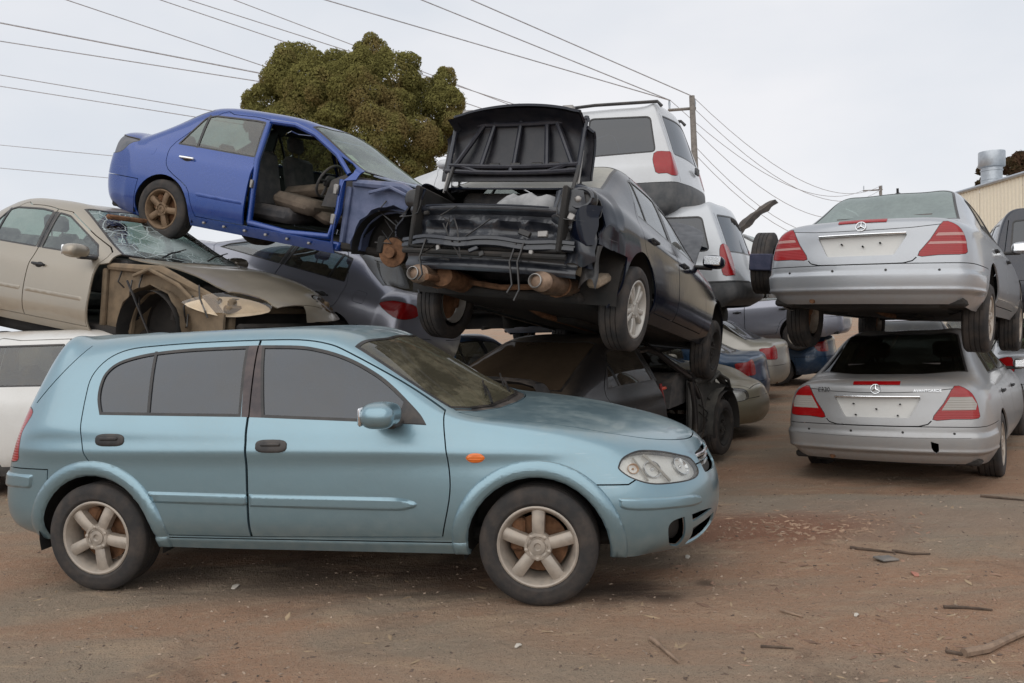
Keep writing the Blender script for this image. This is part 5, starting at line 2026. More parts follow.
def build_gold():
    P = dict(wb=2.79, tail=-1.2, nose=3.84, w=.935, roof=1.45, belt=.93, deck=1.03, decktail=1.0, bb=-.40, rh=.35, fh=1.22, cowl=2.18, hood=.97, hoodf=.72, rail=.575, zs=.21, cowlc=.30)
    m = paint('dusty_gold', (.35, .305, .24), metal=.45, rough=.34, coat=.6, dust=.30, top=.25, dustcol=(.40, .34, .26))
    C = saloon('gold_saloon', 'dusty gold saloon with a shattered windscreen and no front wheel, resting on the white estate', (-5.36, 8.87, 1.534, -26.5, -8.9, -1), P, m, level=3, arch_r=.37, wz=.32, B=1.06, rd=.0, bumper_z=.56, sill=.29,
               lamp_f=[(3.16, -.865, .655), (3.28, -.82, .72), (3.44, -.74, .775), (3.60, -.60, .785), (3.73, -.42, .74), (3.76, -.40, .66), (3.60, -.62, .61), (3.38, -.80, .61)])
    cut_wing(C)
    S = C.sh
    S.cut('side', [('rub_strip', fillet([(.40, .575), (1.0, .57), (1.0, .53), (.42, .535)], .01)), ('rub_strip_front', fillet([(1.08, .57), (1.93, .565), (1.95, .545), (1.93, .525), (1.08, .53)], .01))], only=['rear_door', 'front_door'])
    sc = cracked_glass()
    wg = glass('pale_glass', (.52, .62, .56), dust=.22, dustcol=(.5, .55, .5), f0=.09)
    K = saloon_parts(C, m, skip=('wing', 'front_bumper', 'lamp_rim'), gl=wg, screen_gl=sc, back_gl=wg, handles=(.22, 1.22), hz=.80, inside=True)
    C.part('rub_strip', 'door_moulding', m, 'RL', K['rear_door'], off=.012, bevel=.012, flange=.004)
    C.part('rub_strip_front', 'door_moulding', m, 'RL', K['front_door'], off=.012, bevel=.012, flange=.004)
    C.part('wing', 'front_wing', m, 'L')
    for h in K.get('head_lamp', []):
        h.data.materials[0] = glass('dirty_lamp_cover', (.86, .80, .70), dust=.12, dustcol=(.58, .47, .34))
    C.add('shade_filler', MB().bevbox((.35, 0, .14), (2.3, 1.35, .16), .05).bevbox((1.7, 0, .16), (.7, 1.2, .12), .04), M_under)  # added dark boxes standing in for the shadow under the car
    for o in C.root.children_recursive:
        if o.name.startswith('lamp_bowl'):
            o.data.materials[0] = simple('warm_bowl', (.62, .52, .40), .35, .2, var=.15, dust=.1)
    bay = simple('muddy_bay', (.17, .125, .08), .85, dust=.6, dustcol=(.24, .17, .105))
    engine_bay(C, bay, hub=False)
    m2 = MB().tube([(2.55, -.93, .78), (2.72, -.90, .5), (2.95, -.86, .12)], .010, 5)
    C.add('loose_cable', m2, M_trim)
    C.wipers(2.36, 1.0, 0, 0)
    # broken hole at the top of the screen, seen as a dark sagging header with a hanging strip
    hd = MB().bevbox((1.62, -.12, 1.335), (.05, .75, .05), .015)
    C.add('broken_header', hd, M_rust)
    wheel(C.root, 0, -.80, .32, 'steel', .315, .20, .2, M_under)
    return C


def build_grey():
    P = dict(wb=2.70, tail=-.93, nose=3.58, w=.875, roof=1.435, belt=.975, deck=1.09, decktail=1.08, bb=-.40, rh=.16, fh=1.40, cowl=2.35, hood=1.0, hoodf=.74, rail=.54, zs=.20, cowlc=.3)
    m = paint('grey_violet', (.31, .315, .365), metal=.5, rough=.3, coat=.7, dust=.22, top=.3)
    C = saloon('grey_saloon', 'slate grey saloon tilted nose up beneath the vivid blue one, facing left', (-1.90, 9.9, .92, 154, 16.5, 4), P, m, level=3, arch_r=.355, wz=.31, B=1.05, rd=.0,
               lamp_r=[(-.70, -.79, .97), (-.80, -.72, .99), (-.90, -.55, .97), (-.93, -.50, .86), (-.86, -.66, .80), (-.74, -.78, .80), (-.58, -.83, .90)])
    C.sh.cut('side', [('gap', fillet([(-.33, .84), (-.17, .84), (-.17, .98), (-.33, .98)], .03)), ('fuel_flap', fillet([(-.326, .844), (-.174, .844), (-.174, .976), (-.326, .976)], .028))], only=['body'])
    K = saloon_parts(C, m, gl=glass('grey_car_glass', (.22, .28, .30), dust=.2, f0=.10), back_gl=glass('grey_car_back', (.03, .03, .035), dust=.12, f0=.035), mirrors=False)
    C.part('fuel_flap', 'fuel_flap', m, 'RL', flange=.004)
    C.wheels(2.70, .76, .25, .25, 'seven', .31, .2, .195)
    return C


def build_dark_coupe():
    P = dict(wb=2.70, tail=-.98, nose=3.60, w=.905, roof=1.42, belt=.95, deck=1.02, decktail=.99, bb=-.50, rh=.42, fh=1.28, cowl=2.05, hood=.96, hoodf=.70, rail=.545, zs=.19, cowlc=.25)
    m = paint('dull_black_brown', (.018, .016, .016), metal=.25, rough=.34, coat=.5, dust=.35, top=.55, dustcol=(.17, .125, .085))
    C = saloon('dark_coupe', 'dusty black coupe with a boot spoiler, its front door gone, crushed under the black saloon', (.13, 6.95, -.15, 54.5, .6, 1), P, m, level=3, arch_r=.36, wz=.31, B=1.0, rd=.0, sill=.28,
               lamp_r=[(-.88, -.40, .86), (-.84, -.60, .87), (-.74, -.74, .87), (-.66, -.78, .84), (-.70, -.78, .75), (-.80, -.70, .73), (-.90, -.45, .73)])
    cut_wing(C)
    K = saloon_parts(C, m, skip=('front_door_R', 'front_window_R', 'wing', 'front_bumper'), gl=glass('brown_glass', (.10, .10, .09), dust=.40, dustcol=(.16, .13, .10), f0=.06), back_gl=glass('brown_back', (.06, .05, .04), dust=.85, dustcol=(.075, .052, .034), f0=.05), mirrors=False, hz=.78, screen_gl=glass('brown_glass'))
    C.part('wing', 'front_wing', m, 'L')
    engine_bay(C, simple('dark_bay', (.05, .048, .045), .7, dust=.4, dustcol=(.16, .14, .11)), hub=False)
    sp = MB()
    pts = [(-.62, -.60, 1.0), (-.70, -.585, 1.10), (-.76, -.50, 1.135), (-.80, -.25, 1.15), (-.81, 0, 1.152), (-.80, .25, 1.15), (-.76, .50, 1.135), (-.70, .585, 1.10), (-.62, .60, 1.0)]
    V, F = [], []
    for x, y, z in pts:
        for dx, dz in ((-.10, .012), (-.06, .028), (.05, .018), (.09, -.004), (.03, -.022), (-.06, -.014)):
            V.append((x + dx, y, z + dz))
    for i in range(len(pts) - 1):
        for k in range(6):
            F.append((i * 6 + k, i * 6 + (k + 1) % 6, i * 6 + 6 + (k + 1) % 6, i * 6 + 6 + k))
    sp.add(V, F)
    C.add('boot_spoiler', sp, M_black)
    fr = MB()
    fr.tube([(1.04, -.82, .32), (1.5, -.82, .27), (1.90, -.80, .33), (1.93, -.78, .6), (1.90, -.76, .88)], .035, 8)
    fr.tube([(.98, -.60, 1.26), (1.2, -.59, 1.27), (1.45, -.61, 1.20), (1.72, -.66, 1.05), (1.92, -.75, .92), (2.0, -.82, .70)], .03, 8)
    C.add('door_frame', fr, m)
    C.add('loose_belt', MB().tube([(1.05, -.80, .95), (1.08, -.83, .7), (1.15, -.82, .45)], .015, 6), M_red_dark)
    C.add('door_buckle', MB().bevbox((1.10, -.80, .90), (.10, .05, .03), .01), lens('bright_red', (.5, .05, .02), .4))
    C.wheels(2.62, .76, .30, .30, 'steel', .31, .2, .2, M_under)
    return C


def build_black():
    P = dict(wb=2.75, tail=-.97, nose=3.62, w=.92, roof=1.46, belt=.955, deck=1.06, decktail=1.04, bb=-.42, rh=.28, fh=1.42, cowl=2.26, hood=.98, hoodf=.74, rail=.565, zs=.22, cowlc=.26)
    m = paint('blue_black', (.004, .006, .014), metal=.0, rough=.14, coat=.10, spec=.22, dust=.03, top=.30, dustcol=(.16, .15, .14), scuff=.3)
    rag = dents(.10, 9, lambda v: ramp(-v[:, 0], .42, .8) * ramp(v[:, 2], .3, .45) * ramp(np.abs(v[:, 1]), .45, .75), 4)
    side = dents(.012, 5, lambda v: ramp(np.abs(v[:, 1]), .6, .8) * ramp(.9 - v[:, 2], 0, .2), 8)
    C = saloon('black_saloon', 'blue black saloon with raised boot lid and no rear bumper, high in the middle stack', (.12, 6.22, 1.34, 63.2, -8.2, 6.3), P, m, level=4, arch_r=.385, wz=.32, B=1.05, rd=.02, bumper_z=.60, sill=.30, boot_w=.62,
               warp=lambda v: side(rag(v)), lamp_r=[(-.90, -.60, .96), (-.84, -.74, .95), (-.74, -.80, .92), (-.72, -.80, .80), (-.84, -.76, .74), (-.95, -.58, .76)])
    S = C.sh
    S.cut('rear', [('boot', [(-.56, .82), (-.55, 1.2), (.05, 1.2), (.05, .82)])], only=['body', 'boot', 'tail_lamp'])
    S.cut('rear', [('back_panel', [(-.95, .30), (-.95, .86), (-.5, .86), (-.5, .81), (.05, .81), (.05, .30)])], only=['body', 'rear_bumper', 'gap'], box=((-9, -9, -9), (-.72, 9, 9)))
    gl = glass('black_car_glass', (.45, .50, .47), dust=.35, dustcol=(.42, .44, .42), f0=.12)
    K = saloon_parts(C, m, floor_tail=.5, skip=('boot', 'rear_bumper', 'back_panel', 'tail_lamp', 'bonnet', 'head_lamp', 'lamp_rim'), gl=gl, back_gl=glass('pale_back_glass', (.35, .35, .32), dust=1.0, dustcol=(.42, .40, .35), f0=.12), handles=(.30, 1.26), hz=.83, mirrors=True, inside=True, chrome_handle=False)
    for o in [o for o in C.root.children_recursive if o.name.startswith('headrest') and o.parent.name.startswith('rear_seat')]:
        bpy.data.objects.remove(o)
    # raised bonnet
    hx, hz = P['cowl'] + .06, .985

    def lift(v, ang=-42, px=hx, pz=hz):
        c, s_ = math.cos(rad(ang)), math.sin(rad(ang))
        o = v.copy()
        dx, dz = v[:, 0] - px, v[:, 2] - pz
        o[:, 0] = px + dx * c - dz * -s_
        o[:, 2] = pz + dx * -s_ + dz * c
        return o
    C.part('bonnet', 'bonnet', simple('sky_greyed_black', (.05, .052, .058), .45, dust=.25, dustcol=(.2, .2, .2)), warp=lambda v: lift(v, -48), label='raised black bonnet with the sky reflection in its colour')  # black paint; its grey sky reflection is put into the colour
    # raised boot lid: skin, inner panel with pressed ribs
    bx, bz_ = P['bb'] - .10, 1.03

    def lidup(v):
        o = lift(v, 96, bx, bz_) + [.02, .03, .17]
        o[:, 2] = 1.80 + (o[:, 2] - 1.80) * 1.17
        return o
    lid = C.part('boot', 'boot_lid', m, warp=lidup, flange=.02, label='boot lid standing open')[0]
    C.part('boot', 'lid_lining', simple('lid_inner', (.010, .0115, .018), .38, dust=.12), parent=lid, off=-.03, warp=None, flange=0)
    lin = [o for o in lid.children if o.name.startswith('lid_lining')][0]
    co = np.empty(len(lin.data.vertices) * 3, np.float32)
    lin.data.vertices.foreach_get('co', co)
    co = lidup(co.reshape(-1, 3).astype(float))
    lin.data.vertices.foreach_set('co', co.astype(np.float32).ravel())
    lin.data.flip_normals()
    lin.data.update()
    ribm = simple('lid_ribs', (.020, .023, .034), .34, dust=.10)

    def lidpt(x, y, z):
        return tuple(lidup(np.array([[x, y, z]]))[0])
    x0, x1 = P['bb'] - .16, -.93
    rows = [[(x0, -.55), (x1, -.55)], [(x0, .55), (x1, .55)], [(x0, -.57), (x0, .57)], [(x1 + .02, -.57), (x1 + .02, .57)], [(-.62, -.55), (-.62, .55)],
            [(-.62, -.28), (x1, -.22)], [(-.62, .28), (x1, .22)], [(-.62, 0), (x1, 0)], [(-.62, -.5), (x1, -.3)], [(-.62, .5), (x1, .3)], [(x0, -.3), (-.62, -.45)], [(x0, .3), (-.62, .45)], [(x0, 0.02), (-.62, .02)]]
    zc = lambda x, y: 1.045 - .045 * (y / .6) ** 2 - .05
    for a, b in rows:
        pts = [lidpt(a[0] + (b[0] - a[0]) * t, a[1] + (b[1] - a[1]) * t, zc(0, a[1] + (b[1] - a[1]) * t)) for t in np.linspace(0, 1, 6)]
        C.add('lid_rib', MB().tube(pts, .024, 8, squash=.8), ribm, lid)
    for y in (-.34, -.20, -.02, .16, .30):
        C.add('lid_slot', MB().bevbox(lidpt(x0 - .05, y, .985), (.02, .09, .035), .006), M_trim, lid)
    for sg in (-1, 1):
        C.add('lid_hinge', MB().tube([(bx - .02, sg * .52, .96), (bx - .12, sg * .53, 1.0), (bx - .06, sg * .53, 1.2), lidpt(-.60, sg * .52, .99)], .016, 8), M_trim, lid)
        C.add('lid_lamp', MB().bevbox(lidpt(-.96, sg * .42, .90), (.05, .10, .05), .012), M_steel, lid)
        C.add('lid_strut', MB().tube([(-.62, sg * .56, .99), lidpt(-.72, sg * .55, .99)], .010, 7), M_steel, lid)
    # boot well and what lies in it
    m1 = MB()
    m1.bevbox((-.55, 0, .52), (.74, 1.2, .03), .01)
    m1.bevbox((-.20, 0, .74), (.03, 1.2, .5), .01)
    for sg in (-1, 1):
        m1.bevbox((-.55, sg * .60, .74), (.74, .04, .46), .01)
    C.add('boot_well', m1, M_under)
    j = MB().ellipsoid((-.70, -.24, .84), (.16, .24, .085), 22, 14, 2.6)
    j.v = [(x + .03 * math.sin(y * 23), y, z + .028 * math.sin(x * 31 + y * 17) + .02 * math.sin(y * 41)) for x, y, z in j.v]
    C.add('torn_lining', j, simple('pale_lining', (.30, .30, .30), .8, dust=.1))
    j = MB().ellipsoid((-.66, .28, .74), (.16, .2, .14), 14, 9, 2.6).jitter(.012, RNG)
    C.add('spare_cover', j, M_under)
    # pressed rear panel
    skin = MB()
    xs = -.885
    ny, nz = 48, 22
    V, F = [], []
    for i in range(ny + 1):
        y = -.70 + 1.40 * i / ny
        for k in range(nz + 1):
            z = .36 + .47 * k / nz
            u = abs(y)
            d = .012 * math.sin(y * 22) * (1 if .58 < z < .74 else 0) + (.035 if .60 < z < .72 and (.10 < u < .28 or .34 < u < .50) else 0) + (-.03 if z > .775 else 0) + (.02 if .50 < z < .54 else 0) + .012 * math.sin(z * 60)
            V.append((xs + d + .10 * (u / .7) ** 2.2, y, z))
    for i in range(ny):
        for k in range(nz):
            a = i * (nz + 1) + k
            F.append((a, a + nz + 1, a + nz + 2, a + 1)[::-1])
    skin.add(V, F)
    pn = simple('bare_black_steel', (.010, .012, .018), .32, dust=.22, dustcol=(.12, .12, .13), coat=.5)
    C.add('rear_panel', skin, pn, angle=60)
    bar = MB()
    yb_ = np.linspace(-.70, .70, 19)
    V, F = [], []
    for i, y in enumerate(yb_):
        x = -.965 + .10 * (abs(y) / .7) ** 2.4 + .008 * math.sin(i * 1.9)
        zc_ = .555 + .010 * math.sin(i * .9 + 1)
        for dx, dz in ((0, -.038), (-.014, -.030), (-.014, -.008), (.004, -.004), (.004, .006), (-.014, .010), (-.014, .032), (0, .040), (.03, .040), (.03, -.038)):
            V.append((x + dx, y, zc_ + dz))
    for i in range(18):
        for k in range(10):
            F.append((i * 10 + k, i * 10 + (k + 1) % 10, i * 10 + 10 + (k + 1) % 10, i * 10 + 10 + k))
    F += [tuple(range(10)), tuple(range(180, 190))[::-1]]
    bar.add(V, F)
    C.add('bumper_beam', bar, pn)
    for k in range(9):
        y = RNG.uniform(-.66, .66)
        C.add('bracket', MB().bevbox((-.955 + .08 * (abs(y) / .7) ** 2, y, RNG.choice((.47, .50, .63, .76))), (.03, RNG.uniform(.03, .10), RNG.uniform(.02, .05)), .006, Matrix.Rotation(RNG.uniform(-.5, .5), 3, 'X')), RNG.choice((pn, M_under, M_steel, M_trim)))
    for sg, n in ((-1, 8), (1, 0)):
        for k in range(n):
            c = np.array((-.80 + RNG.uniform(-.08, .14), sg * RNG.uniform(.60, .80), RNG.uniform(.45, .90)))
            hw, hh = RNG.uniform(.06, .13), RNG.uniform(.08, .16)
            uu, vv = np.meshgrid(np.linspace(-1, 1, 11), np.linspace(-1, 1, 11), indexing='ij')
            pp = np.stack([uu.ravel(), vv.ravel(), np.full(121, k * 3.1)], 1)
            n1, n2, n3 = snoise(pp, 2.2, 40 + k), snoise(pp, 3.0, 60 + k), snoise(pp, 2.6, 80 + k)
            Vp = np.stack([c[0] + n1 * .05 + (uu.ravel() ** 2) * .03, c[1] + uu.ravel() * hw * (1 + .25 * n2) + n3 * .012, c[2] + vv.ravel() * hh * (1 + .3 * n3) + n2 * .02], 1)
            C.add('torn_trim', MB().add(Vp, [(i * 11 + q, i * 11 + q + 1, i * 11 + q + 12, i * 11 + q + 11) for i in range(10) for q in range(10)]), RNG.choice((pn, M_trim, m)), angle=70)
    for k in range(6):
        y = RNG.uniform(-.6, .6)
        z = RNG.uniform(.5, .85)
        C.add('hanging_wire', MB().tube([(-.93, y, z), (-.97, y + RNG.uniform(-.1, .1), z - .08), (-.95, y + RNG.uniform(-.2, .2), z - RNG.uniform(.1, .3))], .006, 5), M_trim)
    lb = MB()
    lb.tube([(-.90, -.66, .48), (-.94, -.3, .475), (-.94, .3, .475), (-.90, .66, .48)], .02, 8)
    C.add('bumper_rail', lb, M_under)
    for sg in (-1, 1):
        # empty lamp socket
        so = MB().ellipsoid((-.78, sg * .69, .90), (.05, .10, .075), 18, 10, 2.6)
        C.add('lamp_socket', so, M_trim)
        if sg > 0:
            continue
        rg = MB().tube([(-.845, sg * (.69 + .085 * math.cos(t)), .90 + .065 * math.sin(t)) for t in np.linspace(0, 2 * PI, 15)], .015, 6, cap=False)
        C.add('lamp_frame', rg, pn)
        C.add('bulb_holder', MB().ellipsoid((-.845, sg * .67, .895), (.02, .03, .028), 10, 7), M_steel)
    for sg in (-1, 1):
        # twin silencers
        ex = MB()
        y0 = sg * .50
        ex.tube([(-.36, y0, .36), (-.40, y0, .35), (-.78, y0, .315), (-.90, y0 * 1.0, .31), (-.92, y0, .31)], [.04, .088, .098, .088, .052], 20, squash=.80)
        e = C.add('silencer', ex, M_bronze)[0]
        tp = MB().lathe_y([(.05, .06), (.050, .015), (.044, .012), (.040, .05), (.0, .05)], 20)
        tp.v = [(-.95 + y * 1.0 + .0, y0 + .03 + x, .31 + z) for x, y, z in tp.v]
        C.add('tailpipe', tp, M_steel, e)
        C.add('silencer_strap', MB().tube([(-.62, y0 + .098 * math.cos(t), .332 + .080 * math.sin(t)) for t in np.linspace(0, 2 * PI, 17)], .010, 5, cap=False), M_rust, e)
    ax = MB()
    ax.tube([(-.10, -.62, .30), (-.06, -.3, .27), (-.06, .3, .27), (-.10, .62, .30)], .035, 8)
    ax.tube([(-.50, -.45, .34), (-.52, 0, .30), (-.50, .45, .34)], .022, 8)
    C.add('rear_subframe', ax, M_rust)
    for k, y in enumerate((-.36, -.30, .44)):
        C.add('hanging_wire', MB().tube([(-.95, y, .56), (-.97, y + .02, .42), (-.95, y - .01, .24 + .03 * k), (-.96, y + .015, .16 + .05 * k)], .008, 5), M_trim)
    C.add('rusty_bracket', MB().bevbox((-.62, -.66, .47), (.22, .14, .12), .03, Matrix.Rotation(rad(24), 3, 'X')), simple('tan_mud', (.27, .21, .15), .9))
    C.add('rusty_bracket', MB().bevbox((-.50, -.76, .40), (.25, .10, .07), .02, Matrix.Rotation(rad(-20), 3, 'Y')), simple('tan_mud', (.27, .21, .15), .9))
    sh = Car.floor  # underside already built by saloon_parts
    wm = simple('pale_alloy', (.50, .48, .44), .42, .35, var=.12, dust=.3)
    wheel(C.root, 0.0, -.80, .27, 'ten', .322, .215, .21, wm, spin=.2)
    wheel(C.root, 0.0, .80, .22, 'ten', .322, .215, .21, wm, left=True)
    wheel(C.root, 2.75, -.80, .20, 'steel', .318, .205, .205, M_under)
    wheel(C.root, 2.75, .80, .20, 'steel', .318, .205, .205, M_under, left=True)
    return C


build_black()
build_dark_coupe()
build_blue()
build_gold()
D0 = build_grey()

# ------------------------------------------------------------------ the rest of the wrecks
def plain_saloon(name, label, q, P, mat, **k):
    lr = k.pop('lamp_r', [(P['tail'] + .10, -P['w'] * .62, P['decktail'] - .06), (P['tail'] + .14, -P['w'] * .82, P['decktail'] - .09), (P['tail'] + .30, -P['w'] * .90, P['decktail'] - .12), (P['tail'] + .26, -P['w'] * .90, P['decktail'] - .28), (P['tail'] + .12, -P['w'] * .82, P['decktail'] - .30), (P['tail'] + .06, -P['w'] * .60, P['decktail'] - .28)])
    n, hf, w = P['nose'], P['hoodf'], P['w']
    lf = [(n - .48, -w * .91, hf - .08), (n - .36, -w * .86, hf - .02), (n - .18, -w * .62, hf - .02), (n - .10, -w * .45, hf - .06), (n - .10, -w * .50, hf - .17), (n - .32, -w * .84, hf - .18)]
    pk = k.pop('parts', {})
    C = saloon(name, label, q, P, mat, lamp_r=lr, lamp_f=lf, level=3, **k)
    saloon_parts(C, mat, **pk)
    return C


BASE = dict(wb=2.70, tail=-1.02, nose=3.58, w=.88, roof=1.42, belt=.93, deck=1.03, decktail=1.01, bb=-.42, rh=.28, fh=1.40, cowl=2.18, hood=.97, hoodf=.72, rail=.55, cowlc=.25)
M_olive = paint('dusty_champagne', (.30, .265, .19), metal=.4, rough=.38, coat=.5, dust=.5, top=.6, dustcol=(.30, .24, .16))
J = plain_saloon('champagne_saloon', 'dusty champagne saloon on the dirt, its headlight showing past the stripped black coupe', (.36, 12.2, -.24, -34, 0, 0), BASE, M_olive)
J.wheels(2.70, .76, .30, .30, 'ten', .31, .2, .195)
M_kblue = paint('worn_blue', (.012, .045, .10), metal=.3, rough=.35, coat=.6, dust=.25, top=.45, dustcol=(.20, .22, .24))
Kc = plain_saloon('worn_blue_saloon', 'worn blue saloon on the dirt between the champagne saloon and a beige one', (3.12, 12.75, -.26, 152, 0, 0), BASE, M_kblue)
Kc.wheels(2.70, .76, .30, .30, 'seven', .31, .2, .195)
M_beige = paint('dusty_beige_silver', (.40, .375, .33), metal=.4, rough=.36, coat=.5, dust=.4, top=.7, dustcol=(.25, .23, .15))
Lc = plain_saloon('beige_saloon', 'beige silver saloon with a dusty boot, farthest on the dirt in the gap', (4.1, 14.6, -.12, 150, 2, 0), BASE, M_beige)
Lc.wheels(2.70, .76, .10, .10, 'seven', .31, .2, .195)
M_white2 = paint('chalk_white', (.62, .63, .62), metal=.05, rough=.35, coat=.6, dust=.25, top=.3)
Ic = plain_saloon('white_saloon', 'white saloon with green glass wedged high behind the spare tyre', (4.55, 14.3, 1.42, 150, 0, 0), dict(BASE, roof=1.45), M_white2, parts=dict(gl=M_greenglass))
M_navy = paint('dark_slate', (.015, .018, .028), metal=.2, rough=.3, coat=.5, dust=.25, top=.3)
O = wagon('slate_van', 'dark slate van with blue black glass at the right edge beside the upper silver saloon', (7.75, 10.9, 1.0, 62, 0, 0), dict(VAN, roof=1.70), M_navy, lamp=[(-.90, -.80, .80), (-.72, -.885, .85), (-.72, -.87, 1.10), (-.93, -.74, 1.08)], rd=.25, B=1.18, cat='van', glass_m=M_blueglass)
O.wheels(2.91, .80, .22, .22, 'seven', .33, .20, .205)
Pc = plain_saloon('pale_silver_saloon', 'pale silver saloon under the slate van at the right edge', (7.55, 10.7, -.24, 60, 0, 0), BASE, M_silver, parts=dict(gl=M_greenglass))
Pc.wheels(2.70, .76, .30, .30, 'seven', .31, .2, .195)
M_estate = paint('estate_white', (.62, .61, .58), metal=.03, rough=.32, coat=.7, dust=.22, top=.6)
EST = dict(wb=2.75, tail=-1.02, nose=3.62, w=.90, roof=1.50, belt=.99, rail=.62, cowl=2.30, fh=1.45, hood=1.0, hoodf=.76, zs=.22, slope=.30, mid=.52)
Q = wagon('white_estate', 'white estate with black window trim behind the hatchback tail, carrying the gold saloon', (-5.0, 7.85, -.03, -7, 0, 0), dict(EST, roof=1.545, belt=1.0), M_estate, lower=M_cladding, lower_z=.50, lamp=[(-.93, -.72, .72), (-.80, -.84, .74), (-.76, -.84, .95), (-.92, -.74, .97)],
          rd=.12, B=1.05, wz=.32, glass_m=glass('estate_glass', (.22, .27, .26), dust=.2, f0=.08))
Q.wheels(2.75, .77, .31, .31, 'seven', .315, .2, .2)
m = fillet([(-.06, .80), (.10, .80), (.10, .92), (-.06, .92)], .05)

# tyre strapped to the tailgate of the off-roader
sw = wheel(None, 0, 0, 0, 'steel', .38, .20, .24, M_under, loose=('spare_wheel', 'black spare tyre held by a navy strap on the off-roader tailgate', 'tyre'))
mt = U.root.matrix_world @ Matrix.Translation((-1.24, .46, 1.0)) @ Matrix.Rotation(rad(-90), 4, 'Z') @ Matrix.Rotation(rad(4), 4, 'X')
sw.matrix_world = mt
cv = MB()
for t in np.linspace(0, 2 * PI, 29)[:-1]:
    pass
for a0, a1 in ((0, 2 * PI),):
    V, F = [], []
    n = 28
    prof = [(-.16, .385), (-.16, .20), (.05, .20)]
# strap: a folded band across the tyre
V, F = [], []
for i, x in enumerate(np.linspace(-.42, .42, 15)):
    for y, zt in ((-.135, .10), (-.150, .05), (-.152, -.06), (-.135, -.11)):
        V.append((x, y - .008 * math.sin(i * 1.7), zt + .006 * math.sin(i * 2.1)))
for i in range(14):
    for k in range(3):
        F.append((i * 4 + k, i * 4 + k + 1, i * 4 + k + 5, i * 4 + k + 4))
sb = MB().add(V, F)
for sx in (-1, 1):
    sb.bevbox((sx * .40, -.02, 0), (.04, .26, .20), .012)
st = thing('tyre_strap', 'navy blue folded strap round the spare tyre on the off-roader', 'strap')
st.matrix_world = mt
obj('band', sb, simple('navy_canvas', (.025, .032, .07), .8, dust=.2), st)
# raised dark panel seen edge on beyond the off-roader
rp = thing('loose_panel', 'dark twisted bonnet panel standing up edge on behind the off-roader tailgate', 'car panel', (3.46, 11.6, 2.58))
V, F = [], []
for i in range(13):
    t = i / 12
    x, z = -.08 + .60 * t, .0 + .47 * t + .04 * math.sin(t * 3.2)
    wd = .095 - .03 * t + .012 * math.sin(i * 2.3)
    for dy in (-.15, -.05, .05, .15):
        V.append((x + .015 * math.sin(i + dy * 5), dy, z + wd / 2 + .02 * math.sin(dy * 4)))
    for dy in (.15, .05, -.05, -.15):
        V.append((x + wd * .45, dy, z - wd / 2 + .015 * math.sin(i * 1.3 + dy * 3)))
for i in range(12):
    for k in range(8):
        F.append((i * 8 + k, i * 8 + (k + 1) % 8, i * 8 + 8 + (k + 1) % 8, i * 8 + 8 + k))
F += [tuple(range(8)), tuple(range(96, 104))[::-1]]
obj('panel', MB().add(V, F), simple('weathered_panel', (.035, .03, .028), .7, dust=.4, bump=.5), rp)

# ------------------------------------------------------------------ trees
def leaf_crown(clumps, n, size, rng, stretch=1.0):
    """leaf-sized faces spread over and inside lumpy clumps"""
    tot = sum(r[0] * r[1] + r[0] * r[2] + r[1] * r[2] for _, r in clumps)
    Vs, nv = [], 0
    for c, r in clumps:
        k = int(n * (r[0] * r[1] + r[0] * r[2] + r[1] * r[2]) / tot)
        d = rng.normal(size=(k, 3))
        d /= np.linalg.norm(d, axis=1, keepdims=True)
        lump = 1 + .07 * snoise(d * 3 + np.array(c), 2.2, 3) + .05 * snoise(d + np.array(c), 9, 5)
        rad_ = (1 - np.abs(rng.normal(size=k)) * .13 + .10 * rng.random(k) * (rng.random(k) > .80)) * lump
        p = np.array(c) + d * np.array(r) * rad_[:, None]
        nrm = d * 1.0 + rng.normal(size=(k, 3)) * .5
        nrm /= np.linalg.norm(nrm, axis=1, keepdims=True)
        a = np.cross(nrm, rng.normal(size=(k, 3)))
        a /= np.maximum(np.linalg.norm(a, axis=1, keepdims=True), 1e-6)
        b = np.cross(nrm, a)
        s = size * rng.uniform(.6, 1.5, size=(k, 1))
        q = np.stack([p - a * s * stretch, p + b * s * .45, p + a * s * stretch, p - b * s * .45], 1)
        Vs.append(q.reshape(-1, 3))
    V = np.concatenate(Vs)
    m = len(V) // 4
    me = bpy.data.meshes.new('crown')
    me.vertices.add(len(V))
    me.vertices.foreach_set('co', V.astype(np.float32).ravel())
    me.loops.add(m * 4)
    me.loops.foreach_set('vertex_index', np.arange(m * 4, dtype=np.int32))
    me.polygons.add(m)
    me.polygons.foreach_set('loop_start', np.arange(0, m * 4, 4, dtype=np.int32))
    me.update(calc_edges=True)
    return me


def leaf_mat(name, a, b, c):
    t = NT(name)
    n1 = t.noise(.9, 3, .5)
    n2 = t.noise(9, 3, .6)
    base = t.mix(t.rng(n2, .35, .65), a, b)
    base = t.mix(t.math('MULTIPLY', t.rng(n1, .48, .66), .8), base, c)
    d = t.n('ShaderNodeBsdfDiffuse')
    t.l(base, d.inputs[0])
    tr = t.n('ShaderNodeBsdfTranslucent')
    t.l(base, tr.inputs[0])
    m = t.n('ShaderNodeMixShader')
    m.inputs[0].default_value = .35
    t.l(d.outputs[0], m.inputs[1])
    t.l(tr.outputs[0], m.inputs[2])
    return t.done(m.outputs[0])


rs = np.random.RandomState(11)
M_bark = simple('bark', (.10, .075, .055), .9, dust=.1, bump=.8, bscale=14)
tree = thing('round_tree', 'big round olive green tree behind the vivid blue saloon', 'tree', (-4.4, 24, -.2))
T0 = np.array((-4.4, 24, -.2))


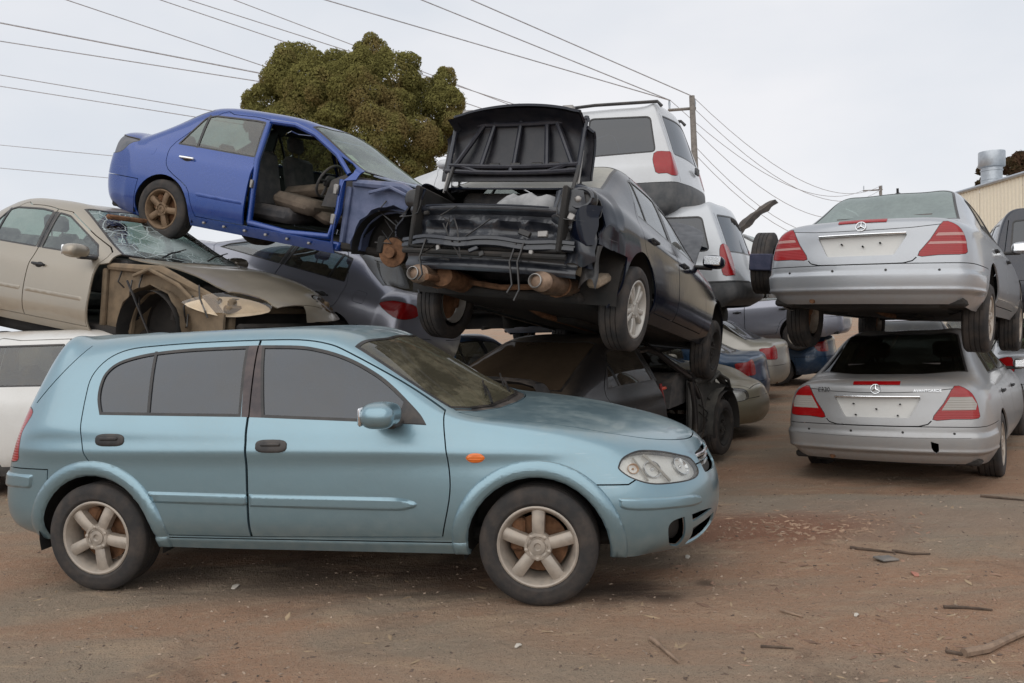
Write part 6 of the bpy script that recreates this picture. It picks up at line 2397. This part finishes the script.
def px_clump(u, v, r, dep, ry=None):
    """clump at a direction and distance as measured, in the tree's own frame"""
    u, v = u + 7, v + 9
    X = (u - 512) / 770 * dep
    Zc = 1.5 + (315 - (u - 512) * .035 - v) / 770 * dep
    R_ = r / 770 * dep * .84
    return (X - T0[0], dep - T0[1], Zc - T0[2]), (R_ * 1.0, ry or R_, R_ * .92)


sub_ = [px_clump(*a) for a in ((378, 48, 24, 24.2), (300, 72, 42, 24.3), (345, 66, 30, 24.2), (322, 82, 42, 23.4), (400, 70, 34, 23.6), (362, 92, 40, 22.8), (420, 92, 30, 24.1), (446, 98, 30, 23.8), (448, 74, 16, 24.0), (268, 96, 26, 24.0),
      (262, 112, 20, 23.6), (300, 118, 40, 23.2), (330, 130, 34, 22.9), (380, 128, 42, 22.6), (352, 150, 34, 22.6), (415, 130, 36, 23.2), (400, 160, 32, 23.2), (440, 130, 26, 24.2), (370, 172, 40, 23.4), (420, 160, 24, 24.2), (330, 165, 40, 23.8), (290, 150, 36, 24.2), (366, 62, 26, 23.4), (398, 100, 26, 22.9), (340, 108, 24, 22.6), (455, 115, 18, 23.4))]
cl = []
for c, r in sub_:
    cl.append((c, tuple(q * .86 for q in r)))
    for _ in range(6):
        d = rs.normal(size=3)
        d /= np.linalg.norm(d)
        d[1] = -abs(d[1])
        cl.append((tuple(np.array(c) + d * np.array(r) * .68), tuple(q * rs.uniform(.30, .48) for q in r)))
crown = link('crown', leaf_crown(cl, 320000, .038, rs), tree, leaf_mat('olive_leaves', (.27, .25, .085), (.17, .155, .055), (.25, .185, .080)))
tk = MB()
tk.tube([(0, .3, 0), (.1, .3, 1.6), (0, .2, 3.0), (.2, .2, 4.6), (.3, .2, 6.2)], [.34, .28, .24, .18, .08], 12)
for p, q_, r in (((0, .2, 2.8), (-1.9, .1, 6.4), .14), ((.1, .2, 3.4), (2.2, .3, 6.6), .14), ((.1, .2, 3.9), (-.6, -.6, 7.6), .11), ((.2, .2, 4.2), (1.1, -.5, 7.8), .11), ((0, .2, 3.1), (-1.2, .9, 7.3), .11), ((.1, .2, 2.2), (1.6, -.2, 4.9), .10)):
    a, b = Vector(p), Vector(q_)
    tk.tube([a, a.lerp(b, .4) + Vector((.1, .05, .15)), b], [r, r * .75, r * .3], 8)
obj('trunk', tk, M_bark, tree)

gt = thing('gum_tree', 'brownish gum tree showing above the cream shed roof', 'tree', (29.2, 45, -.2))
T0 = np.array((29.2, 45, -.2))
cl = [px_clump(*a) for a in ((979, 162, 7, 45), (984, 172, 9, 45), (977, 176, 6, 44.5), (1004, 158, 11, 45), (1016, 151, 10, 45.5), (1012, 164, 8, 44), (1022, 178, 6, 45), (1002, 176, 7, 45.5), (1030, 160, 14, 45), (1046, 150, 18, 45), (990, 186, 8, 45), (1040, 180, 18, 45))]
link('crown', leaf_crown(cl, 9000, .13, rs), gt, leaf_mat('gum_leaves', (.095, .058, .034), (.055, .045, .022), (.13, .075, .05)))
tk = MB().tube([(0, 0, 0), (.1, 0, 4), (-.1, 0, 7), (.2, 0, 9)], [.3, .24, .18, .08], 10)
for q_ in ((-1.6, 0, 8.6), (1.0, 0, 9.4), (-.8, .2, 9.6), (2.0, 0, 8.9)):
    tk.tube([(0, 0, 6.2), (q_[0] * .5, 0, 7.6), q_], [.12, .09, .04], 7)
obj('trunk', tk, M_bark, gt)

# ------------------------------------------------------------------ shed with its vent
shed = thing('cream_shed', 'cream corrugated iron shed at the right edge behind the silver stack', 'shed', (20.3, 36.0, -.2), (0, 0, rad(-93)))
M_cream = simple('cream_iron', (.84, .76, .60), .5, dust=.12, var=.06)
M_galv = simple('galvanised', (.42, .45, .48), .38, .65, dust=.08, var=.12)
for k in range(12):
    V, F = [], []
    n = 25
    for i in range(n):
        x = i / (n - 1) * 1.49
        y = .035 * (1 if (i // 2) % 2 else 0) + .004 * (k % 2)
        V += [(k * 1.5 + x, -y, 0), (k * 1.5 + x, -y, 6.42)]
    for i in range(n - 1):
        F.append((2 * i, 2 * i + 2, 2 * i + 3, 2 * i + 1))
    obj('wall_sheet', MB().add(V, F), M_cream, shed, smooth=False)
ew = []
for k in range(5):
    V, F = [], []
    n = 25
    for i in range(n):
        y = i / (n - 1) * 1.99
        x = -.035 * (1 if (i // 2) % 2 else 0)
        V += [(x, k * 2 + y, 0), (x, k * 2 + y, 6.40 + .12 * (k * 2 + y))]
    for i in range(n - 1):
        F.append((2 * i, 2 * i + 1, 2 * i + 3, 2 * i + 2))
    obj('wall_sheet', MB().add(V, F), M_cream, shed, smooth=False)
obj('gutter', MB().tube([(-.2, -.10, 6.46), (18.2, -.10, 6.46)], .075, 8), M_galv, shed)
for k in range(12):
    V = [(k * 1.5 + .003, -.12, 6.52), (k * 1.5 + 1.497, -.12, 6.52), (k * 1.5 + 1.497, 10, 7.73), (k * 1.5 + .003, 10, 7.73)]
    V += [(a, b, c - .03) for a, b, c in V]
    obj('roof_sheet', MB().add(V, [(0, 1, 2, 3), (7, 6, 5, 4), (0, 4, 5, 1), (1, 5, 6, 2), (2, 6, 7, 3), (3, 7, 4, 0)]), M_galv, shed, smooth=False)
vent = thing('roof_vent', 'round galvanised vent stack rising over the cream shed', 'vent', (21.25, 34, 4.55), (0, rad(1.0), 0))
vent.scale = (1.14, 1.14, 1.14)
obj('duct', MB().lathe_z([(.36, 0), (.36, 2.20), (.385, 2.21), (.385, 2.25), (.36, 2.26), (.36, 2.36)], 32), M_galv, vent)
obj('cap', MB().lathe_z([(.30, 2.30), (.44, 2.36), (.455, 2.38), (.455, 2.92), (.445, 2.95), (.0, 2.96)], 32), M_galv, vent)
for z in (1.4, 1.85):
    obj('duct_seam', MB().lathe_z([(.362, z), (.374, z + .01), (.374, z + .03), (.362, z + .04)], 32), M_galv, vent)
obj('vent_base', MB().lathe_z([(.8, -.2), (.6, .2), (.40, .5), (.37, .9)], 24), M_galv, vent)

# ------------------------------------------------------------------ poles and wires
M_pole = simple('pole_timber', (.22, .20, .18), .9, dust=.1, bump=.6)
M_wire = simple('wire_grey', (.48, .48, .50), .5, dust=0)
D_ = Vector((20.1, 28, 0)).normalized()
N_ = Vector((-D_.y, D_.x, 0))


def power_pole(base, top, arm_z, label, right=.15, left=.85):
    t = thing('power_pole', label, 'power pole', base)
    b, tp = Vector((0, 0, 0)), Vector(top) - Vector(base)
    obj('post', MB().tube([b, b.lerp(tp, .5), tp], [.16, .13, .10], 10), M_pole, t)
    h = tp.z
    c = b.lerp(tp, (arm_z - base[2]) / h)
    obj('crossarm', MB().tube([c + Vector((-left, .12, -.02)), c + Vector((right, .12, .02))], .055, 6), M_pole, t)
    for x in (-left + .05, right - .03):
        obj('insulator', MB().tube([c + Vector((x, .12, .02)), c + Vector((x, .12, .20)), c + Vector((x, .12, .34))], [.03, .045, .03], 8), M_galv, t)
    return t


power_pole((6.95, 28, -.2), (6.78, 28, 9.15), 8.72, 'near timber power pole rising behind the people carrier')
power_pole((27.4, 56, -.2), (27.0, 56, 9.9), 9.62, 'far timber power pole just above the upper silver saloon roof', left=1.2, right=.2)


def wire(a, b, sag, label, r=.013, n=20):
    a, b = Vector(a), Vector(b)
    o = obj('power_line', MB().tube([a.lerp(b, t) - Vector((0, 0, sag * 4 * t * (1 - t))) for t in np.linspace(0, 1, n)], [r * (1 + .9 * t) for t in np.linspace(0, 1, n)], 5), M_wire)
    tag(o, label, 'power line', 'power lines across the sky')


def ext(p, q, k0, k1):
    p, q = Vector(p), Vector(q)
    return p + (p - q) * k0, q + (q - p) * k1


LW = [((-15.19, 27.59, 13.12), (-10.23, 36.12, 13.12)), ((-12.71, 29.29, 13.75), (-8.99, 34.72, 13.75)), ((-11.62, 29.45, 13.75), (-7.9, 34.26, 13.75)), ((-10.54, 31.0, 14.37), (-7.29, 35.96, 14.37)), ((-16.74, 26.2, 11.88), (-9.77, 32.55, 11.88)), ((-17.36, 26.97, 11.58), (-10.38, 32.24, 11.58)), ((-21.39, 33.33, 12.5), (-15.04, 39.84, 12.5)), ((-21.86, 33.79, 12.2), (-15.97, 39.68, 12.2)), ((-29.14, 44.95, 12.35), (-24.49, 48.83, 12.35)), ((-28.52, 43.87, 10.8), (-24.49, 47.74, 10.8))]
LB = ('power line reaching the top edge farthest left', 'second power line from the left along the top edge', 'third power line from the left along the top edge', 'fourth power line from the left, entering the round tree at its top',
      'thicker highest power line leaving by the left edge', 'second highest power line leaving by the left edge', 'upper line of the close pair above the vivid blue boot', 'lower line of the close pair above the vivid blue boot',
      'second lowest power line at the left edge', 'lowest power line at the left edge, above the gold roof')
for i, ((p, q_), k1) in enumerate(zip(LW, (3.2, 4.2, 4.4, 4.6, 2.6, 2.6, 2.2, 2.2, 3.0, 3.0))):
    a, b = ext(p, q_, 1.0, k1)
    wire(a, b, .0, LB[i], .022 if i == 4 else .016)
LB = ('power line to the near pole crossarm, leftmost of three at the top edge', 'power line to the near pole crossarm, middle of three at the top edge', 'power line to the near pole tip, rightmost at the top edge')
for ((x, y, z), e), lb in zip((((-3.9, 19.0, 9.2), (6.03, 28.12, 9.05)), ((-1.9, 19.2, 9.3), (6.03, 28.12, 9.05)), ((-.8, 18.9, 9.2), (6.80, 28, 9.14))), LB):
    a = Vector((x, y, z))
    b = Vector(e)
    wire(a + (a - b) * .8, b, .0, lb, .0105)
LB = ('topmost power line sagging between the two poles', 'second power line down between the two poles', 'power line from the near crossarm end to the far pole', 'third lowest power line between the two poles', 'second lowest power line between the two poles', 'lowest power line between the two poles')
for (s_, e, sg), lb in zip((((6.80, 28, 9.14), (27.05, 56.1, 9.9), 1.7), ((6.85, 28.1, 8.75), (27.1, 56.1, 9.65), 1.9), ((6.03, 28.12, 9.05), (25.85, 56.1, 9.65), 1.6), ((6.8, 28, 8.0), (27.1, 56, 8.9), 2.2), ((6.8, 28, 7.4), (27.1, 56, 8.3), 2.6), ((6.8, 28, 7.1), (27.1, 56, 7.9), 2.6)), LB):
    wire(s_, e, sg, lb, .011)


# ------------------------------------------------------------------ more wrecks in the rows behind
def copy_tree(o, parent=None):
    c = o.copy()
    COL.objects.link(c)
    if parent is not None:
        c.parent = parent
        c.matrix_parent_inverse = o.matrix_parent_inverse
    for ch in o.children:
        copy_tree(ch, c)
    return c


for src, q, lb in ((Kc, (6.1, 17.2, -.2, 150, 0, 0), 'worn blue saloon low in the far row, seen past the lower silver boot'), (D0, (6.3, 16.6, .62, 152, -2, 0), 'slate grey saloon stacked in the far row between the silver stack and the off-roader'),
                   (Lc, (9.6, 17.0, -.2, 62, 0, 0), 'beige saloon in the far row behind the pale silver saloon'),
                   (Kc, (-1.5, 11.6, -.2, 60, 0, 0), 'worn blue saloon in shadow behind the crushed black coupe'), (D0, (.9, 13.8, .95, 62, 0, 0), 'slate grey saloon in shadow behind the crushed black coupe'), (D0, (7.0, 13.6, -.25, 58, 0, 0), 'slate grey saloon in shadow under the upper silver saloon')):
    c = copy_tree(src.root)
    c.matrix_world = pose_matrix(q)
    c['label'] = lb
    c['group'] = 'wrecks in the far row'
for r_, lb in ((Kc.root, None), (Lc.root, None)):
    pass

# ------------------------------------------------------------------ ground
def gz(x, y):
    x, y = np.asarray(x, float), np.asarray(y, float)
    t = np.clip((y - 5.9 + .12 * x) / 1.7, 0, 1)
    s_ = t * t * (3 - 2 * t)
    return -.215 * s_ * np.clip((x + 1.5) / 2.5, 0, 1)


def ground_h(x, y):
    p = np.stack([x, y, np.zeros_like(x)], 1)
    h = gz(x, y)
    near = np.clip(1.6 - np.hypot(x, y - 4) / 14, 0, 1)
    q = p * [.55, 1.5, 1]
    h = h + near * (.014 * snoise(q, 2.2, 21) + .010 * snoise(q, 7, 22) + .007 * snoise(p, 17, 23) + .004 * np.abs(snoise(p, 34, 24)) - .004)
    # shallow wheel track in front of the car
    tr = np.exp(-((y - (3.55 + .10 * x)) / .16) ** 2) + np.exp(-((y - (2.75 + .12 * x)) / .16) ** 2)
    h = h - near * .012 * tr * (.7 + .3 * np.sin(x * 9))
    # scrape of loose soil against tyres
    for cx, cy in ((-2.1, 4.42), (.39, 3.98)):
        h = h + .008 * np.exp(-(((x - cx) / .35) ** 2 + ((y - cy) / .22) ** 2))
    return h


def axis(lo, hi, fine0, fine1, step, far):
    a = list(np.arange(fine0, fine1, step))
    g, x = step, fine1
    b = []
    while x < hi:
        b.append(x)
        g *= 1.25
        x += min(g, far)
    b.append(hi)
    g, x = step, fine0
    c = []
    while x > lo:
        g *= 1.25
        x -= min(g, far)
        c.append(max(x, lo))
    return np.array(c[::-1] + a + b)


gxs, gys = axis(-400, 400, -3.4, 4.6, .028, 40), axis(-20, 900, 2.6, 8.2, .030, 60)
GX, GY = np.meshgrid(gxs, gys)
Hh = ground_h(GX.ravel(), GY.ravel())
Vg = np.stack([GX.ravel(), GY.ravel(), Hh], 1)
nx, ny = len(gxs), len(gys)
ii = (np.arange(ny - 1)[:, None] * nx + np.arange(nx - 1)[None]).ravel()
Fg = np.stack([ii, ii + 1, ii + nx + 1, ii + nx], 1)
me = bpy.data.meshes.new('ground')
me.vertices.add(len(Vg))
me.vertices.foreach_set('co', Vg.astype(np.float32).ravel())
me.loops.add(len(Fg) * 4)
me.loops.foreach_set('vertex_index', Fg.astype(np.int32).ravel())
me.polygons.add(len(Fg))
me.polygons.foreach_set('loop_start', np.arange(0, len(Fg) * 4, 4, dtype=np.int32))
me.polygons.foreach_set('use_smooth', np.ones(len(Fg), bool))
me.update(calc_edges=True)


def dirt_mat():
    t = NT('packed_dirt')
    o = t.obj()
    mp = t.n('ShaderNodeMapping')
    mp.inputs['Scale'].default_value = (.45, 1.25, 1)
    t.l(o, mp.inputs[0])
    s = mp.outputs[0]
    big = t.noise(.75, 5, .6, s, .6)
    big2 = t.noise(1.1, 5, .62, o, .4)
    med = t.noise(4.5, 6, .65, s, .5)
    fine = t.noise(28, 6, .7, o)
    grit = t.noise(120, 3, .6, o)
    red, grey, tan, dark = (.385, .225, .142), (.315, .248, .182), (.470, .340, .228), (.150, .100, .070)
    base = t.mix(t.rng(big, .40, .60), red, grey)
    base = t.mix(t.math('MULTIPLY', t.rng(med, .52, .68), .65), base, tan)
    base = t.mix(t.math('MULTIPLY', t.rng(big2, .56, .68), .55), base, dark)
    base = t.mix(t.math('MULTIPLY', t.rng(fine, .36, .66), .42), base, (.40, .29, .205))
    base = t.mix(t.math('MULTIPLY', t.rng(grit, .60, .70), .5), base, (.40, .33, .26))
    base = t.mix(t.math('MULTIPLY', t.rng(grit, .42, .31), .75), base, (.085, .060, .045))
    # dark stains by the hatchback nose, dark patches along its side and wheels
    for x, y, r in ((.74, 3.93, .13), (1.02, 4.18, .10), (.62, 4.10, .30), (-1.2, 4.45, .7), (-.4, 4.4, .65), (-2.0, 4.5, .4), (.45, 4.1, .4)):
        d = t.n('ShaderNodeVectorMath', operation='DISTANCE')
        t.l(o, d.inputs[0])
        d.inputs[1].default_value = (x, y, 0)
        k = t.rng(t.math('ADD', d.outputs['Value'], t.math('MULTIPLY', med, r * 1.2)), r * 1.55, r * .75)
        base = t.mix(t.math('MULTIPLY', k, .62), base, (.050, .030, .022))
    d = t.n('ShaderNodeVectorMath', operation='DISTANCE')
    mq = t.n('ShaderNodeMapping')
    mq.inputs['Scale'].default_value = (.55, 1.3, 1)
    t.l(o, mq.inputs[0])
    t.l(mq.outputs[0], d.inputs[0])
    d.inputs[1].default_value = (1.65 * .55, 5.15 * 1.3, 0)
    d2 = t.n('ShaderNodeVectorMath', operation='DISTANCE')
    t.l(mq.outputs[0], d2.inputs[0])
    d2.inputs[1].default_value = (3.1 * .55, 5.5 * 1.3, 0)
    k2 = t.rng(t.math('ADD', d2.outputs['Value'], t.math('MULTIPLY', med, .9)), 1.75, .95)
    base = t.mix(t.math('MULTIPLY', k2, .6), base, (.285, .240, .190))
    k = t.rng(t.math('ADD', d.outputs['Value'], t.math('MULTIPLY', med, .5)), .95, .45)
    base = t.mix(t.math('MULTIPLY', k, .7), base, (.25, .105, .062))
    h = t.math('ADD', t.math('MULTIPLY', fine, .6), t.math('ADD', t.math('MULTIPLY', grit, .35), t.math('MULTIPLY', med, .8)))
    b = t.bsdf(**{'Base Color': base, 'Roughness': .93, 'Specular IOR Level': .25, 'Normal': t.bump(h, 1.0, .045)})
    return t.done(b.outputs[0])


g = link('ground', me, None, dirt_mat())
g['kind'] = 'structure'


def gh(x, y):
    return float(ground_h(np.array([x], float), np.array([y], float))[0])


# ------------------------------------------------------------------ loose stones, chips and litter
def scatter(name, n, rng, size, flat, mat, region, stretch=1.6, power=1.0):
    V, F = [], []
    for _ in range(n):
        x, y = region(rng)
        s = size * (.5 + rng.random() ** 3 * 1.9)
        a, pt = rng.uniform(0, PI), rng.uniform(-.25, .25)
        z = gh(x, y) + s * flat * .25
        base = len(V)
        pts = [(-s * stretch, 0, 0), (0, -s * .8, 0), (s * stretch, 0, 0), (0, s * .8, 0), (0, 0, s * flat), (0, 0, -s * flat)]
        for px, py, pz in pts:
            px += rng.uniform(-.25, .25) * s
            py += rng.uniform(-.25, .25) * s
            pz += px * pt * .5
            V.append((x + px * math.cos(a) - py * math.sin(a), y + px * math.sin(a) + py * math.cos(a), z + pz))
        for k in range(4):
            F.append((base + k, base + (k + 1) % 4, base + 4))
            F.append((base + (k + 1) % 4, base + k, base + 5))
    o = obj(name, MB().add(V, F), mat, None, smooth=False)
    o['kind'] = 'stuff'
    return o


RN = random.Random(3)


def wide(r):
    y = 2.7 + 6.5 * r.random() ** 1.7
    return r.uniform(-.72, .72) * y, y


scatter('gravel', 4200, RN, .0042, .6, simple('pale_grit', (.33, .245, .18), .95, dust=0, var=.5, scale=3), wide)
scatter('gravel', 2600, RN, .0042, .65, simple('dark_grit', (.12, .085, .065), .95, dust=0, var=.4, scale=3), wide)
scatter('wood_chips', 420, RN, .0095, .22, simple('bark_chips', (.29, .185, .12), .9, dust=0, var=.5, scale=4), lambda r: (1.95 + r.gauss(0, .36), 5.16 + r.gauss(0, .20)), 2.2)
scatter('wood_chips', 480, RN, .008, .2, simple('bark_chips_red', (.25, .15, .10), .9, dust=0, var=.5, scale=4), lambda r: (r.uniform(.9, 2.9), r.uniform(2.8, 5.4)), 2.8)
scatter('straw_litter', 520, RN, .0065, .12, simple('straw', (.33, .235, .145), .9, dust=0, var=.4, scale=4), wide, 4.0)
M_stick = simple('dry_wood', (.24, .165, .115), .9, dust=.1, var=.35, scale=20, bump=.6)
M_stick_dark = simple('dark_wood', (.085, .058, .042), .9, dust=.15, var=.35, scale=20)


def stick(pts, r, label, mat=M_stick, group=None):
    z = [(x, y, gh(x, y) + r * .8) for x, y in pts]
    n = len(z)
    rr = [r * (1 - .45 * i / (n - 1)) * (1 + .12 * math.sin(i * 2.7)) for i in range(n)]
    o = obj('stick', MB().tube(z, rr, 7), mat)
    tag(o, label, 'stick', group)


stick([(.585, 3.46), (.60, 3.40), (.625, 3.31), (.655, 3.19)], .012, 'short pale stick on the dirt below the hatchback nose')
stick([(1.86, 3.20), (1.98, 3.24), (2.10, 3.31), (2.24, 3.395), (2.42, 3.46)], .020, 'thick pale branch lying at the bottom right corner')
stick([(1.80, 3.23), (1.86, 3.21), (1.90, 3.24)], .009, 'splintered dark stub at the thin end of the thick branch', M_stick_dark)
stick([(2.02, 4.66), (2.15, 4.60), (2.24, 4.55)], .010, 'dark twig above the grey plastic scrap', M_stick_dark)
stick([(2.24, 4.58), (2.33, 4.50), (2.42, 4.49)], .010, 'dark twig right of the grey plastic scrap', M_stick_dark)
stick([(1.27, 3.73), (1.31, 3.69), (1.35, 3.65)], .008, 'small brown twig on the dirt beside the wheel track')
stick([(2.05, 3.69), (2.14, 3.67), (2.25, 3.63)], .009, 'brown twig lying flat left of the thick branch', M_stick_dark)
stick([(1.04, 3.32), (1.10, 3.30), (1.17, 3.28)], .007, 'thin dark twig at the bottom centre right', M_stick_dark)
stick([(3.55, 5.86), (3.66, 5.80), (3.78, 5.70)], .012, 'dark stick far right in front of the lower silver saloon', M_stick_dark)
stick([(-.95, 2.90), (-.80, 2.86), (-.70, 2.87)], .009, 'pale flat stick at the bottom left')
pz = MB().bevbox((0, 0, .012), (.12, .085, .012), .004, Matrix.Rotation(rad(5), 3, 'Y'))
o = obj('plastic_scrap', pz, simple('grey_scrap', (.16, .15, .14), .6, dust=.4))
o.location = (2.13, 4.43, gh(2.13, 4.43))
o.rotation_euler = (0, 0, .35)
tag(o, 'flat grey plastic scrap lying between two dark twigs', 'scrap')
for x, y, s, mt_, lb in ((2.17, 4.19, .035, simple('pink_scrap', (.42, .17, .12), .8, dust=.2), 'small faded pink scrap on the dirt below the grey plastic scrap'), (1.60, 3.63, .018, simple('white_scrap', (.55, .50, .43), .8, dust=.1), 'tiny white scrap on the dirt above the thick branch'),
                         (-1.63, 4.36, .035, simple('white_scrap', (.55, .50, .43), .8), 'pale leaf of litter under the hatchback sill'), (-.02, 3.42, .02, simple('white_scrap', (.55, .50, .43), .8), 'small cream chip on the bare dirt at the bottom centre'),
                         (1.02, 4.62, .028, simple('white_scrap', (.55, .50, .43), .8), 'pale chip on the dirt right of the hatchback bumper')):
    V = [(-s, -s * .35, .004), (-.2 * s, -s * .55, .010), (s, -s * .2, .004), (.9 * s, s * .3, .008), (-.1 * s, s * .5, .012), (-.9 * s, s * .3, .004)]
    V += [(a, b, c - .004) for a, b, c in V]
    o = obj('litter', MB().add(V, [(0, 1, 4, 5), (1, 2, 3, 4), (11, 10, 7, 6), (10, 9, 8, 7)] + [(i, 6 + i, 6 + (i + 1) % 6, (i + 1) % 6) for i in range(6)]), mt_)
    o.location = (x, y, gh(x, y) + .002)
    o.rotation_euler = (0, 0, s * 40)
    tag(o, lb, 'litter')
